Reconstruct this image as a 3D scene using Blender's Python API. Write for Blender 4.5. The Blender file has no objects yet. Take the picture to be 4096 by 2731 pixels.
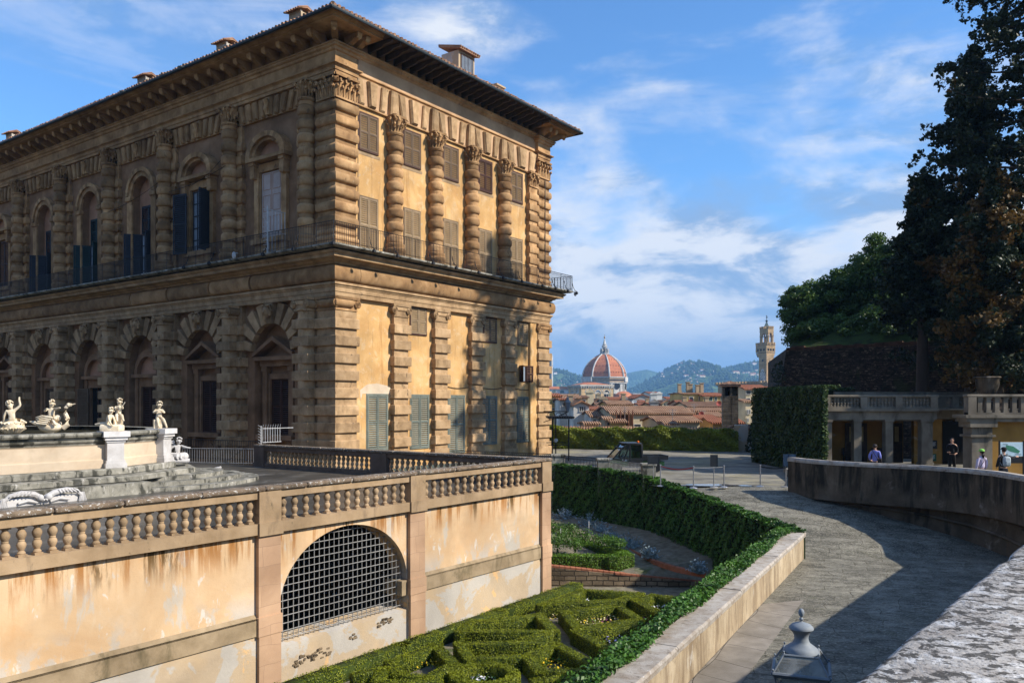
import bpy, bmesh, math, random
import numpy as np
from mathutils import Vector, Matrix
random.seed(7)
rng = np.random.default_rng(11)
R = math.radians
PI = math.pi
SC = bpy.context.scene
COL = SC.collection
# ------------------------------------------------------------------ camera
F, HY, CX = 3284.0, 1608.0, 2048.0
cam_d = bpy.data.cameras.new("camera")
cam_d.sensor_width = 36.0
cam_d.lens = 36.0 * F / 4096.0
cam_d.shift_y = (HY - 1365.5) / 4096.0
cam_d.clip_start = 0.05
cam_d.clip_end = 40000
cam = bpy.data.objects.new("camera", cam_d)
cam.location = (0, 0, 0)
cam.rotation_euler = (R(90), 0, 0)
COL.objects.link(cam)
SC.camera = cam
# ------------------------------------------------------------------ light
SUN_AZ, SUN_EL = 106.0, 37.0
SC.view_settings.view_transform = 'Standard'
SC.view_settings.look = 'None'
SC.view_settings.gamma = 1.0
SC.view_settings.exposure = 0.5
sun_d = bpy.data.lights.new("sun", 'SUN')
sun_d.energy = 5.0
sun_d.angle = R(0.5)
sun_d.color = (1.0, 0.92, 0.80)
sun = bpy.data.objects.new("sun", sun_d)
sd = Vector((math.sin(R(SUN_AZ)) * math.cos(R(SUN_EL)), math.cos(R(SUN_AZ)) * math.cos(R(SUN_EL)), math.sin(R(SUN_EL))))
sun.rotation_euler = sd.to_track_quat('Z', 'Y').to_euler()
sun.location = (60, -20, 60)
COL.objects.link(sun)
# ------------------------------------------------------------------ sky with clouds
W = bpy.data.worlds.new("World")
SC.world = W
W.use_nodes = True
wt = W.node_tree
for n in list(wt.nodes):
	wt.nodes.remove(n)
def wn(kind, **kw):
	n = wt.nodes.new(kind)
	for k, v in kw.items():
		setattr(n, k, v)
	return n
def wmath(op, a, b=None, clamp=False):
	n = wn('ShaderNodeMath', operation=op, use_clamp=clamp)
	for i, q in enumerate((a, b)):
		if q is None:
			continue
		if isinstance(q, (int, float)):
			n.inputs[i].default_value = q
		else:
			wt.links.new(q, n.inputs[i])
	return n.outputs[0]
def wmap(v, a, b, c=0.0, d=1.0):
	n = wn('ShaderNodeMapRange', interpolation_type='SMOOTHSTEP')
	wt.links.new(v, n.inputs[0])
	for i, q in enumerate((a, b, c, d)):
		n.inputs[i + 1].default_value = q
	return n.outputs[0]
wo = wn('ShaderNodeOutputWorld')
bg = wn('ShaderNodeBackground')
bg.inputs[1].default_value = 0.10
sky = wn('ShaderNodeTexSky', sky_type='NISHITA')
sky.sun_disc = False
sky.sun_elevation = R(SUN_EL)
sky.sun_rotation = R(SUN_AZ)
sky.altitude = 80
sky.air_density = 1.0
sky.dust_density = 0.25
sky.ozone_density = 3.0
tc = wn('ShaderNodeTexCoord')
sep = wn('ShaderNodeSeparateXYZ')
wt.links.new(tc.outputs['Generated'], sep.inputs[0])
X, Y, Z = sep.outputs
comb = wn('ShaderNodeCombineXYZ')
wt.links.new(X, comb.inputs[0])
wt.links.new(Y, comb.inputs[1])
wt.links.new(Z, comb.inputs[2])
def wnoise(scale, detail, rough, dist, off, sc, rot=(0, 0, 0)):
	mp = wn('ShaderNodeMapping')
	mp.inputs['Location'].default_value = off
	mp.inputs['Scale'].default_value = sc
	mp.inputs['Rotation'].default_value = rot
	wt.links.new(comb.outputs[0], mp.inputs[0])
	nz = wn('ShaderNodeTexNoise')
	nz.inputs['Scale'].default_value = scale
	nz.inputs['Detail'].default_value = detail
	nz.inputs['Roughness'].default_value = rough
	nz.inputs['Distortion'].default_value = dist
	wt.links.new(mp.outputs[0], nz.inputs['Vector'])
	return nz.outputs[0]
n_big = wnoise(3.0, 9, 0.56, 0.25, (3.1, 1.7, 0), (1, 1, 2.3))
n_wisp = wnoise(2.6, 8, 0.6, 0.5, (9.2, 4.4, 0.4), (0.8, 1, 4.2), (0, R(10), 0))
n_shade = wnoise(5.6, 9, 0.6, 0.35, (1.4, 7.7, 0), (1, 1, 2.6))
az = wmath('DIVIDE', X, wmath('MAXIMUM', Y, 0.05))
top = wmap(az, -0.3, 0.5, 0.255, 0.32)
low = wmath('SUBTRACT', 1.0, wmath('DIVIDE', Z, top), True)
bank = wmap(wmath('ADD', wmath('MULTIPLY', low, 0.60), n_big), 0.52, 0.74)
wispm = wmath('MULTIPLY', wmap(n_wisp, 0.46, 0.80, 0.0, 0.75), wmap(Z, 0.03, 0.2))
dens = wmath('MINIMUM', wmath('ADD', bank, wispm), 0.96)
ccol = wn('ShaderNodeMix', data_type='RGBA')
ccol.inputs[6].default_value = (2.2, 3.4, 5.4, 1)
ccol.inputs[7].default_value = (6.3, 6.6, 7.1, 1)
lit = wmath('MULTIPLY', wmap(n_shade, 0.41, 0.56), wmap(Z, 0.03, 0.12, 0.05, 1.0))
wt.links.new(lit, ccol.inputs[0])
tint = wn('ShaderNodeMix', data_type='RGBA', blend_type='MULTIPLY')
tint.inputs[0].default_value = 1.0
tint.inputs[7].default_value = (0.86, 1.28, 1.62, 1)
wt.links.new(sky.outputs[0], tint.inputs[6])
mixs = wn('ShaderNodeMix', data_type='RGBA')
wt.links.new(dens, mixs.inputs[0])
wt.links.new(tint.outputs[2], mixs.inputs[6])
wt.links.new(ccol.outputs[2], mixs.inputs[7])
wt.links.new(mixs.outputs[2], bg.inputs[0])
wt.links.new(bg.outputs[0], wo.inputs[0])
# ------------------------------------------------------------------ helpers
def P(sx, sy, d):
	"""point seen at column sx, row sy of the 4096 px frame, d metres ahead"""
	return ((sx - CX) / F * d, d, (HY - sy) / F * d)
def G(sx, sy, z):
	"""point at height z seen at column sx, row sy"""
	d = z * F / (HY - sy)
	return ((sx - CX) / F * d, d, z)
def tag(o, label=None, cat=None, group=None, kind=None):
	if label:
		o['label'] = label
	if cat:
		o['category'] = cat
	if group:
		o['group'] = group
	if kind:
		o['kind'] = kind
	return o
def empty(name, loc=(0, 0, 0), rz=0.0, label=None, cat=None, group=None):
	o = bpy.data.objects.new(name, None)
	o.empty_display_size = 0.3
	o.location = loc
	o.rotation_euler = (0, 0, rz)
	COL.objects.link(o)
	return tag(o, label, cat, group)
def link(name, me, mats, parent=None, loc=None):
	o = bpy.data.objects.new(name, me)
	if not isinstance(mats, (list, tuple)):
		mats = [mats]
	for m in mats:
		me.materials.append(m)
	COL.objects.link(o)
	if parent is not None:
		o.parent = parent
	if loc is not None:
		o.location = loc
	return o
def kids(o):
	return [c for c in COL.objects if c.parent == o]
def copy_tree(o, parent=None):
	c = o.copy()
	COL.objects.link(c)
	if parent is not None:
		c.parent = parent
	for ch in kids(o):
		copy_tree(ch, c)
	return c
class MB:
	"""collects shapes; build() links them as one mesh object"""
	def __init__(s, xf=None):
		s.v, s.f, s.m, s.mi, s.xf = [], [], [], 0, xf
	def add(s, vs, fs):
		o = len(s.v)
		if s.xf:
			vs = [s.xf(*p) for p in vs]
		s.v += [tuple(p) for p in vs]
		s.f += [tuple(i + o for i in f) for f in fs]
		s.m += [s.mi] * len(fs)
		return s
	def box(s, x0, x1, y0, y1, z0, z1):
		return s.add([(x0, y0, z0), (x1, y0, z0), (x1, y1, z0), (x0, y1, z0), (x0, y0, z1), (x1, y0, z1), (x1, y1, z1), (x0, y1, z1)],
					 [(0, 3, 2, 1), (4, 5, 6, 7), (0, 1, 5, 4), (1, 2, 6, 5), (2, 3, 7, 6), (3, 0, 4, 7)])
	def obox(s, c, u, hx, hy, z0, z1):
		"""box centred at c (x, y), long axis along the unit vector u"""
		ux, uy = u
		pts = []
		for a, b in ((-1, -1), (1, -1), (1, 1), (-1, 1)):
			pts.append((c[0] + a * hx * ux - b * hy * uy, c[1] + a * hx * uy + b * hy * ux))
		return s.prism(pts, z0, z1)
	def rings(s, rs, cap=True):
		n = len(rs[0])
		vs = [p for r in rs for p in r]
		fs = []
		for k in range(len(rs) - 1):
			for i in range(n):
				j = (i + 1) % n
				fs.append((k * n + i, k * n + j, (k + 1) * n + j, (k + 1) * n + i))
		if cap:
			fs.append(tuple(range(n))[::-1])
			fs.append(tuple((len(rs) - 1) * n + i for i in range(n)))
		return s.add(vs, fs)
	def cush(s, x0, x1, y0, y1, z0, z1, r, j=0.0, v=0.0):
		"""block with rounded edges (v: rounding of the upright edges), corners jittered by j"""
		rs = []
		prof = [(0, 1.0), (0.12, 0.55), (0.4, 0.18), (1.0, 0.0)]
		lv = [(z0 + a * r, b * r) for a, b in prof] + [(z1 - a * r, b * r) for a, b in prof[::-1]]
		jj = lambda: random.uniform(-j, j)
		o = [(jj(), jj()) for _ in range(8)]
		for z, q in lv:
			c = v if v > 0 else 0
			if c:
				pts = [(x0 + q + c, y0 + q), (x1 - q - c, y0 + q), (x1 - q, y0 + q + c), (x1 - q, y1 - q - c),
					   (x1 - q - c, y1 - q), (x0 + q + c, y1 - q), (x0 + q, y1 - q - c), (x0 + q, y0 + q + c)]
			else:
				pts = [(x0 + q, y0 + q), (x1 - q, y0 + q), (x1 - q, y1 - q), (x0 + q, y1 - q)]
			rs.append([(p[0] + o[i][0], p[1] + o[i][1], z + jj() * 0.5) for i, p in enumerate(pts)])
		return s.rings(rs)
	def prism(s, pts, z0, z1):
		return s.rings([[(x, y, z0) for x, y in pts], [(x, y, z1) for x, y in pts]])
	def ext(s, pts, vec):
		"""polygon of 3D points pushed along vec"""
		return s.rings([list(pts), [(p[0] + vec[0], p[1] + vec[1], p[2] + vec[2]) for p in pts]])
	def lathe(s, prof, cx=0, cy=0, cz=0, n=16, a0=0.0, cap=True, sx=1.0, sy=1.0):
		rs = []
		for r, z in prof:
			rs.append([(cx + r * sx * math.cos(a0 + 2 * PI * i / n), cy + r * sy * math.sin(a0 + 2 * PI * i / n), cz + z) for i in range(n)])
		return s.rings(rs, cap)
	def ball(s, c, r, n=10, m=6, sz=1.0):
		prof = [(max(1e-4, r * math.sin(PI * k / m)), -r * sz * math.cos(PI * k / m)) for k in range(m + 1)]
		return s.lathe(prof, c[0], c[1], c[2], n)
	def tube(s, pts, r, n=6, r1=None):
		pts = [Vector(p) for p in pts]
		rs = []
		L = len(pts)
		for i, p in enumerate(pts):
			t = (pts[min(i + 1, L - 1)] - pts[max(i - 1, 0)]).normalized()
			a = t.orthogonal().normalized() if abs(t.z) > 0.99 else t.cross(Vector((0, 0, 1))).normalized()
			b = t.cross(a)
			rr = r if r1 is None else r + (r1 - r) * i / max(1, L - 1)
			rs.append([tuple(p + a * rr * math.cos(2 * PI * k / n) + b * rr * math.sin(2 * PI * k / n)) for k in range(n)])
		return s.rings(rs)
	def sweep(s, path, prof, closed=False, cap=True):
		"""profile of (outward, z) along a plan path; outward is to the right of travel"""
		n = len(path)
		rs = []
		for i in range(n):
			p = Vector(path[i])
			if closed:
				a, b = Vector(path[i - 1]), Vector(path[(i + 1) % n])
			else:
				a, b = Vector(path[max(i - 1, 0)]), Vector(path[min(i + 1, n - 1)])
			d1 = (p - a).normalized() if (p - a).length > 1e-6 else (b - p).normalized()
			d2 = (b - p).normalized() if (b - p).length > 1e-6 else d1
			n1, n2 = Vector((d1.y, -d1.x)), Vector((d2.y, -d2.x))
			m = (n1 + n2)
			m = m / max(1e-6, m.length)
			k = 1.0 / max(0.3, m.dot(n1))
			rs.append([(p.x + m.x * k * o, p.y + m.y * k * o, z) for o, z in prof])
		if closed:
			rs.append(rs[0])
		q = len(prof)
		vs = [p for r in rs for p in r]
		fs = []
		for k in range(len(rs) - 1):
			for i in range(q - 1):
				fs.append((k * q + i, k * q + i + 1, (k + 1) * q + i + 1, (k + 1) * q + i))
		if cap and not closed:
			fs.append(tuple(range(q)))
			fs.append(tuple((len(rs) - 1) * q + i for i in range(q))[::-1])
		return s.add(vs, fs)
	def build(s, name, mats, parent=None, smooth=False, loc=None, fix=True):
		me = bpy.data.meshes.new(name)
		me.from_pydata(s.v, [], s.f)
		if any(s.m):
			me.polygons.foreach_set('material_index', s.m)
		if fix:
			bm = bmesh.new()
			bm.from_mesh(me)
			bmesh.ops.recalc_face_normals(bm, faces=bm.faces)
			bm.to_mesh(me)
			bm.free()
		if smooth:
			me.polygons.foreach_set('use_smooth', [True] * len(me.polygons))
			try:
				me.set_sharp_from_angle(angle=R(42))
			except Exception:
				pass
		me.update()
		return link(name, me, mats, parent, loc)
def mesh_np(name, V, Fq, mats, parent=None, loc=None, midx=None):
	"""quad mesh straight from arrays"""
	me = bpy.data.meshes.new(name)
	n, m = len(V), len(Fq)
	me.vertices.add(n)
	me.vertices.foreach_set('co', np.asarray(V, dtype=np.float32).ravel())
	k = Fq.shape[1]
	me.loops.add(m * k)
	me.loops.foreach_set('vertex_index', np.asarray(Fq, dtype=np.int32).ravel())
	me.polygons.add(m)
	me.polygons.foreach_set('loop_start', np.arange(0, m * k, k, dtype=np.int32))
	me.polygons.foreach_set('loop_total', np.full(m, k, dtype=np.int32))
	if midx is not None:
		me.polygons.foreach_set('material_index', np.asarray(midx, dtype=np.int32))
	me.update(calc_edges=True)
	me.validate()
	return link(name, me, mats, parent, loc)
def leaf_arrays(C, N, size, var=0.35, flat=0.8):
	"""one bent rhombus leaf per centre, roughly facing N"""
	n = len(C)
	N = N + rng.normal(0, flat, (n, 3))
	N /= np.linalg.norm(N, axis=1, keepdims=True) + 1e-9
	A = np.cross(N, rng.normal(0, 1, (n, 3)))
	A /= np.linalg.norm(A, axis=1, keepdims=True) + 1e-9
	B = np.cross(N, A)
	sz = size * (1 + rng.uniform(-var, var, (n, 1)))
	V = np.empty((n, 4, 3))
	V[:, 0] = C - A * sz * 0.62
	V[:, 1] = C + B * sz * 0.36 + N * sz * 0.10
	V[:, 2] = C + A * sz * 0.62 - N * sz * 0.05
	V[:, 3] = C - B * sz * 0.36 + N * sz * 0.10
	return V.reshape(-1, 3), np.arange(n * 4).reshape(n, 4)
def foliage(name, C, N, size, mats, parent=None, core=None, flat=0.8, midx=None, var=0.35):
	"""leaves at C plus an optional inner core MB (last material)"""
	V, Fq = leaf_arrays(np.asarray(C), np.asarray(N), size, var, flat)
	mi = np.zeros(len(Fq), dtype=int) if midx is None else np.asarray(midx)
	if core is not None:
		cv = np.array(core.v)
		cf = []
		for f in core.f:
			if len(f) == 4:
				cf.append(f)
			elif len(f) == 3:
				cf.append((f[0], f[1], f[2], f[2]))
			else:
				for i in range(1, len(f) - 1, 2):
					cf.append((f[0], f[i], f[i + 1], f[min(i + 2, len(f) - 1)]))
		cf = np.array([q for q in cf if len(set(q)) == 4]) + len(V)
		V = np.vstack([V, cv])
		Fq = np.vstack([Fq, cf])
		mi = np.concatenate([mi, np.full(len(cf), (len(mats) - 1) if isinstance(mats, list) else 0)])
	return mesh_np(name, V, Fq, mats, parent, None, mi)
# ------------------------------------------------------------------ materials
def node_mat(name):
	m = bpy.data.materials.new(name)
	m.use_nodes = True
	t = m.node_tree
	b = t.nodes['Principled BSDF']
	return m, t, b
def _pos(t, sc=(1, 1, 1), rot=(0, 0, 0), local=False):
	if local:
		g = t.nodes.new('ShaderNodeTexCoord')
		out = g.outputs['Object']
	else:
		g = t.nodes.new('ShaderNodeNewGeometry')
		out = g.outputs['Position']
	mp = t.nodes.new('ShaderNodeMapping')
	mp.inputs['Scale'].default_value = sc
	mp.inputs['Rotation'].default_value = rot
	t.links.new(out, mp.inputs[0])
	return mp.outputs[0]
def _noise(t, vec, scale, detail=5, rough=0.55, dist=0.0):
	n = t.nodes.new('ShaderNodeTexNoise')
	n.inputs['Scale'].default_value = scale
	n.inputs['Detail'].default_value = detail
	n.inputs['Roughness'].default_value = rough
	n.inputs['Distortion'].default_value = dist
	t.links.new(vec, n.inputs['Vector'])
	return n.outputs[0]
def _ramp(t, fac, stops):
	r = t.nodes.new('ShaderNodeValToRGB')
	els = r.color_ramp.elements
	while len(els) < len(stops):
		els.new(0.5)
	for e, (p, c) in zip(els, stops):
		e.position = p
		e.color = (*c, 1)
	t.links.new(fac, r.inputs[0])
	return r.outputs[0]
def _maprange(t, v, a, b, c=0.0, d=1.0):
	n = t.nodes.new('ShaderNodeMapRange')
	n.interpolation_type = 'SMOOTHSTEP'
	t.links.new(v, n.inputs[0])
	for i, q in enumerate((a, b, c, d)):
		n.inputs[i + 1].default_value = q
	return n.outputs[0]
def _mix(t, fac, a, b, mode='MIX'):
	n = t.nodes.new('ShaderNodeMix')
	n.data_type = 'RGBA'
	n.blend_type = mode
	for i, q in ((0, fac), (6, a), (7, b)):
		if isinstance(q, (int, float)):
			n.inputs[i].default_value = q
		elif isinstance(q, tuple):
			n.inputs[i].default_value = (*q, 1)
		else:
			t.links.new(q, n.inputs[i])
	return n.outputs[2]
def M(name, stops, scale=2.0, detail=7, rough=0.85, bump=0.25, bscale=25, bdist=0.02, patches=(), spec=0.25, sc=(1, 1, 1), brick=None, metal=0.0, grime=0.25, local=False, island=0.0):
	"""rough mineral / painted surface: a noise ramp, then patches (colour, scale xyz, noise scale, lo, hi, amount)"""
	m, t, b = node_mat(name)
	if isinstance(stops[0], (int, float)):
		c = stops
		stops = [(0.3, tuple(q * 0.8 for q in c)), (0.7, tuple(min(1, q * 1.15) for q in c))]
	v = _pos(t, sc, local=local)
	col = _ramp(t, _noise(t, v, scale, detail, 0.6, 0.3), stops)
	hb = None
	if brick:
		rot, bw, bh, mort, mcol, vert, var = brick
		if vert:
			sep_ = t.nodes.new('ShaderNodeSeparateXYZ')
			t.links.new(_pos(t, (1, 1, 1), (0, 0, -rot)), sep_.inputs[0])
			cb = t.nodes.new('ShaderNodeCombineXYZ')
			t.links.new(sep_.outputs[0], cb.inputs[0])
			t.links.new(sep_.outputs[2], cb.inputs[1])
			bv = cb.outputs[0]
		else:
			bv = _pos(t, (1, 1, 1), (0, 0, -rot))
		wob = t.nodes.new('ShaderNodeVectorMath')
		wob.operation = 'ADD'
		nz = t.nodes.new('ShaderNodeTexNoise')
		nz.inputs['Scale'].default_value = 0.9 / bh * 0.5
		t.links.new(bv, nz.inputs['Vector'])
		sclv = t.nodes.new('ShaderNodeVectorMath')
		sclv.operation = 'SCALE'
		sclv.inputs[3].default_value = bh * (0.5 if vert else 1.1)
		t.links.new(nz.outputs[1], sclv.inputs[0])
		t.links.new(bv, wob.inputs[0])
		t.links.new(sclv.outputs[0], wob.inputs[1])
		bt = t.nodes.new('ShaderNodeTexBrick')
		bt.offset = 0.45
		bt.squash = 1.3
		bt.squash_frequency = 3
		bt.inputs['Scale'].default_value = 1.0
		bt.inputs['Brick Width'].default_value = bw
		bt.inputs['Row Height'].default_value = bh
		bt.inputs['Mortar Size'].default_value = mort
		bt.inputs['Mortar Smooth'].default_value = 0.3
		bt.inputs['Color1'].default_value = (1 - var, 1 - var, 1 - var, 1)
		bt.inputs['Color2'].default_value = (1 + var * 0.6, 1 + var * 0.6, 1 + var * 0.6, 1)
		bt.inputs['Mortar'].default_value = (1, 1, 1, 1)
		t.links.new(wob.outputs[0], bt.inputs['Vector'])
		col = _mix(t, 1.0, col, bt.outputs['Color'], 'MULTIPLY')
		col = _mix(t, bt.outputs['Fac'], col, mcol)
		hb = bt.outputs['Fac']
	for (pc, psc, pns, lo, hi, amt, *zm) in patches:
		f = _maprange(t, _noise(t, _pos(t, psc, local=local), pns, 9, 0.66, 0.4), lo, hi, 0.0, amt)
		if zm:
			sz = t.nodes.new('ShaderNodeSeparateXYZ')
			t.links.new(_pos(t), sz.inputs[0])
			mz = t.nodes.new('ShaderNodeMath')
			mz.operation = 'MULTIPLY'
			t.links.new(f, mz.inputs[0])
			t.links.new(_maprange(t, sz.outputs[2], *zm[0]), mz.inputs[1])
			f = mz.outputs[0]
		col = _mix(t, f, col, pc)
	if grime:
		g = _maprange(t, _noise(t, v, 0.35, 5, 0.6, 0.6), 0.25, 0.75, 1.0 - grime, 1.0 + grime * 0.5)
		cg = t.nodes.new('ShaderNodeCombineColor')
		for i in range(3):
			t.links.new(g, cg.inputs[i])
		col = _mix(t, 1.0, col, cg.outputs[0], 'MULTIPLY')
	if island:
		gi = t.nodes.new('ShaderNodeNewGeometry')
		g = _maprange(t, gi.outputs['Random Per Island'], 0.0, 1.0, 1 - island, 1 + island * 0.8)
		cg = t.nodes.new('ShaderNodeCombineColor')
		for i in range(3):
			t.links.new(g, cg.inputs[i])
		col = _mix(t, 1.0, col, cg.outputs[0], 'MULTIPLY')
	t.links.new(col, b.inputs['Base Color'])
	b.inputs['Roughness'].default_value = rough
	b.inputs['Specular IOR Level'].default_value = spec
	b.inputs['Metallic'].default_value = metal
	if bump:
		h = _noise(t, v, bscale, 6, 0.65)
		if hb is not None:
			mm = t.nodes.new('ShaderNodeMath')
			mm.operation = 'SUBTRACT'
			t.links.new(h, mm.inputs[0])
			t.links.new(hb, mm.inputs[1])
			h = mm.outputs[0]
		bp = t.nodes.new('ShaderNodeBump')
		bp.inputs['Strength'].default_value = bump
		bp.inputs['Distance'].default_value = bdist
		t.links.new(h, bp.inputs['Height'])
		t.links.new(bp.outputs[0], b.inputs['Normal'])
	return m
def leaf_mat(name, dark, light, scale=1.2, trans=0.25, spec=0.3, rough=0.5, fine=9.0):
	m, t, b = node_mat(name)
	v = _pos(t)
	f = _noise(t, v, scale, 4, 0.6)
	f2 = _noise(t, v, fine, 2, 0.5)
	mm = t.nodes.new('ShaderNodeMath')
	mm.operation = 'MULTIPLY_ADD'
	t.links.new(f2, mm.inputs[0])
	mm.inputs[1].default_value = 0.6
	t.links.new(f, mm.inputs[2])
	col = _ramp(t, mm.outputs[0], [(0.5, dark), (1.05 if False else 0.98, light)])
	t.links.new(col, b.inputs['Base Color'])
	b.inputs['Roughness'].default_value = rough
	b.inputs['Specular IOR Level'].default_value = spec
	if trans:
		tr = t.nodes.new('ShaderNodeBsdfTranslucent')
		t.links.new(col, tr.inputs[0])
		mx = t.nodes.new('ShaderNodeMixShader')
		mx.inputs[0].default_value = trans
		t.links.new(b.outputs[0], mx.inputs[1])
		t.links.new(tr.outputs[0], mx.inputs[2])
		t.links.new(mx.outputs[0], t.nodes['Material Output'].inputs[0])
	return m
def glass_mat(name, col=(0.05, 0.07, 0.09), rough=0.05):
	m, t, b = node_mat(name)
	n = _noise(t, _pos(t), 3.0, 2)
	t.links.new(_ramp(t, n, [(0.3, tuple(q * 0.7 for q in col)), (0.7, col)]), b.inputs['Base Color'])
	b.inputs['Roughness'].default_value = rough
	b.inputs['Specular IOR Level'].default_value = 0.8
	return m
def clear_glass(name, tint=(0.85, 0.92, 0.95), alpha=0.25):
	m, t, b = node_mat(name)
	tr = t.nodes.new('ShaderNodeBsdfTransparent')
	tr.inputs[0].default_value = (*tint, 1)
	gl = t.nodes.new('ShaderNodeBsdfGlossy')
	gl.inputs['Roughness'].default_value = 0.08
	mx = t.nodes.new('ShaderNodeMixShader')
	mx.inputs[0].default_value = alpha
	t.links.new(tr.outputs[0], mx.inputs[1])
	t.links.new(gl.outputs[0], mx.inputs[2])
	t.links.new(mx.outputs[0], t.nodes['Material Output'].inputs[0])
	return m
FACE = R(54.05)
STONE = M('palace_stone', [(0.25, (0.18, 0.094, 0.038)), (0.5, (0.375, 0.218, 0.098)), (0.75, (0.55, 0.35, 0.175))], 1.1, 9, 0.9, 0.7, 16, 0.03,
		  patches=[((0.12, 0.075, 0.04), (1, 1, 0.18), 1.6, 0.55, 0.75, 0.55), ((0.50, 0.40, 0.27), (1, 1, 1), 2.4, 0.62, 0.75, 0.5), ((0.05, 0.035, 0.025), (1, 1, 0.5), 3.5, 0.60, 0.70, 0.7)], island=0.28)
STONE2 = M('palace_grey_stone', [(0.25, (0.20, 0.122, 0.058)), (0.55, (0.42, 0.275, 0.145)), (0.8, (0.56, 0.39, 0.225))], 1.4, 9, 0.92, 0.8, 14, 0.03,
		   patches=[((0.15, 0.10, 0.06), (1, 1, 0.2), 1.9, 0.56, 0.74, 0.5), ((0.06, 0.045, 0.03), (1, 1, 0.6), 3.0, 0.60, 0.70, 0.7), ((0.50, 0.42, 0.30), (1, 1, 1), 6.0, 0.62, 0.70, 0.5)], island=0.25)
STUCCO = M('palace_stucco', [(0.2, (0.46, 0.25, 0.09)), (0.5, (0.58, 0.35, 0.14)), (0.8, (0.66, 0.44, 0.22))], 0.7, 9, 0.92, 0.25, 18, 0.012,
		   patches=[((0.64, 0.47, 0.28), (1, 1, 1), 1.7, 0.52, 0.66, 0.6), ((0.36, 0.17, 0.05), (1, 1, 0.13), 1.3, 0.52, 0.68, 0.6), ((0.30, 0.17, 0.07), (1, 1, 0.10), 4.0, 0.56, 0.66, 0.45), ((0.45, 0.40, 0.33), (1, 1, 1), 4.0, 0.62, 0.66, 0.5)])
PINK = M('palace_pink_fascia', [(0.25, (0.42, 0.26, 0.145)), (0.6, (0.54, 0.355, 0.205)), (0.8, (0.58, 0.41, 0.26))], 1.0, 8, 0.92, 0.25, 18, 0.012,
		 patches=[((0.42, 0.25, 0.13), (1, 1, 0.2), 2.0, 0.58, 0.74, 0.5)])
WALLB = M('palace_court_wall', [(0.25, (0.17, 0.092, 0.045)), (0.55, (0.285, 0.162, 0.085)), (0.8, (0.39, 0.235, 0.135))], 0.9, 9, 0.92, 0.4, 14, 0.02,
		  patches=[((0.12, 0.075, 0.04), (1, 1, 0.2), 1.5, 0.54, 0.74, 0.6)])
SALMON = M('salmon_plaster', [(0.3, (0.36, 0.19, 0.11)), (0.7, (0.46, 0.26, 0.16))], 1.2, 8, 0.92, 0.2, 20, 0.01)
TERRA = M('terrace_plaster', [(0.2, (0.54, 0.335, 0.17)), (0.5, (0.60, 0.415, 0.24)), (0.85, (0.62, 0.48, 0.33))], 0.55, 10, 0.92, 0.35, 14, 0.015,
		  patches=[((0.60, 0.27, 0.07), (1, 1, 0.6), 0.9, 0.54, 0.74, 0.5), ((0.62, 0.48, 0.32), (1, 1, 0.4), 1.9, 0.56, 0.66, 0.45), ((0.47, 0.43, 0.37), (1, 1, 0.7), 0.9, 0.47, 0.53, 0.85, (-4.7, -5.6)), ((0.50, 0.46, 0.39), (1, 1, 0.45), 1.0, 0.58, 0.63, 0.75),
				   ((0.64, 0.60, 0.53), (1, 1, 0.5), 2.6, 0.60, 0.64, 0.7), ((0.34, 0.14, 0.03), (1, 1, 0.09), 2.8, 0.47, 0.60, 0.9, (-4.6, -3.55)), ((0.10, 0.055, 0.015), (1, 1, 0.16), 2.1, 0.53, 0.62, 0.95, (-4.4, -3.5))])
TERRA2 = M('terrace_base_plaster', [(0.2, (0.38, 0.29, 0.19)), (0.5, (0.47, 0.365, 0.245)), (0.8, (0.54, 0.375, 0.20))], 0.5, 9, 0.95, 0.5, 12, 0.02,
		   patches=[((0.46, 0.43, 0.38), (1, 1, 1), 0.75, 0.48, 0.52, 0.85), ((0.70, 0.42, 0.17), (1, 1, 1), 0.9, 0.60, 0.63, 0.7), ((0.30, 0.24, 0.16), (1, 1, 1), 6.0, 0.66, 0.72, 0.6)])
TSTONE = M('terrace_sandstone', [(0.25, (0.24, 0.16, 0.085)), (0.55, (0.36, 0.25, 0.145)), (0.8, (0.43, 0.31, 0.19))], 1.3, 9, 0.9, 0.4, 20, 0.015,
		   patches=[((0.17, 0.12, 0.075), (1, 1, 0.4), 2.2, 0.54, 0.72, 0.6), ((0.07, 0.06, 0.04), (1, 1, 0.6), 4.0, 0.62, 0.70, 0.6)], island=0.2)
TPINK = M('terrace_pilaster_stone', [(0.25, (0.38, 0.23, 0.135)), (0.6, (0.48, 0.31, 0.19)), (0.8, (0.53, 0.36, 0.23))], 0.9, 8, 0.9, 0.25, 22, 0.01,
		  brick=(FACE, 3.0, 0.52, 0.006, (0.30, 0.19, 0.12), True, 0.10))
TBAND = M('terrace_band_stone', [(0.25, (0.22, 0.16, 0.09)), (0.6, (0.36, 0.27, 0.165)), (0.8, (0.44, 0.34, 0.22))], 1.6, 9, 0.92, 0.45, 22, 0.015,
		  patches=[((0.10, 0.08, 0.04), (1, 1, 0.5), 1.4, 0.5, 0.68, 0.7)])
COPING = M('lichen_coping', [(0.3, (0.12, 0.085, 0.058)), (0.6, (0.21, 0.155, 0.105)), (0.8, (0.30, 0.23, 0.16))], 2.5, 9, 0.95, 0.8, 30, 0.02,
		   patches=[((0.04, 0.04, 0.028), (1, 1, 1), 3.0, 0.52, 0.68, 0.8), ((0.60, 0.58, 0.53), (1, 1, 1), 13.0, 0.57, 0.61, 0.9)])
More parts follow.
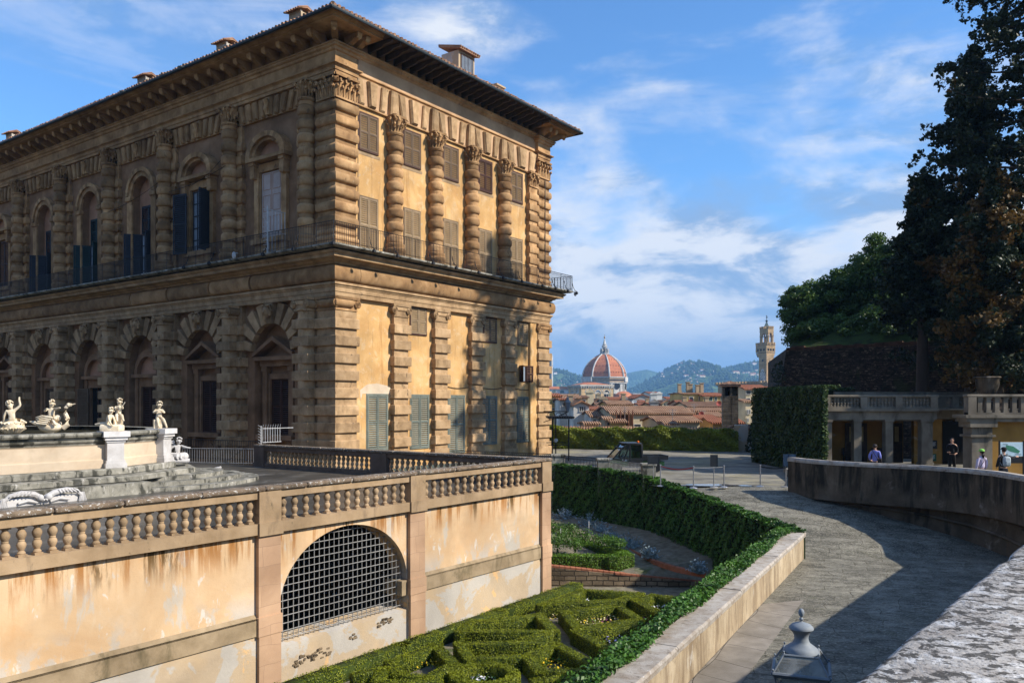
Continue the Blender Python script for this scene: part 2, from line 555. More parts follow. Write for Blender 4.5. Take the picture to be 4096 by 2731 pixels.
LICHEN = M('parapet_lichen_stone', [(0.3, (0.34, 0.30, 0.26)), (0.55, (0.46, 0.43, 0.39)), (0.8, (0.55, 0.52, 0.48))], 9.0, 10, 0.95, 1.0, 40, 0.01,
		   patches=[((0.72, 0.71, 0.69), (1, 1, 1), 14.0, 0.52, 0.60, 0.7), ((0.06, 0.055, 0.048), (1, 1, 1), 21.0, 0.50, 0.56, 0.93), ((0.09, 0.08, 0.07), (1, 1, 1), 60.0, 0.55, 0.60, 0.8), ((0.30, 0.19, 0.05), (1, 1, 1), 9.0, 0.72, 0.77, 0.6), ((0.12, 0.12, 0.04), (1, 1, 1), 5.0, 0.70, 0.76, 0.6)])
RWALL = M('ramp_wall_plaster', [(0.25, (0.30, 0.225, 0.14)), (0.55, (0.46, 0.37, 0.25)), (0.8, (0.54, 0.46, 0.34))], 1.1, 9, 0.95, 0.5, 18, 0.02,
		  patches=[((0.17, 0.125, 0.08), (1, 1, 0.3), 9.0, 0.54, 0.64, 0.6), ((0.22, 0.16, 0.10), (1, 1, 0.14), 2.8, 0.46, 0.62, 0.8), ((0.62, 0.60, 0.56), (1, 1, 0.3), 1.9, 0.62, 0.70, 0.6)])
RCOP = M('ramp_wall_coping', [(0.3, (0.27, 0.22, 0.17)), (0.55, (0.40, 0.36, 0.31)), (0.8, (0.50, 0.46, 0.41))], 3.5, 9, 0.95, 0.8, 30, 0.015,
		 patches=[((0.14, 0.11, 0.08), (1, 1, 1), 6.0, 0.56, 0.66, 0.8), ((0.62, 0.60, 0.57), (1, 1, 1), 9.0, 0.62, 0.68, 0.7), ((0.30, 0.19, 0.10), (1, 1, 1), 2.2, 0.58, 0.70, 0.5)])
DWALL = M('mossy_retaining_plaster', [(0.25, (0.07, 0.05, 0.032)), (0.55, (0.13, 0.098, 0.066)), (0.8, (0.20, 0.16, 0.115))], 1.3, 9, 0.95, 0.6, 14, 0.02,
		  patches=[((0.36, 0.31, 0.25), (1, 1, 0.7), 1.0, 0.58, 0.68, 0.6), ((0.012, 0.012, 0.009), (1, 1, 0.16), 1.9, 0.40, 0.60, 0.9, (-4.0, -3.4)), ((0.02, 0.02, 0.014), (1, 1, 0.22), 1.5, 0.52, 0.66, 0.8)])
FLAG = M('flagstone_paving', [(0.25, (0.07, 0.066, 0.052)), (0.5, (0.165, 0.155, 0.122)), (0.8, (0.29, 0.27, 0.22))], 2.0, 9, 0.85, 1.0, 22, 0.025,
		 patches=[((0.10, 0.105, 0.05), (1, 1, 1), 1.2, 0.55, 0.72, 0.5), ((0.05, 0.045, 0.032), (0.6, 1.3, 1), 3.2, 0.52, 0.60, 0.6), ((0.42, 0.385, 0.30), (0.5, 1.2, 1), 26.0, 0.52, 0.60, 0.65)],
		 brick=(R(-20), 1.35, 0.6, 0.012, (0.07, 0.062, 0.045), False, 0.28))
TFLOOR = M('terrace_wet_paving', [(0.3, (0.04, 0.037, 0.03)), (0.55, (0.08, 0.072, 0.06)), (0.8, (0.14, 0.128, 0.11))], 0.9, 8, 0.35, 0.3, 18, 0.01,
		   patches=[((0.24, 0.225, 0.20), (1, 1, 1), 0.5, 0.55, 0.64, 0.6)], brick=(FACE, 1.4, 0.7, 0.012, (0.05, 0.045, 0.04), False, 0.2), spec=0.5)
GRAVEL = M('plaza_gravel', [(0.25, (0.13, 0.12, 0.10)), (0.55, (0.23, 0.215, 0.175)), (0.8, (0.32, 0.30, 0.25))], 1.2, 10, 0.95, 0.6, 40, 0.02,
		   patches=[((0.36, 0.31, 0.15), (1, 1, 1), 0.10, 0.50, 0.62, 0.5), ((0.08, 0.078, 0.07), (0.4, 1, 1), 0.5, 0.50, 0.62, 0.7)])
GUTTER = M('gutter_slabs', [(0.3, (0.20, 0.175, 0.14)), (0.7, (0.32, 0.285, 0.24))], 2.2, 8, 0.9, 0.5, 22, 0.012, brick=(R(62), 1.1, 3.0, 0.012, (0.07, 0.06, 0.05), False, 0.15))
MARBLE = M('weathered_marble', [(0.25, (0.42, 0.39, 0.36)), (0.6, (0.60, 0.58, 0.56)), (0.85, (0.68, 0.66, 0.64))], 2.0, 8, 0.7, 0.25, 20, 0.01,
		   patches=[((0.35, 0.31, 0.25), (1, 1, 0.5), 3.0, 0.62, 0.76, 0.5)])
IVORY = M('stained_ivory_marble', [(0.25, (0.52, 0.40, 0.24)), (0.6, (0.72, 0.62, 0.46)), (0.85, (0.78, 0.71, 0.58))], 6.0, 8, 0.75, 0.3, 40, 0.006,
		  patches=[((0.30, 0.17, 0.05), (1, 1, 0.7), 8.0, 0.60, 0.72, 0.55)])
BASIN = M('basin_sandstone', [(0.25, (0.50, 0.38, 0.26)), (0.6, (0.62, 0.50, 0.36)), (0.85, (0.66, 0.55, 0.42))], 1.0, 8, 0.85, 0.3, 20, 0.01,
		  patches=[((0.36, 0.27, 0.18), (1, 1, 0.3), 1.5, 0.58, 0.74, 0.5)])
GSTONE = M('wet_grey_stone', [(0.25, (0.10, 0.094, 0.075)), (0.5, (0.25, 0.235, 0.19)), (0.8, (0.46, 0.43, 0.36))], 2.2, 9, 0.7, 0.5, 18, 0.02,
		   patches=[((0.56, 0.53, 0.47), (1, 1, 0.6), 2.6, 0.56, 0.66, 0.75), ((0.03, 0.03, 0.022), (1, 1, 0.4), 2.4, 0.50, 0.60, 0.88)])
RAMPART = M('rampart_rubble', [(0.25, (0.02, 0.016, 0.011)), (0.5, (0.065, 0.045, 0.03)), (0.8, (0.17, 0.12, 0.08))], 2.6, 9, 0.95, 1.0, 9, 0.06, sc=(0.8, 0.8, 2.2),
			brick=(R(-49), 0.55, 0.16, 0.03, (0.02, 0.016, 0.012), True, 0.5), patches=[((0.26, 0.19, 0.13), (1, 1, 2.4), 3.4, 0.56, 0.63, 0.75), ((0.008, 0.007, 0.005), (1, 1, 1.6), 2.6, 0.50, 0.58, 0.8), ((0.03, 0.04, 0.012), (1, 1, 0.5), 0.7, 0.52, 0.66, 0.7)])
SOIL = M('garden_soil', [(0.25, (0.10, 0.085, 0.055)), (0.55, (0.21, 0.185, 0.13)), (0.8, (0.32, 0.285, 0.21))], 3.2, 9, 0.97, 0.8, 30, 0.03,
		 patches=[((0.05, 0.085, 0.015), (1, 1, 1), 0.8, 0.56, 0.66, 0.7)])
BRICKRED = M('red_brick_edge', [(0.3, (0.24, 0.085, 0.045)), (0.7, (0.38, 0.15, 0.08))], 4, 6, 0.95, 0.4, 20, 0.01)
RUBBLE = M('garden_rubble_wall', [(0.3, (0.12, 0.085, 0.05)), (0.7, (0.28, 0.21, 0.13))], 2, 8, 0.95, 0.9, 14, 0.03, brick=(0.0, 0.45, 0.2, 0.025, (0.06, 0.045, 0.03), True, 0.4))
TILE = M('roof_tile', [(0.25, (0.17, 0.085, 0.05)), (0.55, (0.34, 0.19, 0.115)), (0.8, (0.46, 0.30, 0.19))], 3.0, 8, 0.9, 0.4, 20, 0.02,
		 patches=[((0.10, 0.09, 0.03), (1, 1, 1), 3.5, 0.56, 0.68, 0.7)], island=0.3)
IRON = M('black_iron', (0.012, 0.013, 0.016), 4, 4, 0.5, 0.1, 30, 0.004, grime=0.1)
GALV = M('galvanised_bar', (0.36, 0.35, 0.33), 6, 5, 0.5, 0.2, 40, 0.003, metal=0.35, patches=[((0.16, 0.08, 0.03), (1, 1, 1), 8.0, 0.62, 0.72, 0.6)])
WHITEIRON = M('white_painted_iron', (0.58, 0.58, 0.57), 6, 4, 0.5, 0.1, 30, 0.003)
GUTMETAL = M('dark_gutter_metal', (0.02, 0.03, 0.035), 4, 4, 0.45, 0.1, 30, 0.004)
SHBROWN = M('shutter_brown', (0.065, 0.026, 0.016), 5, 5, 0.6, 0.2, 40, 0.004)
SHTAN = M('shutter_tan', (0.30, 0.215, 0.125), 5, 5, 0.7, 0.2, 40, 0.004)
SHTANF = M('shutter_tan_frame', (0.17, 0.115, 0.07), 5, 5, 0.7, 0.2, 40, 0.004)
SHGREY = M('shutter_grey_green', (0.165, 0.185, 0.155), 5, 5, 0.65, 0.2, 40, 0.004)
SHBLUE = M('shutter_slate', (0.026, 0.033, 0.046), 5, 5, 0.6, 0.2, 40, 0.004)
SHTEAL = M('shutter_teal', (0.014, 0.04, 0.042), 5, 5, 0.6, 0.2, 40, 0.004)
WINGLASS = glass_mat('window_glass', (0.30, 0.36, 0.42))
DARK = M('dark_interior', (0.008, 0.007, 0.006), 3, 3, 0.95, 0, grime=0)
LEAF_BOX = leaf_mat('box_hedge_leaf', (0.045, 0.072, 0.004), (0.27, 0.30, 0.014), 1.5)
BOXCORE = M('box_hedge_core', [(0.35, (0.016, 0.028, 0.003)), (0.7, (0.055, 0.08, 0.007))], 6, 6, 0.9, 1.0, 30, 0.03, grime=0)
LEAF_BOXB = leaf_mat('bright_hedge_leaf', (0.035, 0.085, 0.006), (0.13, 0.24, 0.015), 1.5)
LEAF_IVY = leaf_mat('ivy_leaf', (0.010, 0.034, 0.004), (0.075, 0.18, 0.018), 1.2, 0.12, 0.3, 0.45)
LEAF_VINE = leaf_mat('vine_leaf', (0.07, 0.10, 0.010), (0.26, 0.29, 0.030), 0.6)
LEAF_OAK = leaf_mat('oak_leaf', (0.014, 0.036, 0.008), (0.11, 0.19, 0.032), 0.5, 0.3)
LEAF_CON = leaf_mat('conifer_leaf', (0.008, 0.016, 0.006), (0.028, 0.042, 0.012), 0.5, 0.1)
LEAF_RUST = leaf_mat('rusty_conifer_leaf', (0.05, 0.032, 0.008), (0.20, 0.11, 0.024), 0.6, 0.2)
LEAF_SILVER = leaf_mat('silver_shrub_leaf', (0.16, 0.21, 0.21), (0.34, 0.42, 0.43), 3, 0.15)
LEAF_ROSE = leaf_mat('rose_leaf', (0.025, 0.06, 0.008), (0.10, 0.20, 0.025), 3, 0.25)
LEAF_DARK = leaf_mat('tall_hedge_leaf', (0.012, 0.028, 0.006), (0.055, 0.095, 0.014), 0.8, 0.15)
CORE = M('foliage_core', (0.010, 0.014, 0.004), 3, 4, 0.98, 0, grime=0)
BARK = M('bark', (0.075, 0.055, 0.04), 4, 7, 0.95, 0.8, 12, 0.03, sc=(1, 1, 0.25))
# ================================================================== PALACE
palace = empty('palace', (-9.9, 46.0, 0), FACE,
			   'huge ochre stone palace wing with rusticated columns, balcony and overhanging tiled eaves', 'palace')
XR = lambda s, d, h: (s, -d, h)
XL = lambda s, d, h: (-d, s, h)
LW, YB = 21.8, 52.0
ZB, ZF = -4.0, 8.65
BLK = [4.75 - 0.985 * k for k in range(8)]
CUS = [17.02 - 0.81 * k for k in range(9)]
def volute(mb, s, d0, d1, h, r):
	mb.tube([(s, d0, h), (s, d1, h)], r, 14)
	for rr in (r * 0.72, r * 0.38):
		pts = [(s + rr * math.cos(a), d1 + 0.012, h + rr * math.sin(a)) for a in [2 * PI * k / 12 for k in range(13)]]
		mb.tube(pts, r * 0.13, 4)
	mb.ball((s, d1 + 0.01, h), r * 0.22, 6, 4)
def ionic(mb, s, hw, d0, d1, z0=5.2, z1=6.0):
	mb.box(s - hw - 0.04, s + hw + 0.04, d0, d1 + 0.03, z0, z0 + 0.1)
	mb.box(s - hw, s + hw, d0, d1, z0 + 0.1, z0 + 0.42)
	mb.cush(s - hw - 0.02, s + hw + 0.02, d0, d1 + 0.07, z0 + 0.36, z0 + 0.62, 0.06)
	mb.box(s - hw - 0.16, s + hw + 0.16, d0, d1 + 0.12, z1 - 0.17, z1 - 0.02)
	for q in (-1, 1):
		volute(mb, s + q * (hw + 0.03), d0, d1 + 0.1, z1 - 0.40, 0.23)
def leafcurl(mb, s, d, ds, dd, z0, h, out, r):
	pts = [(s, d, z0), (s + ds * out * 0.15, d + dd * out * 0.15, z0 + h * 0.5), (s + ds * out * 0.45, d + dd * out * 0.45, z0 + h * 0.88),
		   (s + ds * out, d + dd * out, z0 + h), (s + ds * out * 1.15, d + dd * out * 1.15, z0 + h * 0.8)]
	mb.tube(pts, r, 5, r * 0.55)
def corinthian_round(mb, r, z0, z1):
	h = z1 - z0
	mb.lathe([(r * 0.98, z0 - 0.02), (r * 1.12, z0 + 0.02), (r * 1.12, z0 + 0.1), (r * 0.9, z0 + 0.13), (r * 0.88, z0 + h * 0.5), (r * 1.05, z0 + h * 0.8), (r * 1.15, z0 + h * 0.86)], n=16)
	for row, (nh, ow, off) in enumerate(((0.42, 0.2, 0.0), (0.68, 0.26, 0.5))):
		for k in range(8):
			a = 2 * PI * (k + off) / 8
			leafcurl(mb, r * 0.9 * math.cos(a), r * 0.9 * math.sin(a), math.cos(a), math.sin(a), z0 + 0.12, h * nh, ow, 0.105)
	e = r * 1.22
	for a in (PI / 4, 3 * PI / 4, 5 * PI / 4, 7 * PI / 4):
		leafcurl(mb, r * 0.8 * math.cos(a), r * 0.8 * math.sin(a), math.cos(a), math.sin(a), z0 + h * 0.4, h * 0.46, 0.38, 0.07)
		mb.ball((e * 1.06 * math.cos(a), e * 1.06 * math.sin(a), z0 + h * 0.8), 0.105, 7, 5)
	pts = []
	for k in range(4):
		a = PI / 4 + k * PI / 2
		pts.append((e * 1.25 * math.cos(a - 0.12), e * 1.25 * math.sin(a - 0.12)))
		pts.append((e * 1.25 * math.cos(a + 0.12), e * 1.25 * math.sin(a + 0.12)))
		m_ = a + PI / 4
		pts.append((e * 0.86 * math.cos(m_), e * 0.86 * math.sin(m_)))
	mb.prism(pts, z1 - 0.13, z1)
def corinthian_flat(mb, s0, s1, d0, d1, z0, z1, sides=(1, 1)):
	"""capital of a square pier, carved on its outer face"""
	h = z1 - z0
	mb.box(s0 - 0.05, s1 + 0.05, d0, d1 + 0.06, z0, z0 + 0.10)
	mb.box(s0 + 0.02, s1 - 0.02, d0, d1 - 0.02, z0 + 0.10, z1 - 0.16)
	n = max(2, int(round((s1 - s0) / 0.42)))
	for k in range(n + 1):
		s = s0 + (s1 - s0) * k / n
		leafcurl(mb, s, d1 - 0.04, 0, 1, z0 + 0.1, h * 0.42, 0.2, 0.11)
	for k in range(n):
		s = s0 + (s1 - s0) * (k + 0.5) / n
		leafcurl(mb, s, d1 - 0.04, 0, 1, z0 + 0.1, h * 0.68, 0.24, 0.11)
	for s, q in ((s0, -1), (s1, 1)):
		leafcurl(mb, s - q * 0.25, d1 - 0.1, q * 0.8, 0.8, z0 + h * 0.35, h * 0.5, 0.3, 0.075)
		volute(mb, s + q * 0.02, d1 - 0.1, d1 + 0.14, z1 - 0.36, 0.15)
	mb.ball(((s0 + s1) / 2, d1 + 0.18, z1 - 0.16), 0.13, 8, 5)
	mb.box(s0 - 0.12, s1 + 0.12, d0, d1 + 0.16, z1 - 0.13, z1)
def arch_wall(mb, s0, s1, h0, h1, d, openings, depth, n=20):
	"""flat wall with arched holes and their reveals; an opening is (centre, half width, foot, springing, rise)"""
	cur = s0
	for (sc, hw, hb, hs, rise) in openings:
		a, b = sc - hw, sc + hw
		mb.add([(cur, d, h0), (a, d, h0), (a, d, h1), (cur, d, h1)], [(0, 1, 2, 3)])
		if hb > h0:
			mb.add([(a, d, h0), (b, d, h0), (b, d, hb), (a, d, hb)], [(0, 1, 2, 3)])
			mb.add([(a, d, hb), (b, d, hb), (b, d - depth, hb), (a, d - depth, hb)], [(0, 1, 2, 3)])
		arc = [(sc - hw * math.cos(PI * k / n), hs + rise * math.sin(PI * k / n)) for k in range(n + 1)]
		for k in range(n):
			(x0, y0), (x1, y1) = arc[k], arc[k + 1]
			mb.add([(x0, d, y0), (x1, d, y1), (x1, d, h1), (x0, d, h1)], [(0, 1, 2, 3)])
			mb.add([(x0, d, y0), (x1, d, y1), (x1, d - depth, y1), (x0, d - depth, y0)], [(0, 1, 2, 3)])
		for x in (a, b):
			mb.add([(x, d, hb), (x, d, hs), (x, d - depth, hs), (x, d - depth, hb)], [(0, 1, 2, 3)])
		cur = b
	mb.add([(cur, d, h0), (s1, d, h0), (s1, d, h1), (cur, d, h1)], [(0, 1, 2, 3)])
def arc_band(mb, sc, hs, r0, r1, d0, d1, a0=0.0, a1=PI, n=16, ry=1.0):
	for k in range(n):
		p, q = a0 + (a1 - a0) * k / n, a0 + (a1 - a0) * (k + 1) / n
		pts = [(sc + r0 * math.cos(p), d0, hs + ry * r0 * math.sin(p)), (sc + r1 * math.cos(p), d0, hs + ry * r1 * math.sin(p)),
			   (sc + r1 * math.cos(q), d0, hs + ry * r1 * math.sin(q)), (sc + r0 * math.cos(q), d0, hs + ry * r0 * math.sin(q))]
		mb.ext(pts, (0, d1 - d0, 0))
def shutter_leaf(xf, s0, s1, h0, h1, d, th=0.06, step=0.125, solid=False):
	mb = MB(xf)
	f = 0.07
	mb.box(s0, s0 + f, d, d + th, h0, h1)
	mb.box(s1 - f, s1, d, d + th, h0, h1)
	for z in (h0, (h0 + h1) / 2 - 0.04, h1 - 0.09):
		mb.box(s0 + f, s1 - f, d, d + th, z, z + 0.09)
	n = int((h1 - h0 - 0.2) / step)
	for k in range(n):
		z = h0 + 0.1 + (k + 0.5) * (h1 - h0 - 0.2) / n
		if abs(z - (h0 + h1) / 2) < 0.05:
			continue
		mb.add([(s0 + f, d + 0.006, z + 0.04), (s1 - f, d + 0.006, z + 0.04), (s1 - f, d + th * 0.95, z - 0.015), (s0 + f, d + th * 0.95, z - 0.015),
				(s0 + f, d + 0.006, z + 0.025), (s1 - f, d + 0.006, z + 0.025), (s1 - f, d + th * 0.95, z - 0.03), (s0 + f, d + th * 0.95, z - 0.03)],
			   [(0, 1, 2, 3), (4, 7, 6, 5), (2, 1, 5, 6), (3, 2, 6, 7), (0, 3, 7, 4)])
	mb.mi = 1
	mb.box(s0 + f, s1 - f, d - 0.03, d - 0.02, h0 + 0.09, h1 - 0.09)  # dark sheet that stands in for the shade between slats
	return mb
def window_closed(xf, s0, s1, h0, h1, d, fm, sm, parent, fw=0.09, name='window'):
	"""frame on the wall face with two closed louvred leaves"""
	mb = MB(xf)
	mb.box(s0 - fw, s0, d - 0.05, d + 0.035, h0 - fw, h1 + fw)
	mb.box(s1, s1 + fw, d - 0.05, d + 0.035, h0 - fw, h1 + fw)
	mb.box(s0, s1, d - 0.05, d + 0.035, h1, h1 + fw)
	mb.box(s0 - 0.03, s1 + 0.03, d - 0.05, d + 0.07, h0 - fw, h0)
	w = mb.build(name, fm, parent)
	m = (s0 + s1) / 2
	for a, b in ((s0, m - 0.008), (m + 0.008, s1)):
		shutter_leaf(xf, a + 0.01, b - 0.01, h0 + 0.015, h1 - 0.015, d).build('shutter', [sm, DARK], w)
	return w
# ---- plain wall bodies
mb = MB(XR)
mb.box(1.5, 20.35, -0.75, -0.25, ZB, 18.95)
mb.build('stucco_wall', STUCCO, palace)
mb = MB(XR)
mb.box(1.5, 20.35, -0.75, -0.20, 18.95, 20.0)
mb.build('fascia', PINK, palace)
mb = MB(XR)
mb.box(1.5, 20.35, -0.75, -0.22, 20.0, 21.0)
mb.xf = None
mb.box(0.4, 21.3, 1.0, YB, 20.0, 21.0)
mb.box(21.2, 21.6, 0.6, YB, ZB, 21.0)
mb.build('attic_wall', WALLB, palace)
mb = MB()
mb.sweep([(1.5, 0.22), (20.35, 0.22)], [(-0.1, 18.86), (0.03, 18.86), (0.05, 18.95), (0.13, 18.98), (0.13, 19.04), (-0.1, 19.07)])
mb.sweep([(1.5, 0.22), (20.35, 0.22)], [(-0.1, 19.93), (0.05, 19.93), (0.08, 20.02), (0.18, 20.08), (0.2, 20.2), (0.28, 20.26), (0.28, 20.33), (-0.1, 20.38)])
mb.sweep([(0.02, YB), (0.02, 1.3)], [(-0.5, 20.1), (0.1, 20.1), (0.1, 20.75), (-0.5, 20.75)])
mb.build('moulding', STONE, palace)
# ---- big entablature between the floors, balcony
PATH = [(0, YB), (0, 0), (LW, 0), (LW, 12)]
mb = MB()
mb.sweep(PATH, [(-0.7, 5.98), (0.02, 5.98), (0.02, 6.22), (0.06, 6.23), (0.06, 6.48), (0.1, 6.5), (0.13, 6.58), (0.2, 6.62), (0.2, 6.74), (0.04, 6.78),
				(0.04, 7.74), (0.14, 7.76), (0.18, 7.86), (0.34, 7.92), (0.38, 8.0), (0.80, 8.03), (0.80, 8.2), (0.86, 8.22), (0.95, 8.32), (0.95, 8.37), (0.6, 8.40), (0.6, 8.46), (-0.7, 8.46)])
mb.build('entablature', STONE2, palace)
mb = MB()
tor = [(0.03, 6.80)] + [(0.05 + 0.30 * math.sin(a) ** 0.7, 7.26 - 0.46 * math.cos(a)) for a in [PI * k / 10 for k in range(1, 10)]] + [(0.03, 7.72)]
for path in ([(0, YB), (0, 21.0)], [(0, 20.8), (0, 16.4)], [(0, 16.2), (0, 11.6)], [(0, 11.4), (0, 7.4)], [(0, 7.2), (0, 0), (1.62, 0)], [(1.65, 0), (LW, 0), (LW, 12)]):
	mb.sweep(path, tor)
mb.build('frieze', STONE, palace, smooth=True)
mb = MB()
mb.sweep(PATH, [(-0.6, 8.48), (1.22, 8.48), (1.30, 8.54), (1.36, 8.54), (1.36, 8.63), (-0.6, 8.65)])
mb.build('balcony_floor', GSTONE, palace)
mb = MB()
o = 1.28
rp = [(-o, YB), (-o, -o), (LW + o, -o), (LW + o, 4)]
for a, b in zip(rp[:-1], rp[1:]):
	a, b = Vector(a), Vector(b)
	L = (b - a).length
	n = int(L / 0.135)
	for k in range(n + 1):
		p = a.lerp(b, k / n)
		big = k % 12 == 0
		q = 0.016 if big else 0.009
		mb.box(p.x - q, p.x + q, p.y - q, p.y + q, 8.62, 9.80)
	for z, q in ((9.80, 0.02), (8.78, 0.012), (9.66, 0.009)):
		mb.tube([(a.x, a.y, z), (b.x, b.y, z)], q, 4)
mb.build('balcony_railing', IRON, palace)
spot0 = None
for (x, y, ax, ay) in [(-o, q, -1, 0) for q in (1.6, 4.3, 9.5, 12.2)] + [(-o, -o, -0.7, -0.7)] + [(q, -o, 0, -1) for q in (1.4, 3.3, 6.4, 8.6, 10.9, 13.6, 15.8, 18.4, 20.2, 21.9)] + [(LW + o, -o, 0.7, -0.7)]:
	if spot0 is None:
		mb = MB()
		mb.tube([(0, 0, 9.3), (0.08, 0, 8.95), (0.2, 0, 8.72), (0.34, 0, 8.62)], 0.022, 5)
		mb.lathe([(0.03, 0), (0.11, -0.08), (0.12, -0.2), (0.02, -0.24)], 0.36, 0, 8.62, 8)
		spot0 = mb.build('floodlight', IRON, palace, loc=(x, y, 0))
		so = spot0
	else:
		so = spot0.copy()
		COL.objects.link(so)
		so.location = (x, y, 0)
	so.rotation_euler = (0, 0, math.atan2(ay, ax))
mb = MB()
mb.lathe([(0.10, 0), (0.12, -0.05), (0.12, -0.2), (0.09, -0.28), (0.02, -0.33)], LW + o + 0.3, -o - 0.1, 8.6, 10)
mb.tube([(LW + o, -o, 9.2), (LW + o + 0.2, -o - 0.05, 8.85), (LW + o + 0.3, -o - 0.1, 8.6)], 0.02, 5)
mb.tube([(-o, 7.1, 8.9), (-o - 0.25, 7.1, 8.9)], 0.02, 5)
mb.lathe([(0.02, 0.1), (0.1, 0.02), (0.12, -0.15), (0.08, -0.28), (0.02, -0.3)], -o - 0.28, 7.1, 8.85, 10)
mb.build('security_camera', WHITEIRON, palace)
# ---- corner piers
for (s0, s1, far) in ((0.0, 1.62, False), (20.25, LW, True)):
	mb = MB()
	mb.box(s0 + 0.0, s1, 0.0, 1.5, -3.0, 5.98)
	mb.box(s0 - 0.10, s1 + 0.10, -0.10, 1.55, -3.4, -3.0)
	mb.box(s0 - 0.2, s1 + 0.2, -0.2, 1.6, ZB, -3.4)
	for zt in BLK:
		mb.cush(s0 - 0.13 if not far else s0 - 0.1, s1 + (0.06 if not far else 0.13), -0.15, 1.58, zt - 0.58, zt, 0.05, 0.02)
	mb.build('pier_base', STONE2, palace)
	mb = MB()
	mb.box(s0 + 0.02, s1 - 0.02, 0.02, 1.5, ZF, 17.1)
	mb.box(s0 - 0.12, s1 + 0.12, -0.12, 1.6, ZF, 9.1)
	mb.cush(s0 - 0.1, s1 + 0.1, -0.1, 1.58, 9.1, 9.42, 0.14)
	mb.cush(s0 - 0.05, s1 + 0.05, -0.06, 1.55, 9.5, 9.78, 0.12)
	for zt in CUS:
		mb.cush(s0 - 0.13, s1 + 0.08, -0.16, 1.58, zt - 0.60, zt, 0.2, 0.03, 0.05)
	mb.build('pier_shaft', STONE, palace, smooth=True)
	mb = MB(XR)
	corinthian_flat(mb, s0 + 0.02, s1 - 0.02, -1.2, 0.02, 17.1, 18.45)
	if not far:
		mb.xf = XL
		corinthian_flat(mb, 0.02, 1.5, -1.2, 0.02, 17.1, 18.45)
	mb.build('leaf_capital', STONE, palace, smooth=True)
	mb = MB(XR)
	ionic(mb, (s0 + s1) / 2, (s1 - s0) / 2 - 0.02, -1.2, 0.02)
	if not far:
		mb.xf = XL
		ionic(mb, 0.76, 0.74, -1.2, 0.02)
	mb.build('scroll_capital', STONE, palace, smooth=True)
	mb = MB()
	pth = [(0, YB), (0, 0), (1.62, 0), (1.62, 0.5)] if not far else [(20.22, 0.5), (20.22, 0), (LW, 0), (LW, 6)]
	mb.sweep(pth, [(-0.5, 18.45), (0.03, 18.45), (0.03, 18.64), (0.08, 18.66), (0.08, 18.84), (0.13, 18.9), (0.26, 18.96), (0.26, 19.03), (0.05, 19.07), (0.05, 19.7),
				   (0.14, 19.74), (0.18, 19.86), (0.3, 19.92), (0.3, 20.02), (0.38, 20.06), (0.38, 20.12), (-0.5, 20.12)])
	if far:
		mb.box(20.25, 21.8, 0.02, 1.5, 20.1, 20.8)
	mb.build('upper_entablature', STONE, palace)
# ---- modillions, soffit, rafters, roof
mod_me = {}
def modillion(x, y, ax, ay, L=1.05):
	"""scroll bracket starting on the wall at (x, y) and reaching outward along (ax, ay)"""
	if L not in mod_me:
		prof = [(0, 20.14), (0.3, 20.18), (0.62, 20.34), (0.80, 20.46), (0.98, 20.42), (1.06, 20.52), (1.06, 20.72), (0, 20.72)]
		mb = MB()
		mb.ext([(a * L, -0.17, z) for a, z in prof], (0, 0.34, 0))
		mb.ball((L * 0.92, 0, 20.44), 0.12, 7, 5)
		o = mb.build('cornice_bracket', STONE, palace, smooth=True)
		mod_me[L] = o
	else:
		o = mod_me[L].copy()
		COL.objects.link(o)
	o.location = (x, y, 0)
	o.rotation_euler = (0, 0, math.atan2(ay, ax))
y = 0.9
while y < 45:
	modillion(-0.05, y, -1, 0)
	y += 1.34
modillion(0.0, 0.0, -0.72, -0.72, 1.25)
for x in (0.85, 1.5, 20.4, 21.2):
	modillion(x, 0.02, 0, -1)
modillion(LW, 0.0, 0.72, -0.72, 1.25)
mb = MB()
sp = [(-1.0, 20.74), (1.42, 20.74), (1.42, 20.84), (1.5, 20.86), (1.58, 20.98), (-1.0, 21.0)]
mb.sweep([(0, YB), (0, 0), (2.3, 0)], sp)
mb.sweep([(19.6, 0), (LW, 0), (LW, 5)], sp)
mb.build('soffit', STONE, palace)
mb = MB()
x = 2.7
while x < 19.5:
	mb.ext([(x, 0.3, 20.72), (x, -1.62, 20.72), (x, -1.70, 20.80), (x, -1.70, 20.9), (x, 0.3, 20.95)], (0.15, 0, 0))
	mb.ext([(x + 0.01, 0.3, 20.45), (x + 0.01, -0.9, 20.6), (x + 0.01, -1.15, 20.72), (x + 0.01, 0.3, 20.72)], (0.13, 0, 0))
	x += 0.72
mb.box(2.3, 19.6, -1.66, 0.4, 20.96, 21.0)
mb.build('rafters', BARK, palace)
EV, ZE = 1.8, 21.02
RX = (LW) / 2
mb = MB()
RH = 3.6
e = [(-EV, -EV), (LW + EV, -EV), (LW + EV, YB), (-EV, YB)]
mb.add([(*p, ZE) for p in e] + [(RX, RX, ZE + RH), (RX, YB, ZE + RH)] + [(p[0], p[1], ZE - 0.05) for p in e],
	   [(0, 1, 4), (1, 2, 5, 4), (0, 4, 5, 3), (6, 9, 8, 7)])
sl = RH / (RX + EV)
y = -EV + 0.1
while y < YB - 6:
	rr = 0.105 + random.uniform(-0.012, 0.012)
	jz = random.uniform(-0.02, 0.025)
	run = min(1.6, max(0.25, y + EV))
	mb.tube([(-EV - 0.08 + random.uniform(-0.04, 0.03), y, ZE + 0.03 + jz), (-EV + run, y + 0.0, ZE + 0.05 + run * sl + jz)], rr, 7)
	y += 0.30
x = -EV + 0.1
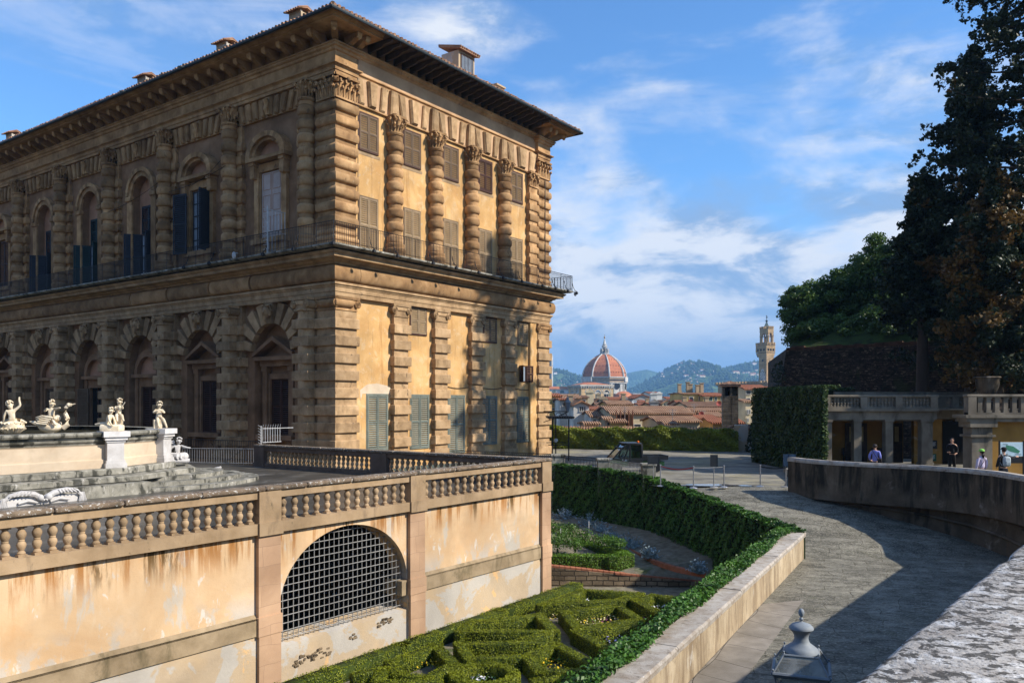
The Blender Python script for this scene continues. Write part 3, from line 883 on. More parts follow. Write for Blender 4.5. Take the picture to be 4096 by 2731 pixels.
while x < LW + EV - 0.1:
	rr = 0.105 + random.uniform(-0.012, 0.012)
	jz = random.uniform(-0.02, 0.025)
	run = min(1.6, x + EV, LW + EV - x)
	mb.tube([(x, -EV - 0.08 + random.uniform(-0.04, 0.03), ZE + 0.03 + jz), (x, -EV + run, ZE + 0.05 + run * sl + jz)], rr, 7)
	x += 0.30
mb.tube([(-EV, -EV, ZE + 0.08), (RX, RX, ZE + RH + 0.08)], 0.14, 7)
mb.build('roof', TILE, palace)
mb = MB()
mb.tube([(-EV - 0.05, YB, ZE - 0.06), (-EV - 0.05, -EV - 0.05, ZE - 0.06), (LW + EV + 0.05, -EV - 0.05, ZE - 0.06), (LW + EV + 0.05, 5, ZE - 0.06)], 0.10, 8)
for y in (4.6, 11.6, 18.5, 25.6, 32.6, 38.0):
	mb.tube([(-EV - 0.1, y, ZE - 0.1), (-EV - 0.35, y - 0.02, ZE - 0.2), (-EV - 0.55, y, ZE - 0.22)], 0.055, 6)
mb.tube([(1.66, -0.06, 20.0), (1.66, -0.06, 8.7)], 0.02, 5)
mb.tube([(1.72, -0.22 + 0.4, 6.0), (1.72, 0.18, -3.9)], 0.02, 5)
mb.tube([(20.9, -0.2, 17.0), (20.9, -0.2, 8.7)], 0.03, 5)
mb.build('gutter', GUTMETAL, palace)
def chimney(x, y, w, l, h):
	zb = ZE + (x + EV) * sl
	mb = MB()
	mb.box(x - w, x + w, y - l, y + l, zb - 0.3, zb + h)
	mb.box(x - w - 0.03, x - w + 0.12, y - l * 0.95, y + l * 0.95, zb + h, zb + h + 0.1)
	c = mb.build('chimney', TERRA2, palace)
	mb = MB()
	mb.ext([(x - w - 0.28, y - l - 0.15, zb + h + 0.06), (x, y - l - 0.15, zb + h + 0.34), (x + w + 0.28, y - l - 0.15, zb + h + 0.06), (x, y - l - 0.15, zb + h + 0.24)], (0, 2 * l + 0.3, 0))
	yy = y - l - 0.1
	while yy < y + l + 0.15:
		mb.tube([(x - w - 0.3, yy, zb + h + 0.08), (x, yy, zb + h + 0.36), (x + w + 0.3, yy, zb + h + 0.08)], 0.06, 5)
		yy += 0.2
	mb.build('chimney_cap', TILE, c)
for y in (2.1, 9.0, 18.0, 38.0):
	chimney(-0.75, y, 0.36, 0.52, 0.6)
mb = MB()
mb.box(10.8, 12.5, 0.0, 1.5, ZE + 0.3, 23.5)
dm = mb.build('dormer', TERRA2, palace)
mb = MB()
mb.box(16.6, 17.5, 1.2, 2.0, 21.8, 23.2)
mb.box(16.5, 17.6, 1.1, 2.1, 23.2, 23.32)
mb.build('chimney', TERRA2, palace)
mb = MB()
mb.ext([(10.6, -0.3, 23.47), (12.7, -0.3, 23.47), (12.7, -0.3, 23.57), (10.6, -0.3, 23.57)], (0, 1.9, 0.5))
x = 10.65
while x < 12.7:
	mb.tube([(x, -0.36, 23.6), (x, 1.6, 24.12)], 0.07, 5)
	x += 0.2
mb.build('dormer_roof', TILE, dm)
mb = MB()
mb.box(11.05, 12.25, -0.03, 0.02, 22.1, 23.25)
mb.build('pane', WINGLASS, dm)
mb = MB()
for q in range(9):
	x = 11.05 + 1.2 * q / 8
	mb.box(x - 0.012, x + 0.012, -0.07, -0.045, 22.1, 23.25)
for a in (11.0, 12.23):
	mb.box(a, a + 0.07, -0.06, 0.0, 22.0, 23.3)
mb.box(11.0, 12.3, -0.06, 0.0, 23.25, 23.33)
mb.box(11.0, 12.3, -0.08, 0.0, 21.95, 22.1)
mb.build('window_frame', SHBROWN, dm)
# ---- banded columns of the upper floor
def make_column(top, nb, zc1, loc):
	mb = MB()
	prof = [(0.62, ZF), (0.62, 9.0), (0.66, 9.04), (0.68, 9.14), (0.66, 9.24), (0.58, 9.28), (0.58, 9.36), (0.62, 9.42), (0.62, 9.52), (0.5, 9.58), (0.44, 9.62)]
	for k in range(nb - 1, -1, -1):
		zt = top - 0.805 * k
		r0, rb = 0.42, 0.54 + random.uniform(-0.02, 0.02)
		prof += [(r0, zt - 0.58), (rb - 0.09, zt - 0.57), (rb - 0.02, zt - 0.49), (rb, zt - 0.38), (rb, zt - 0.2), (rb - 0.02, zt - 0.1), (rb - 0.09, zt - 0.02), (r0, zt - 0.01)]
	prof += [(0.45, top + 0.02), (0.45, zc1 - 1.2), (0.5, zc1 - 1.18), (0.5, zc1 - 1.1)]
	mb.lathe(prof, n=24)
	for i, v in enumerate(mb.v):
		mb.v[i] = (v[0] + random.uniform(-0.008, 0.008), v[1] + random.uniform(-0.008, 0.008), v[2])
	c = mb.build('column', STONE, palace, smooth=True, loc=loc)
	mb = MB()
	corinthian_round(mb, 0.47, zc1 - 1.12, zc1)
	mb.build('capital', STONE, c, smooth=True)
	return c
col0 = make_column(15.72, 8, 17.26, (4.72, -0.02, 0))
for x in (8.45, 12.18, 15.91):
	copy_tree(col0).location = (x, -0.02, 0)
COLY = [2.3 + 7.26 * k for k in range(7)]
col1 = make_column(17.0, 9, 18.42, (-0.12, COLY[0], 0))
for y in COLY[1:]:
	copy_tree(col1).location = (-0.12, y, 0)
mb = MB(XR)
mb.box(19.05, 20.15, -0.3, 0.02, ZF, 16.2)
for k in range(8):
	zt = 15.72 - 0.8 * k
	mb.cush(18.98, 20.2, -0.3, 0.14, zt - 0.58, zt, 0.16, 0.02)
corinthian_flat(mb, 19.1, 20.1, -0.3, 0.04, 16.14, 17.26)
mb.build('half_pilaster', STONE, palace, smooth=True)
mb = MB(XR)
mb.box(19.3, 20.2, -0.3, -0.05, ZB, 5.98)
mb.build('pier_return', STUCCO, palace)
# ---- flat arch of long voussoirs under the upper entablature
def voussoirs(mb, sa, sb, zb, zt, d, count):
	w = (sb - sa) / count
	mid = (sa + sb) / 2
	for k in range(count):
		c = sa + (k + 0.5) * w
		lean = (c - mid) / (sb - sa) * 0.75
		key = (k == count // 2)
		a = w * (0.27 if not key else 0.36)
		q = 0.02
		dd = d + (0.17 if not key else 0.24)
		pts0 = [(c - a * 0.85 - lean * 0.0, zb + q), (c + a * 0.85, zb + q), (c + a * 1.25 + lean, zt - q), (c - a * 1.25 + lean, zt - q)]
		pts1 = [(c - a * 0.6, zb + 0.1), (c + a * 0.6, zb + 0.1), (c + a * 1.0 + lean, zt - 0.06), (c - a * 1.0 + lean, zt - 0.06)]
		mb.rings([[(p[0], d - 0.05, p[1]) for p in pts0], [(p[0], d + 0.1, p[1]) for p in pts0], [(p[0], dd, p[1]) for p in pts1]])
mb = MB(XR)
mb.box(1.6, 20.2, -0.3, -0.19, 17.28, 18.88)
mb.build('arch_band', PINK, palace)
mb = MB(XR)
cx = [0.99, 4.72, 8.45, 12.18, 15.91, 19.6]
for a, b in zip(cx[:-1], cx[1:]):
	voussoirs(mb, a + 0.5 if a > 2 else 1.7, b - 0.5 if b < 19 else 20.1, 17.3, 18.82, -0.19, 3)
for c in cx[1:-1]:
	mb.rings([[(c - 0.4, -0.2, 17.3), (c + 0.4, -0.2, 17.3), (c + 0.3, -0.2, 18.82), (c - 0.3, -0.2, 18.82)],
			  [(c - 0.38, 0.04, 17.3), (c + 0.38, 0.04, 17.3), (c + 0.28, 0.04, 18.8), (c - 0.28, 0.04, 18.8)],
			  [(c - 0.26, 0.12, 17.36), (c + 0.26, 0.12, 17.36), (c + 0.18, 0.12, 18.74), (c - 0.18, 0.12, 18.74)]])
mb.build('flat_arch', STONE2, palace)
# lintel strip
mb = MB(XR)
mb.box(1.6, 20.2, -0.3, -0.10, 17.2, 17.29)
mb.build('lintel', STONE, palace)
# ---- windows of the lit front
for k in range(5):
	c = 2.78 + 3.74 * k
	window_closed(XR, c - 0.72, c + 0.72, 14.78, 16.85, -0.25, SHBROWN, SHTANF if k != 3 else SHBROWN, palace, 0.10)
	window_closed(XR, c - 0.72, c + 0.72, 8.75, 12.0, -0.25, SHTANF, SHTAN, palace, 0.07)
	mb = MB(XR)
	mb.box(c - 0.95, c + 0.95, -0.3, -0.236, 14.45, 14.62)
	mb.build('sill', TSTONE, palace)
for (c, w, z0, z1, fm, sm) in ((3.5, 0.82, -2.8, 0.42, SHGREY, SHGREY), (7.23, 0.82, -2.85, 0.41, SHGREY, SHGREY), (10.85, 0.82, -3.35, 0.40, SHGREY, SHGREY),
							   (14.45, 0.84, -2.9, 0.36, SHGREY, SHGREY), (18.7, 0.86, -2.9, 0.32, SHGREY, SHGREY),
							   (7.1, 0.72, 4.3, 6.0 - 0.08, SHBROWN, SHTAN), (14.55, 0.72, 4.25, 5.9, SHBROWN, SHTANF), (18.55, 0.6, 4.25, 5.88, SHTANF, SHTAN)):
	window_closed(XR, c - w, c + w, z0, z1, -0.25, fm, sm, palace, 0.08)
mb = MB(XR)
mb.box(18.15, 18.2, -0.3, -0.2, 1.5, 2.72)
mb.box(18.85, 18.9, -0.3, -0.2, 1.5, 2.72)
mb.box(18.2, 18.85, -0.3, -0.2, 2.66, 2.72)
mb.box(18.2, 18.85, -0.3, -0.2, 1.5, 1.57)
mb.box(18.5, 18.55, -0.28, -0.21, 1.57, 2.66)
sw = mb.build('small_window', SHBROWN, palace)
mb = MB(XR)
mb.box(18.2, 18.85, -0.27, -0.235, 1.57, 2.66)
mb.build('pane', WINGLASS, sw)
XA = lambda s, d, h: XR(18.15 - 0.5 * s * 0.9 - 0.0 - d * 0.5, -0.2 + s * 0.8 + 0.0, h)
shutter_leaf(XA, 0.0, 0.66, 1.5, 2.72, 0.0).build('shutter', SHBROWN, sw)
XA2 = lambda s, d, h: XR(18.92 + s * 0.95, -0.2 + s * 0.28 + d, h)
shutter_leaf(XA2, 0.0, 0.66, 1.5, 2.72, 0.0).build('shutter', SHBROWN, sw)
mb = MB(XR)
mb.ext([(2.3, -0.246, 0.5), (4.7, -0.246, 0.5), (4.75, -0.246, 0.8), (4.3, -0.246, 1.0), (3.5, -0.246, 1.12), (2.7, -0.246, 1.05), (2.1, -0.246, 0.7), (2.15, -0.246, 0.1)], (0, 0.012, 0))
mb.build('plaster_patch', BASIN, palace)
mb = MB(XR)
for a, b in ((9.9, 12.1), (13.5, 15.9), (17.3, 20.2)):
	mb.tube([(a + (b - a) * k / 6, -0.2, 1.02 - 0.10 * math.sin(PI * k / 6)) for k in range(7)], 0.022, 4)
mb.build('cable', IRON, palace)
# lower pilasters of the lit front
for c in (5.3, 9.05, 12.8, 16.6):
	mb = MB(XR)
	mb.box(c - 0.62, c + 0.62, -0.3, 0.0, -3.0, 5.98)
	mb.box(c - 0.72, c + 0.72, -0.3, 0.08, -3.35, -3.0)
	mb.box(c - 0.8, c + 0.8, -0.3, 0.16, ZB, -3.35)
	for zt in BLK:
		mb.cush(c - 0.74, c + 0.74, -0.3, 0.16, zt - 0.58, zt, 0.05, 0.02)
	p_ = mb.build('pilaster', STONE2, palace)
	mb = MB(XR)
	ionic(mb, c, 0.6, -0.3, 0.02)
	mb.build('capital', STONE2, p_, smooth=True)
# ================= court front (in shade)
BAYC = [y + 3.63 for y in COLY]
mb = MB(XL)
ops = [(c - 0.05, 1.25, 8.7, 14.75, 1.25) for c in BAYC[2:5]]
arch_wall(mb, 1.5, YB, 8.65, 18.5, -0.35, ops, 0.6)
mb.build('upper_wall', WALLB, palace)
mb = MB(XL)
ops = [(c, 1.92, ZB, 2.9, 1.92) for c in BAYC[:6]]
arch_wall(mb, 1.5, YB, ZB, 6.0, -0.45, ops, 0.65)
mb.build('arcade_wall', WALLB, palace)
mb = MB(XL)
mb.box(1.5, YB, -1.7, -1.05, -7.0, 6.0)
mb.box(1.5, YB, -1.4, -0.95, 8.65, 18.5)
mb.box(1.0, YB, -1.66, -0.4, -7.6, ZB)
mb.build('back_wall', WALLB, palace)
# backing pilasters and lower banded columns
for i, y in enumerate(COLY):
	mb = MB(XL)
	mb.box(y - 0.85, y + 0.85, -0.4, -0.16, ZF, 17.2)
	for zt in CUS[1:]:
		if i == 0:
			mb.cush(y - 0.1, y + 1.0, -0.4, 0.0, zt - 0.6, zt, 0.17, 0.02)
		else:
			mb.cush(y - 1.0, y + 1.0, -0.4, 0.0, zt - 0.6, zt, 0.17, 0.02)
	mb.build('backing_pilaster', STONE, palace, smooth=True)
	mb = MB(XL)
	mb.lathe([(0.62, -3.0), (0.56, -2.9), (0.54, 5.2), (0.62, 5.24), (0.62, 5.32), (0.54, 5.36), (0.54, 5.6)], y, 0.05, 0, 18)
	mb.box(y - 0.9, y + 0.9, -0.5, -0.1, ZB, 6.0)
	for zt in BLK:
		mb.cush(y - 0.68, y + 0.68, -0.5, 0.62, zt - 0.58, zt, 0.05, 0.02)
		mb.cush(y - 1.08, y + 1.08, -0.5, 0.12, zt - 0.58, zt, 0.05, 0.02)
	mb.box(y - 0.85, y + 0.85, -0.5, 0.8, ZB, -3.2)
	mb.box(y - 0.75, y + 0.75, -0.5, 0.7, -3.2, -2.9)
	lc = mb.build('arcade_column', STONE2, palace)
	mb = MB(XL)
	ionic(mb, y, 0.52, -0.45, 0.56)
	mb.build('capital', STONE2, lc, smooth=True)
# flat arches above, stepped voussoirs below
for i, c in enumerate(BAYC[:6]):
	a, b = COLY[i], COLY[i] + 7.26
	mb = MB(XL)
	mb.box(a + 0.5, b - 0.5, -0.4, -0.2, 17.25, 18.46)
	n = 9
	voussoirs(mb, a + 0.8, b - 0.8, 17.28, 18.42, -0.2, n)
	mb.tube([(c, 0.05, 17.3), (c, 0.16, 17.6), (c, 0.10, 17.9), (c, 0.22, 18.2)], 0.16, 6)
	mb.build('flat_arch', STONE, palace)
	mb = MB(XL)
	sp_, r = 2.9, 1.92
	for kk in range(-4, 5):
		ang = PI / 2 + kk * R(19)
		w = R(7.2)
		if kk == 0:
			continue
		o1 = min(3.25, (5.92 - sp_) / max(0.2, math.sin(ang)), 2.72 / max(0.2, abs(math.cos(ang))))
		pts = []
		for aa, rr in ((ang - w, r - 0.02), (ang + w, r - 0.02), (ang + w * 0.78, o1), (ang - w * 0.78, o1)):
			pts.append((c + rr * math.cos(aa), -0.5, sp_ + rr * math.sin(aa)))
		mb.ext(pts, (0, 0.36, 0))
	# keystone with a carved mask
	mb.ext([(c - 0.28, -0.5, 4.72), (c + 0.28, -0.5, 4.72), (c + 0.42, -0.5, 5.96), (c - 0.42, -0.5, 5.96)], (0, 0.5, 0))
	mb.build('arch_voussoirs', STONE2, palace)
	mb = MB(XL)
	mb.ball((c, 0.08, 5.42), 0.3, 9, 7, 1.25)
	mb.ball((c, 0.36, 5.36), 0.09, 6, 4)
	for q in (-1, 1):
		mb.ball((c + q * 0.13, 0.3, 5.5), 0.08, 6, 4)
		mb.tube([(c + q * 0.1, 0.22, 5.75), (c + q * 0.34, 0.15, 5.8), (c + q * 0.36, 0.1, 5.5), (c + q * 0.27, 0.12, 5.2)], 0.1, 6)
	mb.tube([(c, 0.25, 5.2), (c, 0.22, 4.9), (c, 0.1, 4.75)], 0.16, 6, 0.06)
	mb.build('keystone_mask', STONE2, palace, smooth=True)
# lower bay fillings
XD = lambda s, d, h: XL(s, d + 0.6, h)
for i, c in enumerate(BAYC[:6]):
	if i in (0, 1, 5):
		mb = MB(XD)
		for q in (-1, 1):
			mb.box(c + q * 1.25 - 0.2, c + q * 1.25 + 0.2, -1.7, -1.3, -2.0, 2.2)
			mb.box(c + q * 1.25 - 0.26, c + q * 1.25 + 0.26, -1.7, -1.24, 1.9, 2.2)
			mb.cush(c + q * 1.25 - 0.22, c + q * 1.25 + 0.22, -1.7, -1.1, -3.0, -2.3, 0.1)
		mb.box(c - 1.6, c + 1.6, -1.7, -1.2, 2.2, 2.55)
		mb.box(c - 1.85, c + 1.85, -1.7, -0.9, 2.55, 2.78)
		for q in (-1, 1):
			mb.ext([(c + q * 1.9, -1.7, 2.78), (c + q * 1.9, -1.7, 3.0), (c, -1.7, 4.0), (c, -1.7, 3.74)], (0, 0.85, 0))
		mb.ext([(c - 1.4, -1.68, 2.8), (c + 1.4, -1.68, 2.8), (c, -1.68, 3.6)], (0, 0.15, 0))
		mb.box(c - 1.02, c - 0.86, -1.7, -1.42, -2.0, 1.75)
		mb.box(c + 0.86, c + 1.02, -1.7, -1.42, -2.0, 1.75)
		mb.box(c - 1.02, c + 1.02, -1.7, -1.42, 1.42, 1.75)
		mb.box(c - 1.7, c + 1.7, -1.7, -0.95, -2.3, -2.0)
		mb.ext([(c - 0.7, -1.65, -3.2), (c, -1.65, -3.6), (c + 0.7, -1.65, -3.2), (c, -1.65, -2.7)], (0, 0.12, 0))
		mb.build('aedicule', WALLB, palace)
		window_closed(XD, c - 0.86, c + 0.86, -2.0, 1.42, -1.6, SHBROWN, SHBROWN, palace, 0.02)
	else:
		mb = MB(XD)
		arc_band(mb, c, 2.0, 1.25, 1.62, -1.7, -1.25, n=18)
		arc_band(mb, c, 2.0, 1.62, 1.82, -1.7, -1.4, n=18)
		mb.box(c - 1.75, c + 1.75, -1.7, -1.1, 1.75, 2.0)
		mb.box(c - 1.62, c - 1.22, -1.7, -1.3, ZB, 1.75)
		mb.box(c + 1.22, c + 1.62, -1.7, -1.3, ZB, 1.75)
		mb.box(c - 1.22, c - 0.95, -1.7, -1.4, ZB, 1.1)
		mb.box(c + 0.95, c + 1.22, -1.7, -1.4, ZB, 1.1)
		mb.box(c - 1.22, c + 1.22, -1.7, -1.4, 1.1, 1.75)
		mb.build('arched_doorway', WALLB, palace)
		mb = MB(XD)
		mb.prism([(c - 1.24, -1.64), (c + 1.24, -1.64), (c + 1.24, -1.6), (c - 1.24, -1.6)], 2.0, 3.0)
		arc_band(mb, c, 2.0, 0.0, 1.26, -1.64, -1.58, n=14)
		mb.build('lunette', SALMON, palace)
		if i == 3:
			mb = MB(XD)
			mb.box(c - 0.95, c + 0.95, -1.66, -1.62, ZB, 1.1)
			dd = mb.build('open_door', DARK, palace)
			XO = lambda s, d, h: XD(c + 0.95 + s * 0.9, -1.3 + s * 0.4 + d, h)
			shutter_leaf(XO, 0.0, 0.95, -3.6, 1.05, 0.0).build('shutter', SHTANF, dd)
			mb = MB(XD)
			for z in (-2.2, -0.9, 0.3):
				mb.box(c - 0.95, c + 0.0, -1.6, -1.54, z, z + 0.07)
			for s in (-0.95, -0.5, -0.05):
				mb.box(c + s, c + s + 0.08, -1.6, -1.54, ZB, 1.1)
			mb.build('window_frame', SHBROWN, dd)
		else:
			window_closed(XD, c - 0.93, c + 0.93, -3.8, 1.08, -1.6, SHBROWN, SHTANF if i == 4 else SHBROWN, palace, 0.02)
# upper bay fillings
for i, c in enumerate(BAYC[:6]):
	if i in (0, 1, 5):
		mb = MB(XL)
		for q in (-1, 1):
			mb.box(c + q * 1.32 - 0.2, c + q * 1.32 + 0.2, -0.4, -0.12, 9.9, 14.3)
			mb.cush(c + q * 1.4 - 0.2, c + q * 1.4 + 0.2, -0.4, 0.14, 13.6, 14.45, 0.1)
			mb.box(c + q * 1.4 - 0.24, c + q * 1.4 + 0.24, -0.4, 0.2, 14.4, 14.6)
		mb.box(c - 1.15, c + 1.15, -0.4, -0.15, 14.0, 14.5)
		mb.box(c - 1.85, c + 1.85, -0.4, 0.3, 14.6, 14.82)
		arc_band(mb, c, 14.82, 1.45, 1.85, -0.4, 0.3, n=18, ry=0.78)
		arc_band(mb, c, 14.82, 1.2, 1.45, -0.4, 0.12, n=18, ry=0.78)
		mb.box(c - 1.12, c - 0.95, -0.4, -0.2, 9.9, 14.0)
		mb.box(c + 0.95, c + 1.12, -0.4, -0.2, 9.9, 14.0)
		mb.box(c - 1.6, c + 1.6, -0.4, 0.12, 9.6, 9.9)
		mb.box(c - 1.4, c + 1.4, -0.4, -0.1, ZF, 9.6)
		mb.build('aedicule', STONE, palace)
		mb = MB(XL)
		arc_band(mb, c, 14.82, 0.0, 1.22, -0.36, -0.3, n=12, ry=0.78)
		mb.build('tympanum', SALMON, palace)
		if i == 0:
			mb = MB(XL)
			mb.box(c - 0.95, c + 0.95, -0.38, -0.28, 9.9, 13.95)
			bp_ = mb.build('blind_panel', M('blind_window_plaster', [(0.3, (0.42, 0.34, 0.30)), (0.7, (0.52, 0.43, 0.38))], 2, 6, 0.9, 0.15, 20), palace)
			mb = MB(XL)
			for z in (10.3, 11.6, 12.9):
				for q in (-1, 1):
					a, b = c + q * 0.45 - 0.34, c + q * 0.45 + 0.34
					for (p0, p1) in (((a, z), (b, z)), ((b, z), (b, z + 0.95)), ((b, z + 0.95), (a, z + 0.95)), ((a, z + 0.95), (a, z))):
						mb.tube([(p0[0], -0.275, p0[1]), (p1[0], -0.275, p1[1])], 0.016, 4)
			mb.tube([(c, -0.275, 9.95), (c, -0.275, 13.9)], 0.02, 4)
			mb.build('painted_lines', SALMON, bp_)
		elif i == 1:
			mb = MB(XL)
			mb.box(c - 0.92, c + 0.92, -0.36, -0.3, 9.9, 13.9)
			wv = mb.build('window', WINGLASS, palace)
			mb = MB(XL)
			for s in (-0.92, -0.48, -0.06, 0.40, 0.84):
				mb.box(c + s, c + s + (0.05 if s not in (-0.06,) else 0.12), -0.3, -0.25, 9.9, 13.9)
			for z in (9.9, 10.65, 11.45, 12.25, 13.05, 13.82):
				mb.box(c - 0.92, c + 0.92, -0.3, -0.25, z, z + 0.055)
			mb.build('window_frame', SHBLUE, wv)
			XO = lambda s, d, h: XL(c + 0.98 + s * 0.97, 0.16 + d + s * 0.22, h)
			shutter_leaf(XO, 0.0, 1.15, 9.8, 13.75, 0.0).build('shutter', SHBLUE, wv)
			XO2 = lambda s, d, h: XL(c - 0.98 - s * 0.25 + d, -0.25 + s * 0.95, h)
			shutter_leaf(XO2, 0.0, 1.0, 9.8, 13.75, 0.0).build('shutter', SHBLUE, wv)
		else:
			window_closed(XL, c - 0.93, c + 0.93, 9.95, 13.9, -0.34, SHBROWN, SHBROWN, palace, 0.02)
	else:
		c -= 0.05
		mb = MB(XL)
		arc_band(mb, c, 14.75, 1.26, 1.58, -0.4, -0.2, n=18)
		arc_band(mb, c, 14.75, 1.58, 1.86, -0.4, -0.08, n=18)
		for q in (-1, 1):
			mb.box(c + q * 1.55 - 0.3, c + q * 1.55 + 0.3, -0.4, -0.22, ZF, 14.45)
			mb.cush(c + q * 1.55 - 0.36, c + q * 1.55 + 0.36, -0.4, -0.1, 14.4, 14.75, 0.08)
		mb.build('archivolt', STONE, palace)
		mb = MB(XL)
		mb.box(c - 1.24, c + 1.24, -0.93, -0.86, ZF, 16.1)
		mb.build('blocked_arch', SALMON, palace)
		shm = SHTEAL if i == 3 else SHBLUE
		w = window_closed(XL, c - 0.85, c + 0.85, 12.1, 14.0, -0.84, shm, shm, palace, 0.05)
		mb = MB(XL)
		mb.box(c - 0.85, c + 0.85, -0.86, -0.82, ZF, 12.0)
		mb.build('pane', WINGLASS, w)
		mb = MB(XL)
		for s in (-0.85, -0.42, 0.0, 0.42, 0.8):
			mb.box(c + s, c + s + 0.06, -0.82, -0.76, ZF, 12.0)
		for z in (9.4, 10.3, 11.2, 11.95):
			mb.box(c - 0.85, c + 0.85, -0.82, -0.76, z, z + 0.05)
		mb.build('window_frame', SHBLUE, w)
		XO = lambda s, d, h: XL(c + 0.9 + s * 0.62, -0.8 + s * 0.78 + d, h)
		shutter_leaf(XO, 0.0, 1.15, 8.75, 12.05, 0.0, solid=True).build('shutter', shm, w)
		XO2 = lambda s, d, h: XL(c - 0.9 - s * 0.1 + d, -0.8 + s * 0.98, h)
		shutter_leaf(XO2, 0.0, 0.8, 8.75, 12.05, 0.0, solid=True).build('shutter', shm, w)
mb = MB()  # unseen opposite wing, added to bounce warm light onto the court front
mb.box(-62, -50, 22, 70, -8, 21)
for k in range(6):
	mb.box(-50, -49.4, 24 + 7.2 * k, 25.2 + 7.2 * k, -4, 20)
mb.box(-50, -49, 22, 70, 6, 8.6)
mb.box(-50, -48.6, 22, 70, 20, 21.2)
mb.build('unseen_bounce_wing', STONE, palace)
# white gate standing on the balcony
mb = MB(XL)
for q in range(6):
	y = 4.1 + 0.0 * q
	d = 0.05 + q * 0.23
	mb.tube([(4.3, d, 8.65), (4.3, d, 11.2)], 0.022, 5)
for z in (8.8, 9.9, 11.15):
	mb.tube([(4.3, 0.0, z), (4.3, 1.3, z)], 0.025, 5)
for q in range(10):
	mb.tube([(4.3, 1.3, 8.8 + q * 0.26), (4.18, 1.55, 8.9 + q * 0.26)], 0.012, 4)
	mb.tube([(4.3, 1.3, 8.85 + q * 0.26), (4.45, 1.5, 8.8 + q * 0.26)], 0.012, 4)
mb.tube([(4.3, 1.3, 8.65), (4.3, 1.3, 11.35)], 0.04, 5)
mb.build('balcony_gate', WHITEIRON, palace)
mb = MB(XL)
for a, b, z0, z1, dd in ((15.6, 9.4, 14.0, 14.7, 0.55), (23.5, 16.6, 13.7, 14.9, 0.55), (13.0, 9.6, 14.0, 15.2, 0.6)):
	mb.tube([(a + (b - a) * k / 8, dd, z0 + (z1 - z0) * k / 8 - 0.2 * math.sin(PI * k / 8)) for k in range(9)], 0.018, 4)
mb.build('wires', IRON, palace)
# ================================================================== TERRACE
TX, TY = 1.4, 32.5
FC, FS = math.cos(FACE), math.sin(FACE)
def TW(x, y):
	"""terrace frame (along the front, inward) to world"""
	return (TX + x * FC - y * FS, TY + x * FS + y * FC)
ZT = -3.35
ZG = -7.7
terrace = empty('terrace', (TX, TY, 0), FACE, 'ochre plastered terrace retaining wall with a grilled arch under a balustrade', 'terrace')
XT = lambda s, d, h: (s, -d, h)
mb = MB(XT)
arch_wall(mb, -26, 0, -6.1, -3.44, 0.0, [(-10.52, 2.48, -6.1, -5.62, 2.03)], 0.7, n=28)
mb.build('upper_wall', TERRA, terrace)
mb = MB(XT)
mb.box(-26, -13.0, -0.75, 0.05, -8.6, -6.06)
mb.box(-8.04, 0, -0.75, 0.05, -8.6, -6.06)
mb.box(-13.0, -8.04, -0.7, 0.0, -8.6, -6.55)
mb.ext([(-13.0, 0.0, -6.55), (-13.0, -0.7, -6.55), (-13.0, -0.7, -6.42)], (4.96, 0, 0))
mb.build('base_wall', TERRA2, terrace)
mb = MB()
mb.box(-0.5, 0, 0.3, 24, -8.6, -3.44)
mb.build('side_wall', TERRA2, terrace)
mb = MB()
mb.box(-14.4, -7.2, 6.4, 6.6, -8.6, -3.6)
mb.box(-14.6, -14.4, 0.7, 6.6, -8.6, -3.6)
mb.box(-7.2, -7.0, 0.7, 6.6, -8.6, -3.6)
mb.box(-14.6, -7.0, 0.7, 6.6, -3.62, -3.58)
mb.box(-14.6, -7.0, 0.7, 6.6, -7.72, -7.68)
mb.build('vault_room', M('vault_stone', (0.05, 0.042, 0.034), 2, 5, 0.95, 0.3), terrace)
mb = MB(XT)
for s in range(27):
	x = -12.9 + 4.77 * s / 26
	q = (x + 10.52) / 2.48
	zt = -5.62 + 2.03 * math.sqrt(max(0.0, 1 - q * q)) - 0.02
	if s % 2 == 0 or True:
		mb.tube([(x, -0.22, -6.62), (x, -0.22, zt)], 0.0135, 5)
z = -6.42
while z < -3.65:
	t = max(0.0, 1 - max(0.0, (z + 5.62) / 2.03) ** 2) if z > -5.62 else 1.0
	w = 2.46 * math.sqrt(t)
	mb.tube([(-10.52 - w, -0.195, z), (-10.52 + w, -0.195, z)], 0.0135, 5)
	z += 0.205
mb.build('arch_grille', GALV, terrace)
for a, b in ((-26, -13.75), (-7.35, -0.55)):
	mb = MB(XT)
	mb.box(a, b, -0.05, 0.10, -6.07, -5.62)
	mb.ext([(a, 0.10, -5.62), (a, 0.10, -5.66), (a, 0.0, -5.52), (a, -0.05, -5.62)], (b - a, 0, 0))
	mb.build('string_course', TBAND, terrace)
for (a, b) in ((-13.75, -13.05), (-8.03, -7.34), (-0.55, 0.06)):
	mb = MB(XT)
	mb.box(a, b, -0.3, 0.13, -5.6, -3.45)
	mb.box(a - 0.03, b + 0.03, -0.3, 0.17, -6.09, -5.6)
	mb.box(a, b, -0.3, 0.15, -8.6, -6.09)
	mb.build('pilaster', TPINK, terrace)
mb = MB(XT)
mb.cush(-8.3, -7.98, -0.7, 0.02, -6.1, -5.62, 0.03)
mb.build('impost', TBAND, terrace)
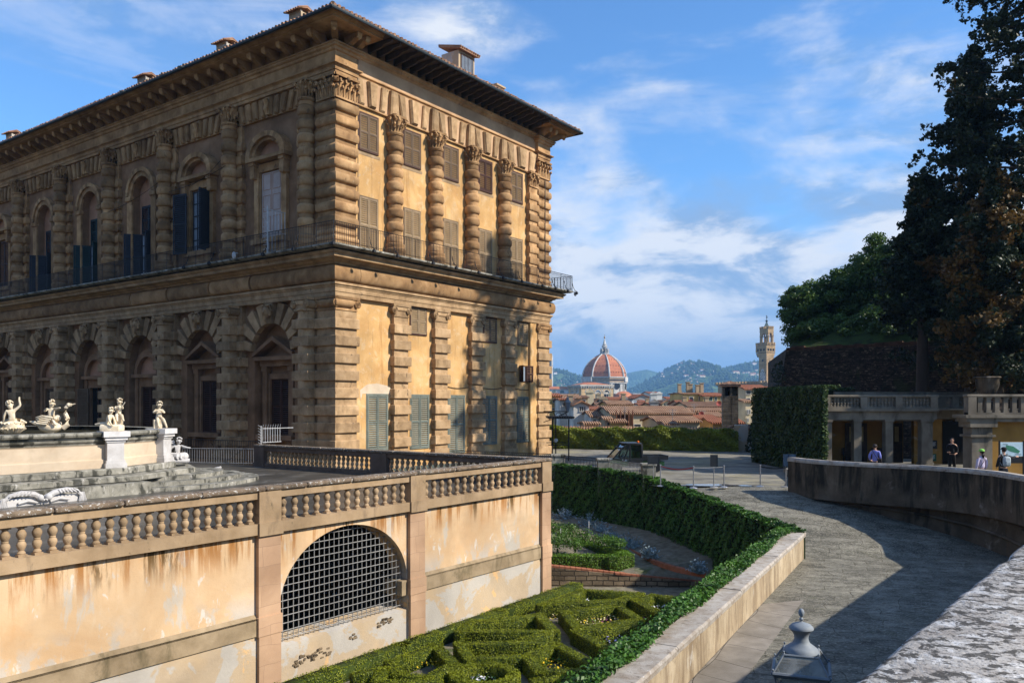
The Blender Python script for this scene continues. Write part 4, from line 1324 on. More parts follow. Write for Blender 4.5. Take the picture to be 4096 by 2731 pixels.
for (x0, x1, z0, z1, n) in ((-12.6, -11.3, -7.25, -6.95, 34), (-10.6, -10.3, -6.98, -6.85, 9), (-9.4, -8.7, -6.85, -6.65, 20)):
	mb = MB(XT)
	for _ in range(n):
		x, z = random.uniform(x0, x1), random.uniform(z0, z1)
		mb.cush(x, x + random.uniform(0.06, 0.16), -0.04, random.uniform(0.012, 0.04), z, z + random.uniform(0.04, 0.08), 0.02, 0.008)
	mb.build('exposed_masonry', RUBBLE, terrace)
mb = MB()
mb.prism([(-26, 0.05), (0, 0.05), (0, 24), (-26, 34)], ZT - 0.2, ZT)
tf = mb.build('terrace_floor', TFLOOR, None)
tf.location = (TX, TY, 0)
tf.rotation_euler = (0, 0, FACE)
tag(tf, kind='structure')
# ---- balustrades
bal_me = None
def baluster_mesh():
	mb = MB()
	mb.box(-0.085, 0.085, -0.085, 0.085, 0, 0.05)
	mb.lathe([(0.075, 0.05), (0.085, 0.075), (0.07, 0.10), (0.052, 0.125), (0.075, 0.17), (0.096, 0.23), (0.088, 0.28), (0.060, 0.315), (0.066, 0.325), (0.066, 0.345),
			  (0.060, 0.352), (0.075, 0.385), (0.098, 0.44), (0.094, 0.49), (0.062, 0.545), (0.052, 0.575), (0.07, 0.585), (0.074, 0.60)], n=14)
	mb.box(-0.085, 0.085, -0.085, 0.085, 0.60, 0.64)
	return mb
def balustrade(label, p0, ang, sections, length, mats, group=None, h=0.64, zb=-3.16, spikes=None, ztop=-2.2, wide=0.34):
	"""sections: list of ('b', start, end, count) and ('p', start, end) along the run"""
	global bal_me
	t = empty('balustrade', (p0[0], p0[1], 0), ang, label, 'balustrade', group)
	mb = MB()
	mb.box(0, length, -wide / 2 - 0.03, wide / 2 + 0.03, zb - 0.28, zb)
	mb.box(-0.03, length + 0.03, -wide / 2 + 0.02, wide / 2 - 0.02, zb + h, zb + h + 0.19)
	mb.build('rail', mats[0], t)
	mb = MB()
	x = 0
	while x < length:
		x1 = min(length, x + random.uniform(1.2, 2.0))
		mb.cush(x - (0.05 if x == 0 else -0.006), x1 + (0.05 if x1 >= length else -0.006), -wide / 2 - 0.06, wide / 2 + 0.06, zb + h + 0.195, ztop, 0.05, 0.006, 0.02)
		x = x1
	mb.build('coping', mats[1], t)
	for s in sections:
		if s[0] == 'p':
			mb = MB()
			mb.box(s[1], s[2], -wide / 2 - 0.04, wide / 2 + 0.04, zb - 0.30, zb + h + 0.185)
			mb.box(s[1] - 0.03, s[2] + 0.03, -wide / 2 - 0.09, wide / 2 + 0.09, zb - 0.32, zb + 0.02)
			mb.build('pedestal', mats[2], t)
		else:
			for k in range(s[3]):
				x = s[1] + (s[2] - s[1]) * (k + 0.5) / s[3]
				if bal_me is None:
					b = baluster_mesh().build('baluster', mats[2], t, smooth=True, loc=(x, 0, zb))
					bal_me = b
				else:
					b = bal_me.copy()
					COL.objects.link(b)
					b.parent = t
					b.location = (x, 0, zb)
				b.rotation_euler = (0, 0, random.uniform(-0.05, 0.05))
				b.scale = (1, 1, h / 0.64)
	return t
c0 = TW(0.06, 0.05)
q = TW(-26, 0.05)
balustrade('long sunlit sandstone balustrade with turned balusters along the terrace edge above the grilled arch', q, FACE,
		   [('b', 5.5, 12.25, 22), ('p', 12.25, 12.95), ('b', 12.97, 17.97, 13), ('p', 17.97, 18.66), ('b', 18.68, 25.42, 17), ('p', 25.42, 26.06)], 26.06, (TSTONE, COPING, TSTONE))
DARKST = M('shaded_balustrade_stone', [(0.3, (0.10, 0.065, 0.045)), (0.7, (0.20, 0.135, 0.095))], 1.6, 8, 0.9, 0.4, 20, 0.012)  # darker stone for this balustrade; its shade is painted into the colour
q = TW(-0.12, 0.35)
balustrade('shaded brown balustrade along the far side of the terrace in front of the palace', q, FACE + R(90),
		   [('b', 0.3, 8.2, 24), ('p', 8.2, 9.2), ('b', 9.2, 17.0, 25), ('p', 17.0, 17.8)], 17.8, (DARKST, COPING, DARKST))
# railing and spiked gate at the end of the far balustrade
gx, gy = TW(0.3, 18.25)
t = empty('spiked_gate', (gx, gy, ZT), FACE, 'white spiked gate at the end of the shaded balustrade', 'gate')
mb = MB()
for k in range(8):
	mb.tube([(0.16 * k, 0, 1.2), (0.16 * k, 0, 2.0), (0.16 * k, -0.06, 2.16)], 0.014, 5)
for z in (1.22, 1.95):
	mb.tube([(0.0, 0, z), (2.0 if z > 1.5 else 1.2, 0, z)], 0.018, 5)
mb.build('bars', WHITEIRON, t)
mb = MB()
mb.tube([(-0.1, 0, 0), (-0.1, 0, 2.1)], 0.025, 6)
for k in range(14):
	z = 0.1 + 0.15 * k
	mb.tube([(-0.1, 0, z), (-0.26, 0.05, z + 0.08)], 0.010, 4)
	mb.tube([(-0.1, 0, z), (-0.22, -0.1, z - 0.03)], 0.010, 4)
mb.build('spiked_post', WHITEIRON, t)
for (lab, a, b, hh, mt) in (('grey iron railing low in front of the shaded court front', (-12.9, 43.9), (-17.9, 44.6), 0.85, GALV), ('black iron railing behind the grey one below the shaded court front', (-13.2, 45.6), (-19.5, 49.0), 1.15, IRON)):
	a, b = Vector(a), Vector(b)
	t = empty('railing', (a.x, a.y, ZT), math.atan2(b.y - a.y, b.x - a.x), lab, 'railing')
	L = (b - a).length
	mb = MB()
	n = int(L / 0.14)
	for k in range(n + 1):
		mb.box(L * k / n - 0.01, L * k / n + 0.01, -0.01, 0.01, 0.0, hh)
	mb.build('bars', mt, t)
	mb = MB()
	for z in (0.08, hh):
		mb.tube([(0, 0, z), (L, 0, z)], 0.02, 5)
	mb.build('rails', mt, t)
# ================================================================== FOUNTAIN
fountain = empty('fountain', (TX, TY, 0), FACE, 'octagonal sandstone fountain basin with white marble pillars on grey steps', 'fountain')
BP = [(-25, 12.44), (-10.87, 12.44), (-8.14, 13.78), (-6.8, 16.5), (-6.8, 20.0), (-8.2, 22.7), (-10.9, 24.0), (-25, 24.0)]
ZC, ZW = -1.12, -2.46
prof_w = [(0.04, ZW - 0.02), (0.04, -2.16), (-0.03, -2.12), (-0.03, -1.62), (0.0, -1.58)]
mb = MB()
mb.sweep(BP, prof_w + [(-0.4, -1.58), (-0.4, ZW)], closed=True)
mb.build('basin_wall', BASIN, fountain)
mb = MB()
mb.sweep(BP, [(-0.45, -1.60), (-0.02, -1.60), (0.03, -1.50), (0.10, -1.46), (0.12, -1.40), (0.04, -1.38), (0.04, -1.30), (0.20, -1.27), (0.24, -1.20), (0.22, -1.13), (0.18, ZC), (-0.45, ZC)], closed=True)
mb.build('basin_coping', GSTONE, fountain)
mb = MB()
mb.prism([(p[0] * 0.985 - 0.2, p[1] * 0.985 + 0.2) for p in BP], -1.42, -1.30)
m, t_, b_ = node_mat('fountain_water')
b_.inputs['Base Color'].default_value = (0.10, 0.09, 0.06, 1)
b_.inputs['Roughness'].default_value = 0.08
bp_ = t_.nodes.new('ShaderNodeBump')
bp_.inputs['Strength'].default_value = 0.3
t_.links.new(_noise(t_, _pos(t_), 3.0, 3), bp_.inputs['Height'])
t_.links.new(bp_.outputs[0], b_.inputs['Normal'])
mb.build('water', m, fountain)
for (px, py, ax, ay) in ((-10.87, 12.44, -0.2, -1), (-8.14, 13.78, 0.5, -0.9)):
	L = math.hypot(ax, ay)
	ux, uy = -ay / L, ax / L
	mb = MB()
	c = (px + ax / L * 0.02, py + ay / L * 0.02)
	mb.obox(c, (ux, uy), 0.30, 0.26, -2.2, -1.5)
	mb.obox(c, (ux, uy), 0.38, 0.34, ZW - 0.02, -2.28)
	mb.obox(c, (ux, uy), 0.34, 0.30, -2.28, -2.18)
	mb.obox(c, (ux, uy), 0.34, 0.30, -1.5, -1.42)
	mb.obox(c, (ux, uy), 0.40, 0.36, -1.42, -1.30)
	mb.obox(c, (ux, uy), 0.47, 0.43, -1.30, ZC + 0.03)
	mb.build('corner_pillar', MARBLE, fountain)
mb = MB()
for k, (off, zt, zb) in enumerate(((0.55, ZW, -2.68), (1.3, -2.70, -2.90))):
	mb.sweep(BP, [(off, zb), (off, zt - 0.04), (off - 0.04, zt), (-0.6, zt)], closed=True)
for k in range(3):
	r = 2.3 + 0.62 * k
	zt = -2.9 - 0.15 * k
	pts = [(-8.3 + r * 1.25 * math.cos(a), 14.0 + r * math.sin(a)) for a in [R(-128) + R(190) * q / 22 for q in range(23)]]
	mb.prism(pts, zt - 0.2, zt - 0.004 * k)
mb.build('steps', GSTONE, fountain)
mb = MB()
mb.box(-24, -10.4, 10.65, 12.0, ZT - 0.1, -2.93)
mb.build('front_pedestal', GSTONE, fountain)
mb = MB()
mb.cush(-24, -13.0, 10.42, 10.75, ZT - 0.1, -3.12, 0.03)
for x0 in (-17.2, -14.3):
	for q in (-1, 1):
		mb.tube([(x0 + q * 0.08, 10.42, -3.16), (x0 + q * 0.32, 10.38, -3.0), (x0 + q * 0.7, 10.36, -2.93), (x0 + q * 1.05, 10.36, -3.0), (x0 + q * 1.25, 10.4, -3.2), (x0 + q * 1.2, 10.4, -3.36)], 0.11, 8, 0.05)
		mb.ball((x0 + q * 0.13, 10.35, -3.13), 0.12, 8, 5)
		mb.tube([(x0 + q * 0.1, 10.33, -3.16), (x0 + q * 0.02, 10.30, -3.22)], 0.05, 6)
		mb.tube([(x0 + q * 0.2, 10.38, -3.28), (x0 + q * 0.5, 10.36, -3.2), (x0 + q * 0.8, 10.37, -3.26)], 0.04, 6)
		for w in range(6):
			mb.tube([(x0 + q * (0.42 + 0.1 * w), 10.29, -2.9), (x0 + q * (0.5 + 0.12 * w), 10.27, -3.02)], 0.022, 5)
			mb.tube([(x0 + q * (1.18 + 0.02 * w), 10.35, -3.05), (x0 + q * (1.12 + 0.05 * w), 10.35, -3.38)], 0.02, 4)
mb.build('dolphin_relief', MARBLE, fountain, smooth=True)
mb = MB()
mb.lathe([(0.4, -0.5), (1.0, 0.6), (2.6, 1.05), (3.15, 1.25), (3.25, 1.38), (3.2, 1.5), (0.3, 1.35)], -16.9, 19.2, 0.25, 36)
mb.lathe([(0.9, -1.4), (0.7, -0.6), (0.5, 0.2), (0.45, 0.9)], -16.9, 19.2, 0, 16)
mb.build('upper_bowl', GSTONE, fountain, smooth=True)
# ---------------------------------------------------------------- bodies grown from a skeleton
def skin_mesh(name, verts, edges, mats, parent=None, loc=(0, 0, 0), rz=0.0, scale=1.0, extra=None, levels=2, root=0):
	"""verts: (x, y, z, radius[, radius2]); one continuous surface"""
	me = bpy.data.meshes.new(name)
	me.from_pydata([v[:3] for v in verts], edges, [])
	o = bpy.data.objects.new(name, me)
	COL.objects.link(o)
	sk = o.modifiers.new('skin', 'SKIN')
	sk.use_smooth_shade = True
	sk.branch_smoothing = 0.6
	for i, v in enumerate(verts):
		d = me.skin_vertices[0].data[i]
		d.radius = (v[3], v[4] if len(v) > 4 else v[3])
		d.use_root = (i == root)
	sb = o.modifiers.new('sub', 'SUBSURF')
	sb.levels = sb.render_levels = levels
	dg = bpy.context.evaluated_depsgraph_get()
	dg.update()
	nm = bpy.data.meshes.new_from_object(o.evaluated_get(dg))
	bpy.data.objects.remove(o)
	if extra is not None:
		bm = bmesh.new()
		bm.from_mesh(nm)
		tmp = bpy.data.meshes.new('tmp')
		tmp.from_pydata(extra.v, [], extra.f)
		bm.from_mesh(tmp)
		bmesh.ops.recalc_face_normals(bm, faces=bm.faces)
		bm.to_mesh(nm)
		bm.free()
		bpy.data.meshes.remove(tmp)
	nm.name = name
	nm.polygons.foreach_set('use_smooth', [True] * len(nm.polygons))
	nm.materials.clear()
	o = link(name, nm, mats, parent, loc)
	o.rotation_euler = (0, 0, rz)
	o.scale = (scale, scale, scale)
	return o
def putto(arms, legs, lean=(0, 0), head=(0.0, 0.02), tilt=0.0):
	"""chubby child, about 0.75 tall when seated; pelvis at the origin, facing -Y"""
	lx, ly = lean
	v = [(0, 0, 0.10, 0.115, 0.10), (lx * .35, ly * .35, 0.24, 0.118, 0.10), (lx * .8, ly * .8, 0.40, 0.115, 0.09), (lx, ly, 0.48, 0.062),
		 (lx + head[0], ly + head[1] * 0 - 0.01, 0.58, 0.10, 0.11), (lx + head[0] * 1.3, ly - 0.015 + head[1], 0.68, 0.09, 0.10)]
	e = [(0, 1), (1, 2), (2, 3), (3, 4), (4, 5)]
	for side, pts in zip((-1, 1), arms):
		b = len(v)
		v.append((lx + side * 0.12, ly, 0.42, 0.052))
		e.append((2, b))
		for i, p in enumerate(pts):
			v.append((*p, (0.043, 0.036, 0.03, 0.022)[min(i, 3)]))
			e.append((b + i, b + i + 1))
	for side, pts in zip((-1, 1), legs):
		b = len(v)
		v.append((side * 0.07, -0.02, 0.07, 0.085))
		e.append((0, b))
		for i, p in enumerate(pts):
			v.append((*p, (0.066, 0.048, 0.035, 0.022)[min(i, 3)]))
			e.append((b + i, b + i + 1))
	hc = Vector((lx + head[0] * 1.2, ly + head[1] * 0.5 - 0.012, 0.635))
	ex = MB()
	fwd = Vector((math.sin(tilt), -math.cos(tilt), 0))
	ex.ball(hc + fwd * 0.105 + Vector((0, 0, -0.02)), 0.022, 6, 4)
	for q in (-1, 1):
		sd_ = Vector((fwd.y, -fwd.x, 0)) * q
		ex.ball(hc + fwd * 0.085 + sd_ * 0.045 + Vector((0, 0, -0.035)), 0.032, 6, 4)
		ex.ball(hc + sd_ * 0.105 + Vector((0, 0, -0.01)), 0.024, 6, 4)
	rr = random.Random(5)
	for k in range(34):
		a, p = rr.uniform(0, 2 * PI), rr.uniform(0.1, 1.25)
		d = Vector((math.cos(a) * math.sin(p), math.sin(a) * math.sin(p), math.cos(p)))
		if d.dot(fwd) > 0.55:
			continue
		ex.ball(hc + Vector((0, 0, 0.012)) + d * 0.115, rr.uniform(0.022, 0.036), 6, 4)
	return v, e, ex
def statue(name, label, loc, rz, spec, mat, scale=1.0, base=None):
	t = empty(name, loc, rz, label, 'statue', 'marble figures round the fountain')
	v, e, ex = spec
	skin_mesh('body', v, e, mat, t, (0, 0, 0), 0, scale, ex)
	if base is not None:
		base.build('base', mat, t, smooth=True)
	return t
AZ = lambda p: math.atan2(p[0], p[1])
# waving child seated on a shell, seen from behind
b = MB()
for k in range(15):
	a = 2 * PI * k / 15
	b.tube([(0.1 * math.cos(a), 0.1 * math.sin(a), 0.0), (0.36 * math.cos(a), 0.30 * math.sin(a), -0.08), (0.42 * math.cos(a), 0.34 * math.sin(a), -0.2), (0.22 * math.cos(a), 0.18 * math.sin(a), -0.34)], 0.085, 6)
b.lathe([(0.15, -0.36), (0.36, -0.2), (0.36, -0.06), (0.1, 0.02)], n=16)
p = P(50, 1690, 32.0)
statue('shell_statue', 'ivory statue of a child on a shell raising one arm, leftmost on the basin rim', (p[0], p[1], -0.80), R(200), putto(
	([(-0.24, 0.02, 0.60), (-0.20, 0.02, 0.80), (-0.21, 0.0, 0.90)], [(0.26, -0.02, 0.22), (0.28, -0.1, 0.02), (0.27, -0.12, -0.02)]),
	([(-0.22, -0.28, 0.06), (-0.36, -0.10, 0.0), (-0.42, -0.05, 0.0)], [(0.22, -0.26, 0.06), (0.36, -0.1, 0.0), (0.40, -0.05, 0.0)]), (0.06, 0), (0.03, -0.04)), IVORY, 1.12, b)
# child riding a swan
b = MB()
b.lathe([(0.04, 0), (0.2, 0.08), (0.32, 0.25), (0.36, 0.45), (0.30, 0.68), (0.14, 0.85), (0.04, 0.95)], n=14)
b.v = [(v[2] * 0.95 - 0.45, v[1] * 0.8, v[0] * 0.62 - 0.28) for v in b.v]
b.tube([(0.42, 0, -0.30), (0.58, 0, -0.18), (0.58, 0, 0.05), (0.50, 0, 0.25), (0.52, 0, 0.46), (0.60, 0, 0.56), (0.72, 0, 0.58)], 0.105, 8, 0.06)
b.ball((0.62, 0, 0.57), 0.085, 8, 6)
b.tube([(0.68, 0, 0.57), (0.86, 0, 0.62)], 0.045, 6, 0.015)
b.tube([(-0.35, 0, -0.2), (-0.62, 0.02, -0.10), (-0.78, 0.02, -0.06)], 0.12, 7, 0.02)
for k in range(22):
	rr = random.Random(k)
	a = rr.uniform(-0.4, 0.25)
	b.ball((a, rr.uniform(-0.26, 0.26), rr.uniform(-0.16, 0.14)), rr.uniform(0.07, 0.13), 7, 5)
for q in (-1, 1):
	for k in range(5):
		b.tube([(0.15 - 0.05 * k, q * 0.27, 0.08 - 0.06 * k), (-0.2 - 0.05 * k, q * 0.32, 0.16 - 0.07 * k), (-0.45, q * 0.24, 0.10 - 0.07 * k)], 0.06, 6, 0.02)
b.tube([(0.0, 0, -0.34), (0.1, 0.05, -0.42)], 0.2, 8)
p = P(205, 1690, 31.3)
statue('swan_statue', 'weathered ivory statue of a child riding a long necked swan', (p[0], p[1], -0.68), R(8), putto(
	([(-0.2, -0.12, 0.34), (-0.10, -0.26, 0.40), (-0.02, -0.30, 0.44)], [(0.20, -0.12, 0.42), (0.36, -0.2, 0.46), (0.42, -0.22, 0.47)]),
	([(-0.22, -0.2, 0.02), (-0.28, -0.18, -0.16), (-0.26, -0.24, -0.2)], [(0.16, -0.28, 0.02), (0.24, -0.28, -0.16), (0.3, -0.3, -0.2)]), (0.0, 0), (0.03, 0.0), R(60)), IVORY, 1.0, b)
# two children on the first pillar
p1 = TW(-10.87, 12.50)
b = MB()
b.cush(-0.40, 0.36, -0.28, 0.3, -0.04, 0.24, 0.07, 0.03, 0.1)
b.cush(0.02, 0.34, 0.0, 0.3, 0.24, 0.56, 0.03, 0.01)
b.tube([(0.22, -0.05, 0.75), (0.44, -0.12, 1.08)], 0.018, 5)
t = statue('piper_statue', 'ivory statue of a seated child playing a pipe above a marble pillar', (p1[0], p1[1], ZC + 0.04), R(20), putto(
	([(-0.1, -0.14, 0.32), (0.04, -0.2, 0.44), (0.08, -0.2, 0.47)], [(0.18, -0.12, 0.34), (0.16, -0.2, 0.48), (0.14, -0.22, 0.5)]),
	([(-0.04, -0.24, 0.06), (-0.02, -0.26, -0.14), (0.0, -0.32, -0.18)], [(0.16, -0.24, 0.06), (0.2, -0.26, -0.12), (0.24, -0.34, -0.15)]), (0.02, -0.02), (0.03, -0.03), R(40)), IVORY, 0.92, b)
for ch in kids(t):
	if ch.name.startswith('body'):
		ch.location = (0.18, 0.14, 0.52)
statue('crouching_statue', 'ivory statue of a child lying on its front below the piper statue', (p1[0] - 0.12, p1[1] - 0.16, ZC + 0.24), R(75), putto(
	([(-0.14, -0.22, 0.2), (-0.10, -0.30, 0.02), (-0.06, -0.36, 0.0)], [(0.14, -0.24, 0.2), (0.08, -0.34, 0.02), (0.04, -0.38, 0.0)]),
	([(-0.1, 0.26, 0.08), (-0.12, 0.46, 0.04), (-0.12, 0.52, 0.06)], [(0.08, 0.24, 0.06), (0.12, 0.44, 0.0), (0.12, 0.50, 0.02)]), (0.0, -0.16), (0.0, -0.05), 0.0), IVORY, 0.9)
# child perched on the second pillar
p2 = TW(-8.14, 13.82)
b = MB()
b.box(-0.26, 0.06, -0.16, 0.16, 0.0, 0.36)
t = statue('perched_statue', 'ivory statue of a child perched on a small block above the far pillar', (p2[0], p2[1], ZC + 0.04), R(25), putto(
	([(-0.22, -0.06, 0.28), (-0.08, -0.18, 0.34), (-0.02, -0.2, 0.38)], [(0.22, -0.06, 0.28), (0.10, -0.18, 0.34), (0.06, -0.2, 0.38)]),
	([(-0.06, -0.2, -0.02), (-0.02, -0.22, -0.26), (0.02, -0.28, -0.34)], [(0.16, -0.18, 0.02), (0.26, -0.2, -0.22), (0.30, -0.26, -0.36)]), (0.0, 0.0), (0.02, -0.02), 0.0), IVORY, 0.98, b)
for ch in kids(t):
	if ch.name.startswith('body'):
		ch.location = (-0.06, 0, 0.36)
# white child pointing right, on the steps
b = MB()
b.tube([(0.3, -0.1, 0.0), (0.0, -0.25, 0.0), (-0.3, -0.1, 0.03), (-0.42, 0.1, 0.12), (-0.3, 0.2, 0.34), (-0.16, 0.16, 0.5), (-0.2, 0.1, 0.62)], 0.17, 8, 0.10)
b.ball((0.3, -0.12, 0.0), 0.17, 8, 6)
b.cush(-0.45, 0.5, -0.4, 0.35, -0.26, -0.12, 0.05)
p = P(708, 1790, 35.0)
statue('pointing_statue', 'bright white statue of a child on a dolphin pointing right beside the fountain steps', (p[0], p[1], -2.3), R(20), putto(
	([(-0.24, 0.0, 0.32), (-0.28, -0.08, 0.16), (-0.26, -0.1, 0.1)], [(0.26, -0.06, 0.38), (0.42, -0.12, 0.34), (0.52, -0.14, 0.33)]),
	([(-0.06, -0.26, 0.08), (0.02, -0.36, -0.08), (0.06, -0.42, -0.1)], [(0.14, -0.26, 0.1), (0.16, -0.34, -0.08), (0.2, -0.4, -0.1)]), (0.04, 0.0), (0.03, 0.0), R(30)), MARBLE, 1.05, b)
for k, (sx, sy, d) in enumerate(((862, 1875, 37.5), (425, 2028, 24.9), (500, 2022, 24.9))):
	x, y, _ = P(sx, sy, d)
	mb = MB()
	rr = random.Random(k)
	for q in range(5):
		mb.tube([(rr.uniform(-0.3, 0.3), rr.uniform(-0.15, 0.15), 0.05), (rr.uniform(-0.2, 0.2), rr.uniform(-0.15, 0.15), 0.16), (rr.uniform(-0.3, 0.3), 0, rr.uniform(0.1, 0.24))], 0.08, 7, 0.05)
	mb.cush(-0.36, 0.36, -0.2, 0.2, -0.02, 0.1, 0.05, 0.03)
	o = mb.build('marble_fragment', MARBLE, None, smooth=True, loc=(x, y, ZT if k else -3.2))
	tag(o, ['white carved marble lump at the right end of the fountain steps', 'white carved marble lump behind the left balusters', 'white carved marble lump seen between balusters, right of its neighbour'][k], 'marble fragment')
# ================================================================== GROUND, ROAD, WALLS
def sheet(name, pts, z, mat, kind='structure', thick=0.0):
	mb = MB()
	if thick:
		mb.prism(pts, z - thick, z)
	else:
		mb.add([(x, y, z if not callable(z) else z(x, y)) for x, y in pts], [tuple(range(len(pts)))])
	o = mb.build(name, mat)
	tag(o, kind=kind)
	return o
CITYG = M('city_ground', [(0.3, (0.06, 0.07, 0.035)), (0.7, (0.14, 0.13, 0.08))], 0.02, 8, 0.95, 0.0, grime=0.2)
sheet('ground', [(-9000, -200), (9000, -200), (9000, 9500), (-9000, 9500)], -14.0, CITYG)
sheet('garden_ground', [TW(-30, 0.2), TW(0.3, 0.2), TW(0.3, 22), (8, 52), (12, 40), (12, 28), (0, 6), (-14, 2)], ZG, SOIL)
# plaza level with the palace
pA, p3, p2_, p1_ = (-4.0, 52.9), (2.7, 48.9), (5.1, 45.4), (6.95, 41.4)
sheet('plaza', [pA, p3, p2_, p1_, (13.0, 38.2), (14.2, 36.2), (20.0, 31.5), (24, 24), (70, 20), (70, 84), (-30, 110), (-30, 75)], -4.0, GRAVEL)
sheet('path', [(13.3, 38.6), (13.5, 37.5), (15.0, 35.0), (17.0, 33.3), (18.6, 30.2), (19.2, 27), (45, 27), (45, 46), (15.2, 46), (14.2, 41)], -3.62, GRAVEL, thick=0.3)
# ramp
IN = [(6.95, 41.4, -4.03), (8.2, 37.6, -4.25), (9.3, 34.2, -4.75), (10.1, 31.4, -5.2), (10.47, 29.4, -5.58), (4.55, 18.33, -5.6), (1.1, 11.9, -5.6), (-5.0, 0.5, -5.6)]
OUT = [(13.0, 38.3, -3.98), (13.6, 36.6, -4.05), (14.9, 34.6, -4.45), (16.8, 33.0, -5.0), (18.0, 30.0, -5.58), (19.0, 24.8, -5.6), (14, 16, -5.6), (1.0, 0.5, -5.6)]
V, Fc = [], []
NS, NT = 12, 10
def lerp3(a, b, t):
	return tuple(a[i] + (b[i] - a[i]) * t for i in range(3))
rows = []
for k in range(len(IN) - 1):
	for s in range(NS):
		t = s / NS
		rows.append((lerp3(IN[k], IN[k + 1], t), lerp3(OUT[k], OUT[k + 1], t)))
rows.append((IN[-1], OUT[-1]))
for a, b in rows:
	for j in range(NT + 1):
		V.append(lerp3(a, b, j / NT))
for i in range(len(rows) - 1):
	for j in range(NT):
		q = i * (NT + 1) + j
		Fc.append((q, q + 1, q + NT + 2, q + NT + 1))
me = bpy.data.meshes.new('road')
me.from_pydata(V, [], Fc)
road = link('road', me, FLAG)
tag(road, kind='structure')
# stone gutter at the foot of the ramp wall
u_ = Vector((4.55 - 10.47, 18.33 - 29.4)).normalized()
n_ = Vector((-u_.y, u_.x))
if n_.x < 0:
	n_ = -n_
mb = MB()
a = Vector((10.47, 29.4))
L = 30.0
b = a + u_ * L
mb.add([(*(a + n_ * 0.02), -5.592), (*(b + n_ * 0.02), -5.592), (*(b + n_ * 0.95), -5.592), (*(a + n_ * 0.95), -5.592)], [(0, 1, 2, 3)])
g_ = mb.build('gutter_strip', GUTTER)
tag(g_, kind='structure')
# ramp wall
wall = empty('ramp_wall', (0, 0, 0), 0, 'low sunlit plastered wall along the ramp with a broad lichen spotted coping', 'wall')
mb = MB()
a2 = a - u_ * 0.0
e0 = a2 - n_ * 0.52
mb.prism([tuple(a2), tuple(b), tuple(b - n_ * 0.5), tuple(e0)], -8.0, -4.80)
mb.build('wall_body', RWALL, wall)
mb = MB()
s = 0.0
while s < L:
	s1 = min(L, s + random.uniform(1.3, 2.2))
	p, q = a + u_ * (s + 0.004), a + u_ * (s1 - 0.004)
	j = random.uniform(-0.012, 0.012)
	mb.rings([[(*(p + n_ * 0.05), -4.80 + j), (*(q + n_ * 0.05), -4.80 + j), (*(q - n_ * 0.54), -4.80 + j), (*(p - n_ * 0.54), -4.80 + j)],
			  [(*(p + n_ * 0.06), -4.70 + j), (*(q + n_ * 0.06), -4.70 + j), (*(q - n_ * 0.54), -4.70 + j), (*(p - n_ * 0.54), -4.70 + j)],
			  [(*(p + n_ * 0.02), -4.655 + j), (*(q + n_ * 0.02), -4.655 + j), (*(q - n_ * 0.54), -4.65 + j), (*(p - n_ * 0.54), -4.65 + j)]])
	s = s1
mb.build('coping', RCOP, wall)
# curved retaining wall on the right
RWP = [(12.95, 37.5), (13.15, 36.8), (13.6, 35.7), (14.7, 34.4), (16.5, 32.9), (17.5, 31.3), (17.9, 29.8), (17.7, 27.4), (17.2, 24.6)]  # unseen last points pulled in to lengthen the shadow on the road
rw = empty('curved_wall', (0, 0, 0), 0, 'dark moss stained retaining wall curving down beside the ramp', 'wall')
mb = MB()
# travel so that outward (right of travel) faces the road
path = RWP[::-1]
prof = [(0.06, -6.4), (0.05, -5.2), (0.0, -3.95), (0.06, -3.93), (0.06, -3.86), (0.0, -3.84), (0.0, -2.68), (-0.4, -2.68), (-0.4, -4.2)]
mb.sweep([(x, y) for x, y in RWP], [(-o, z) for o, z in prof])
mb.build('wall_body', DWALL, rw)
mb = MB()
mb.sweep(RWP, [(-0.05, -2.68), (-0.06, -2.60), (-0.02, -2.52), (0.38, -2.50), (0.44, -2.58), (0.44, -2.68)])
mb.build('coping', RCOP, rw)
mb = MB()
for (i0, za, zb_) in ((3, -4.3, -5.3), (4, -3.9, -4.7)):
	pts = [(RWP[i][0] - 0.05, RWP[i][1] - 0.02, za + (zb_ - za) * (i - i0) / (8 - i0)) for i in range(i0, 9)]
	mb.tube(pts, 0.06, 5)
mb.build('ledge', DWALL, rw)
# camera side: foreground parapet on its high wall
pp0, pdir = Vector((0.87, 2.05)), Vector((0.6405, 0.768))
pn = Vector((pdir.y, -pdir.x))
fg = empty('parapet', (0, 0, 0), 0, 'close lichen covered grey stone parapet in the near right corner', 'parapet')
pk = pp0 + pdir * 3.2
pd2 = (Vector((13.3, 18.0)) - pk).normalized()  # unseen far stretch bent so its cast shadow reaches further over the road
def pline(s):
	return pp0 + pdir * s if s <= 3.2 else pk + pd2 * (s - 3.2)
mb = MB()
cuts = [-3.2, 1.75, 5.2, 9.5, 14.0, 18.5, 23.0, 27.6, 30.5]
for s, s1 in zip(cuts[:-1], cuts[1:]):
	n = 40
	rs = []
	for k in range(n + 1):
		q = s + 0.004 + (s1 - s - 0.008) * k / n
		c = pline(q)
		w = 0.003 * math.sin(q * 9.1) + random.uniform(-0.004, 0.004) + (random.random() < 0.12) * 0.012
		rs.append([(*(c + pn * (-0.03 + w)), -0.86), (*(c + pn * (-0.04 + w)), -0.76), (*(c + pn * (-0.02 + w)), -0.712), (*(c + pn * (0.005 + w)), -0.70), (*(c + pn * 0.47), -0.70), (*(c + pn * 0.50), -0.72), (*(c + pn * 0.50), -0.86)])
	mb.rings(rs)
mb.build('coping', LICHEN, fg, smooth=True)
mb = MB()
p, m_, q = pline(-3.0), pk, pline(30.5)
mb.prism([tuple(v + pn * 0.04) for v in (p, m_, q)] + [tuple(v + pn * 0.44) for v in (q, m_, p)], -6.2, -0.85)
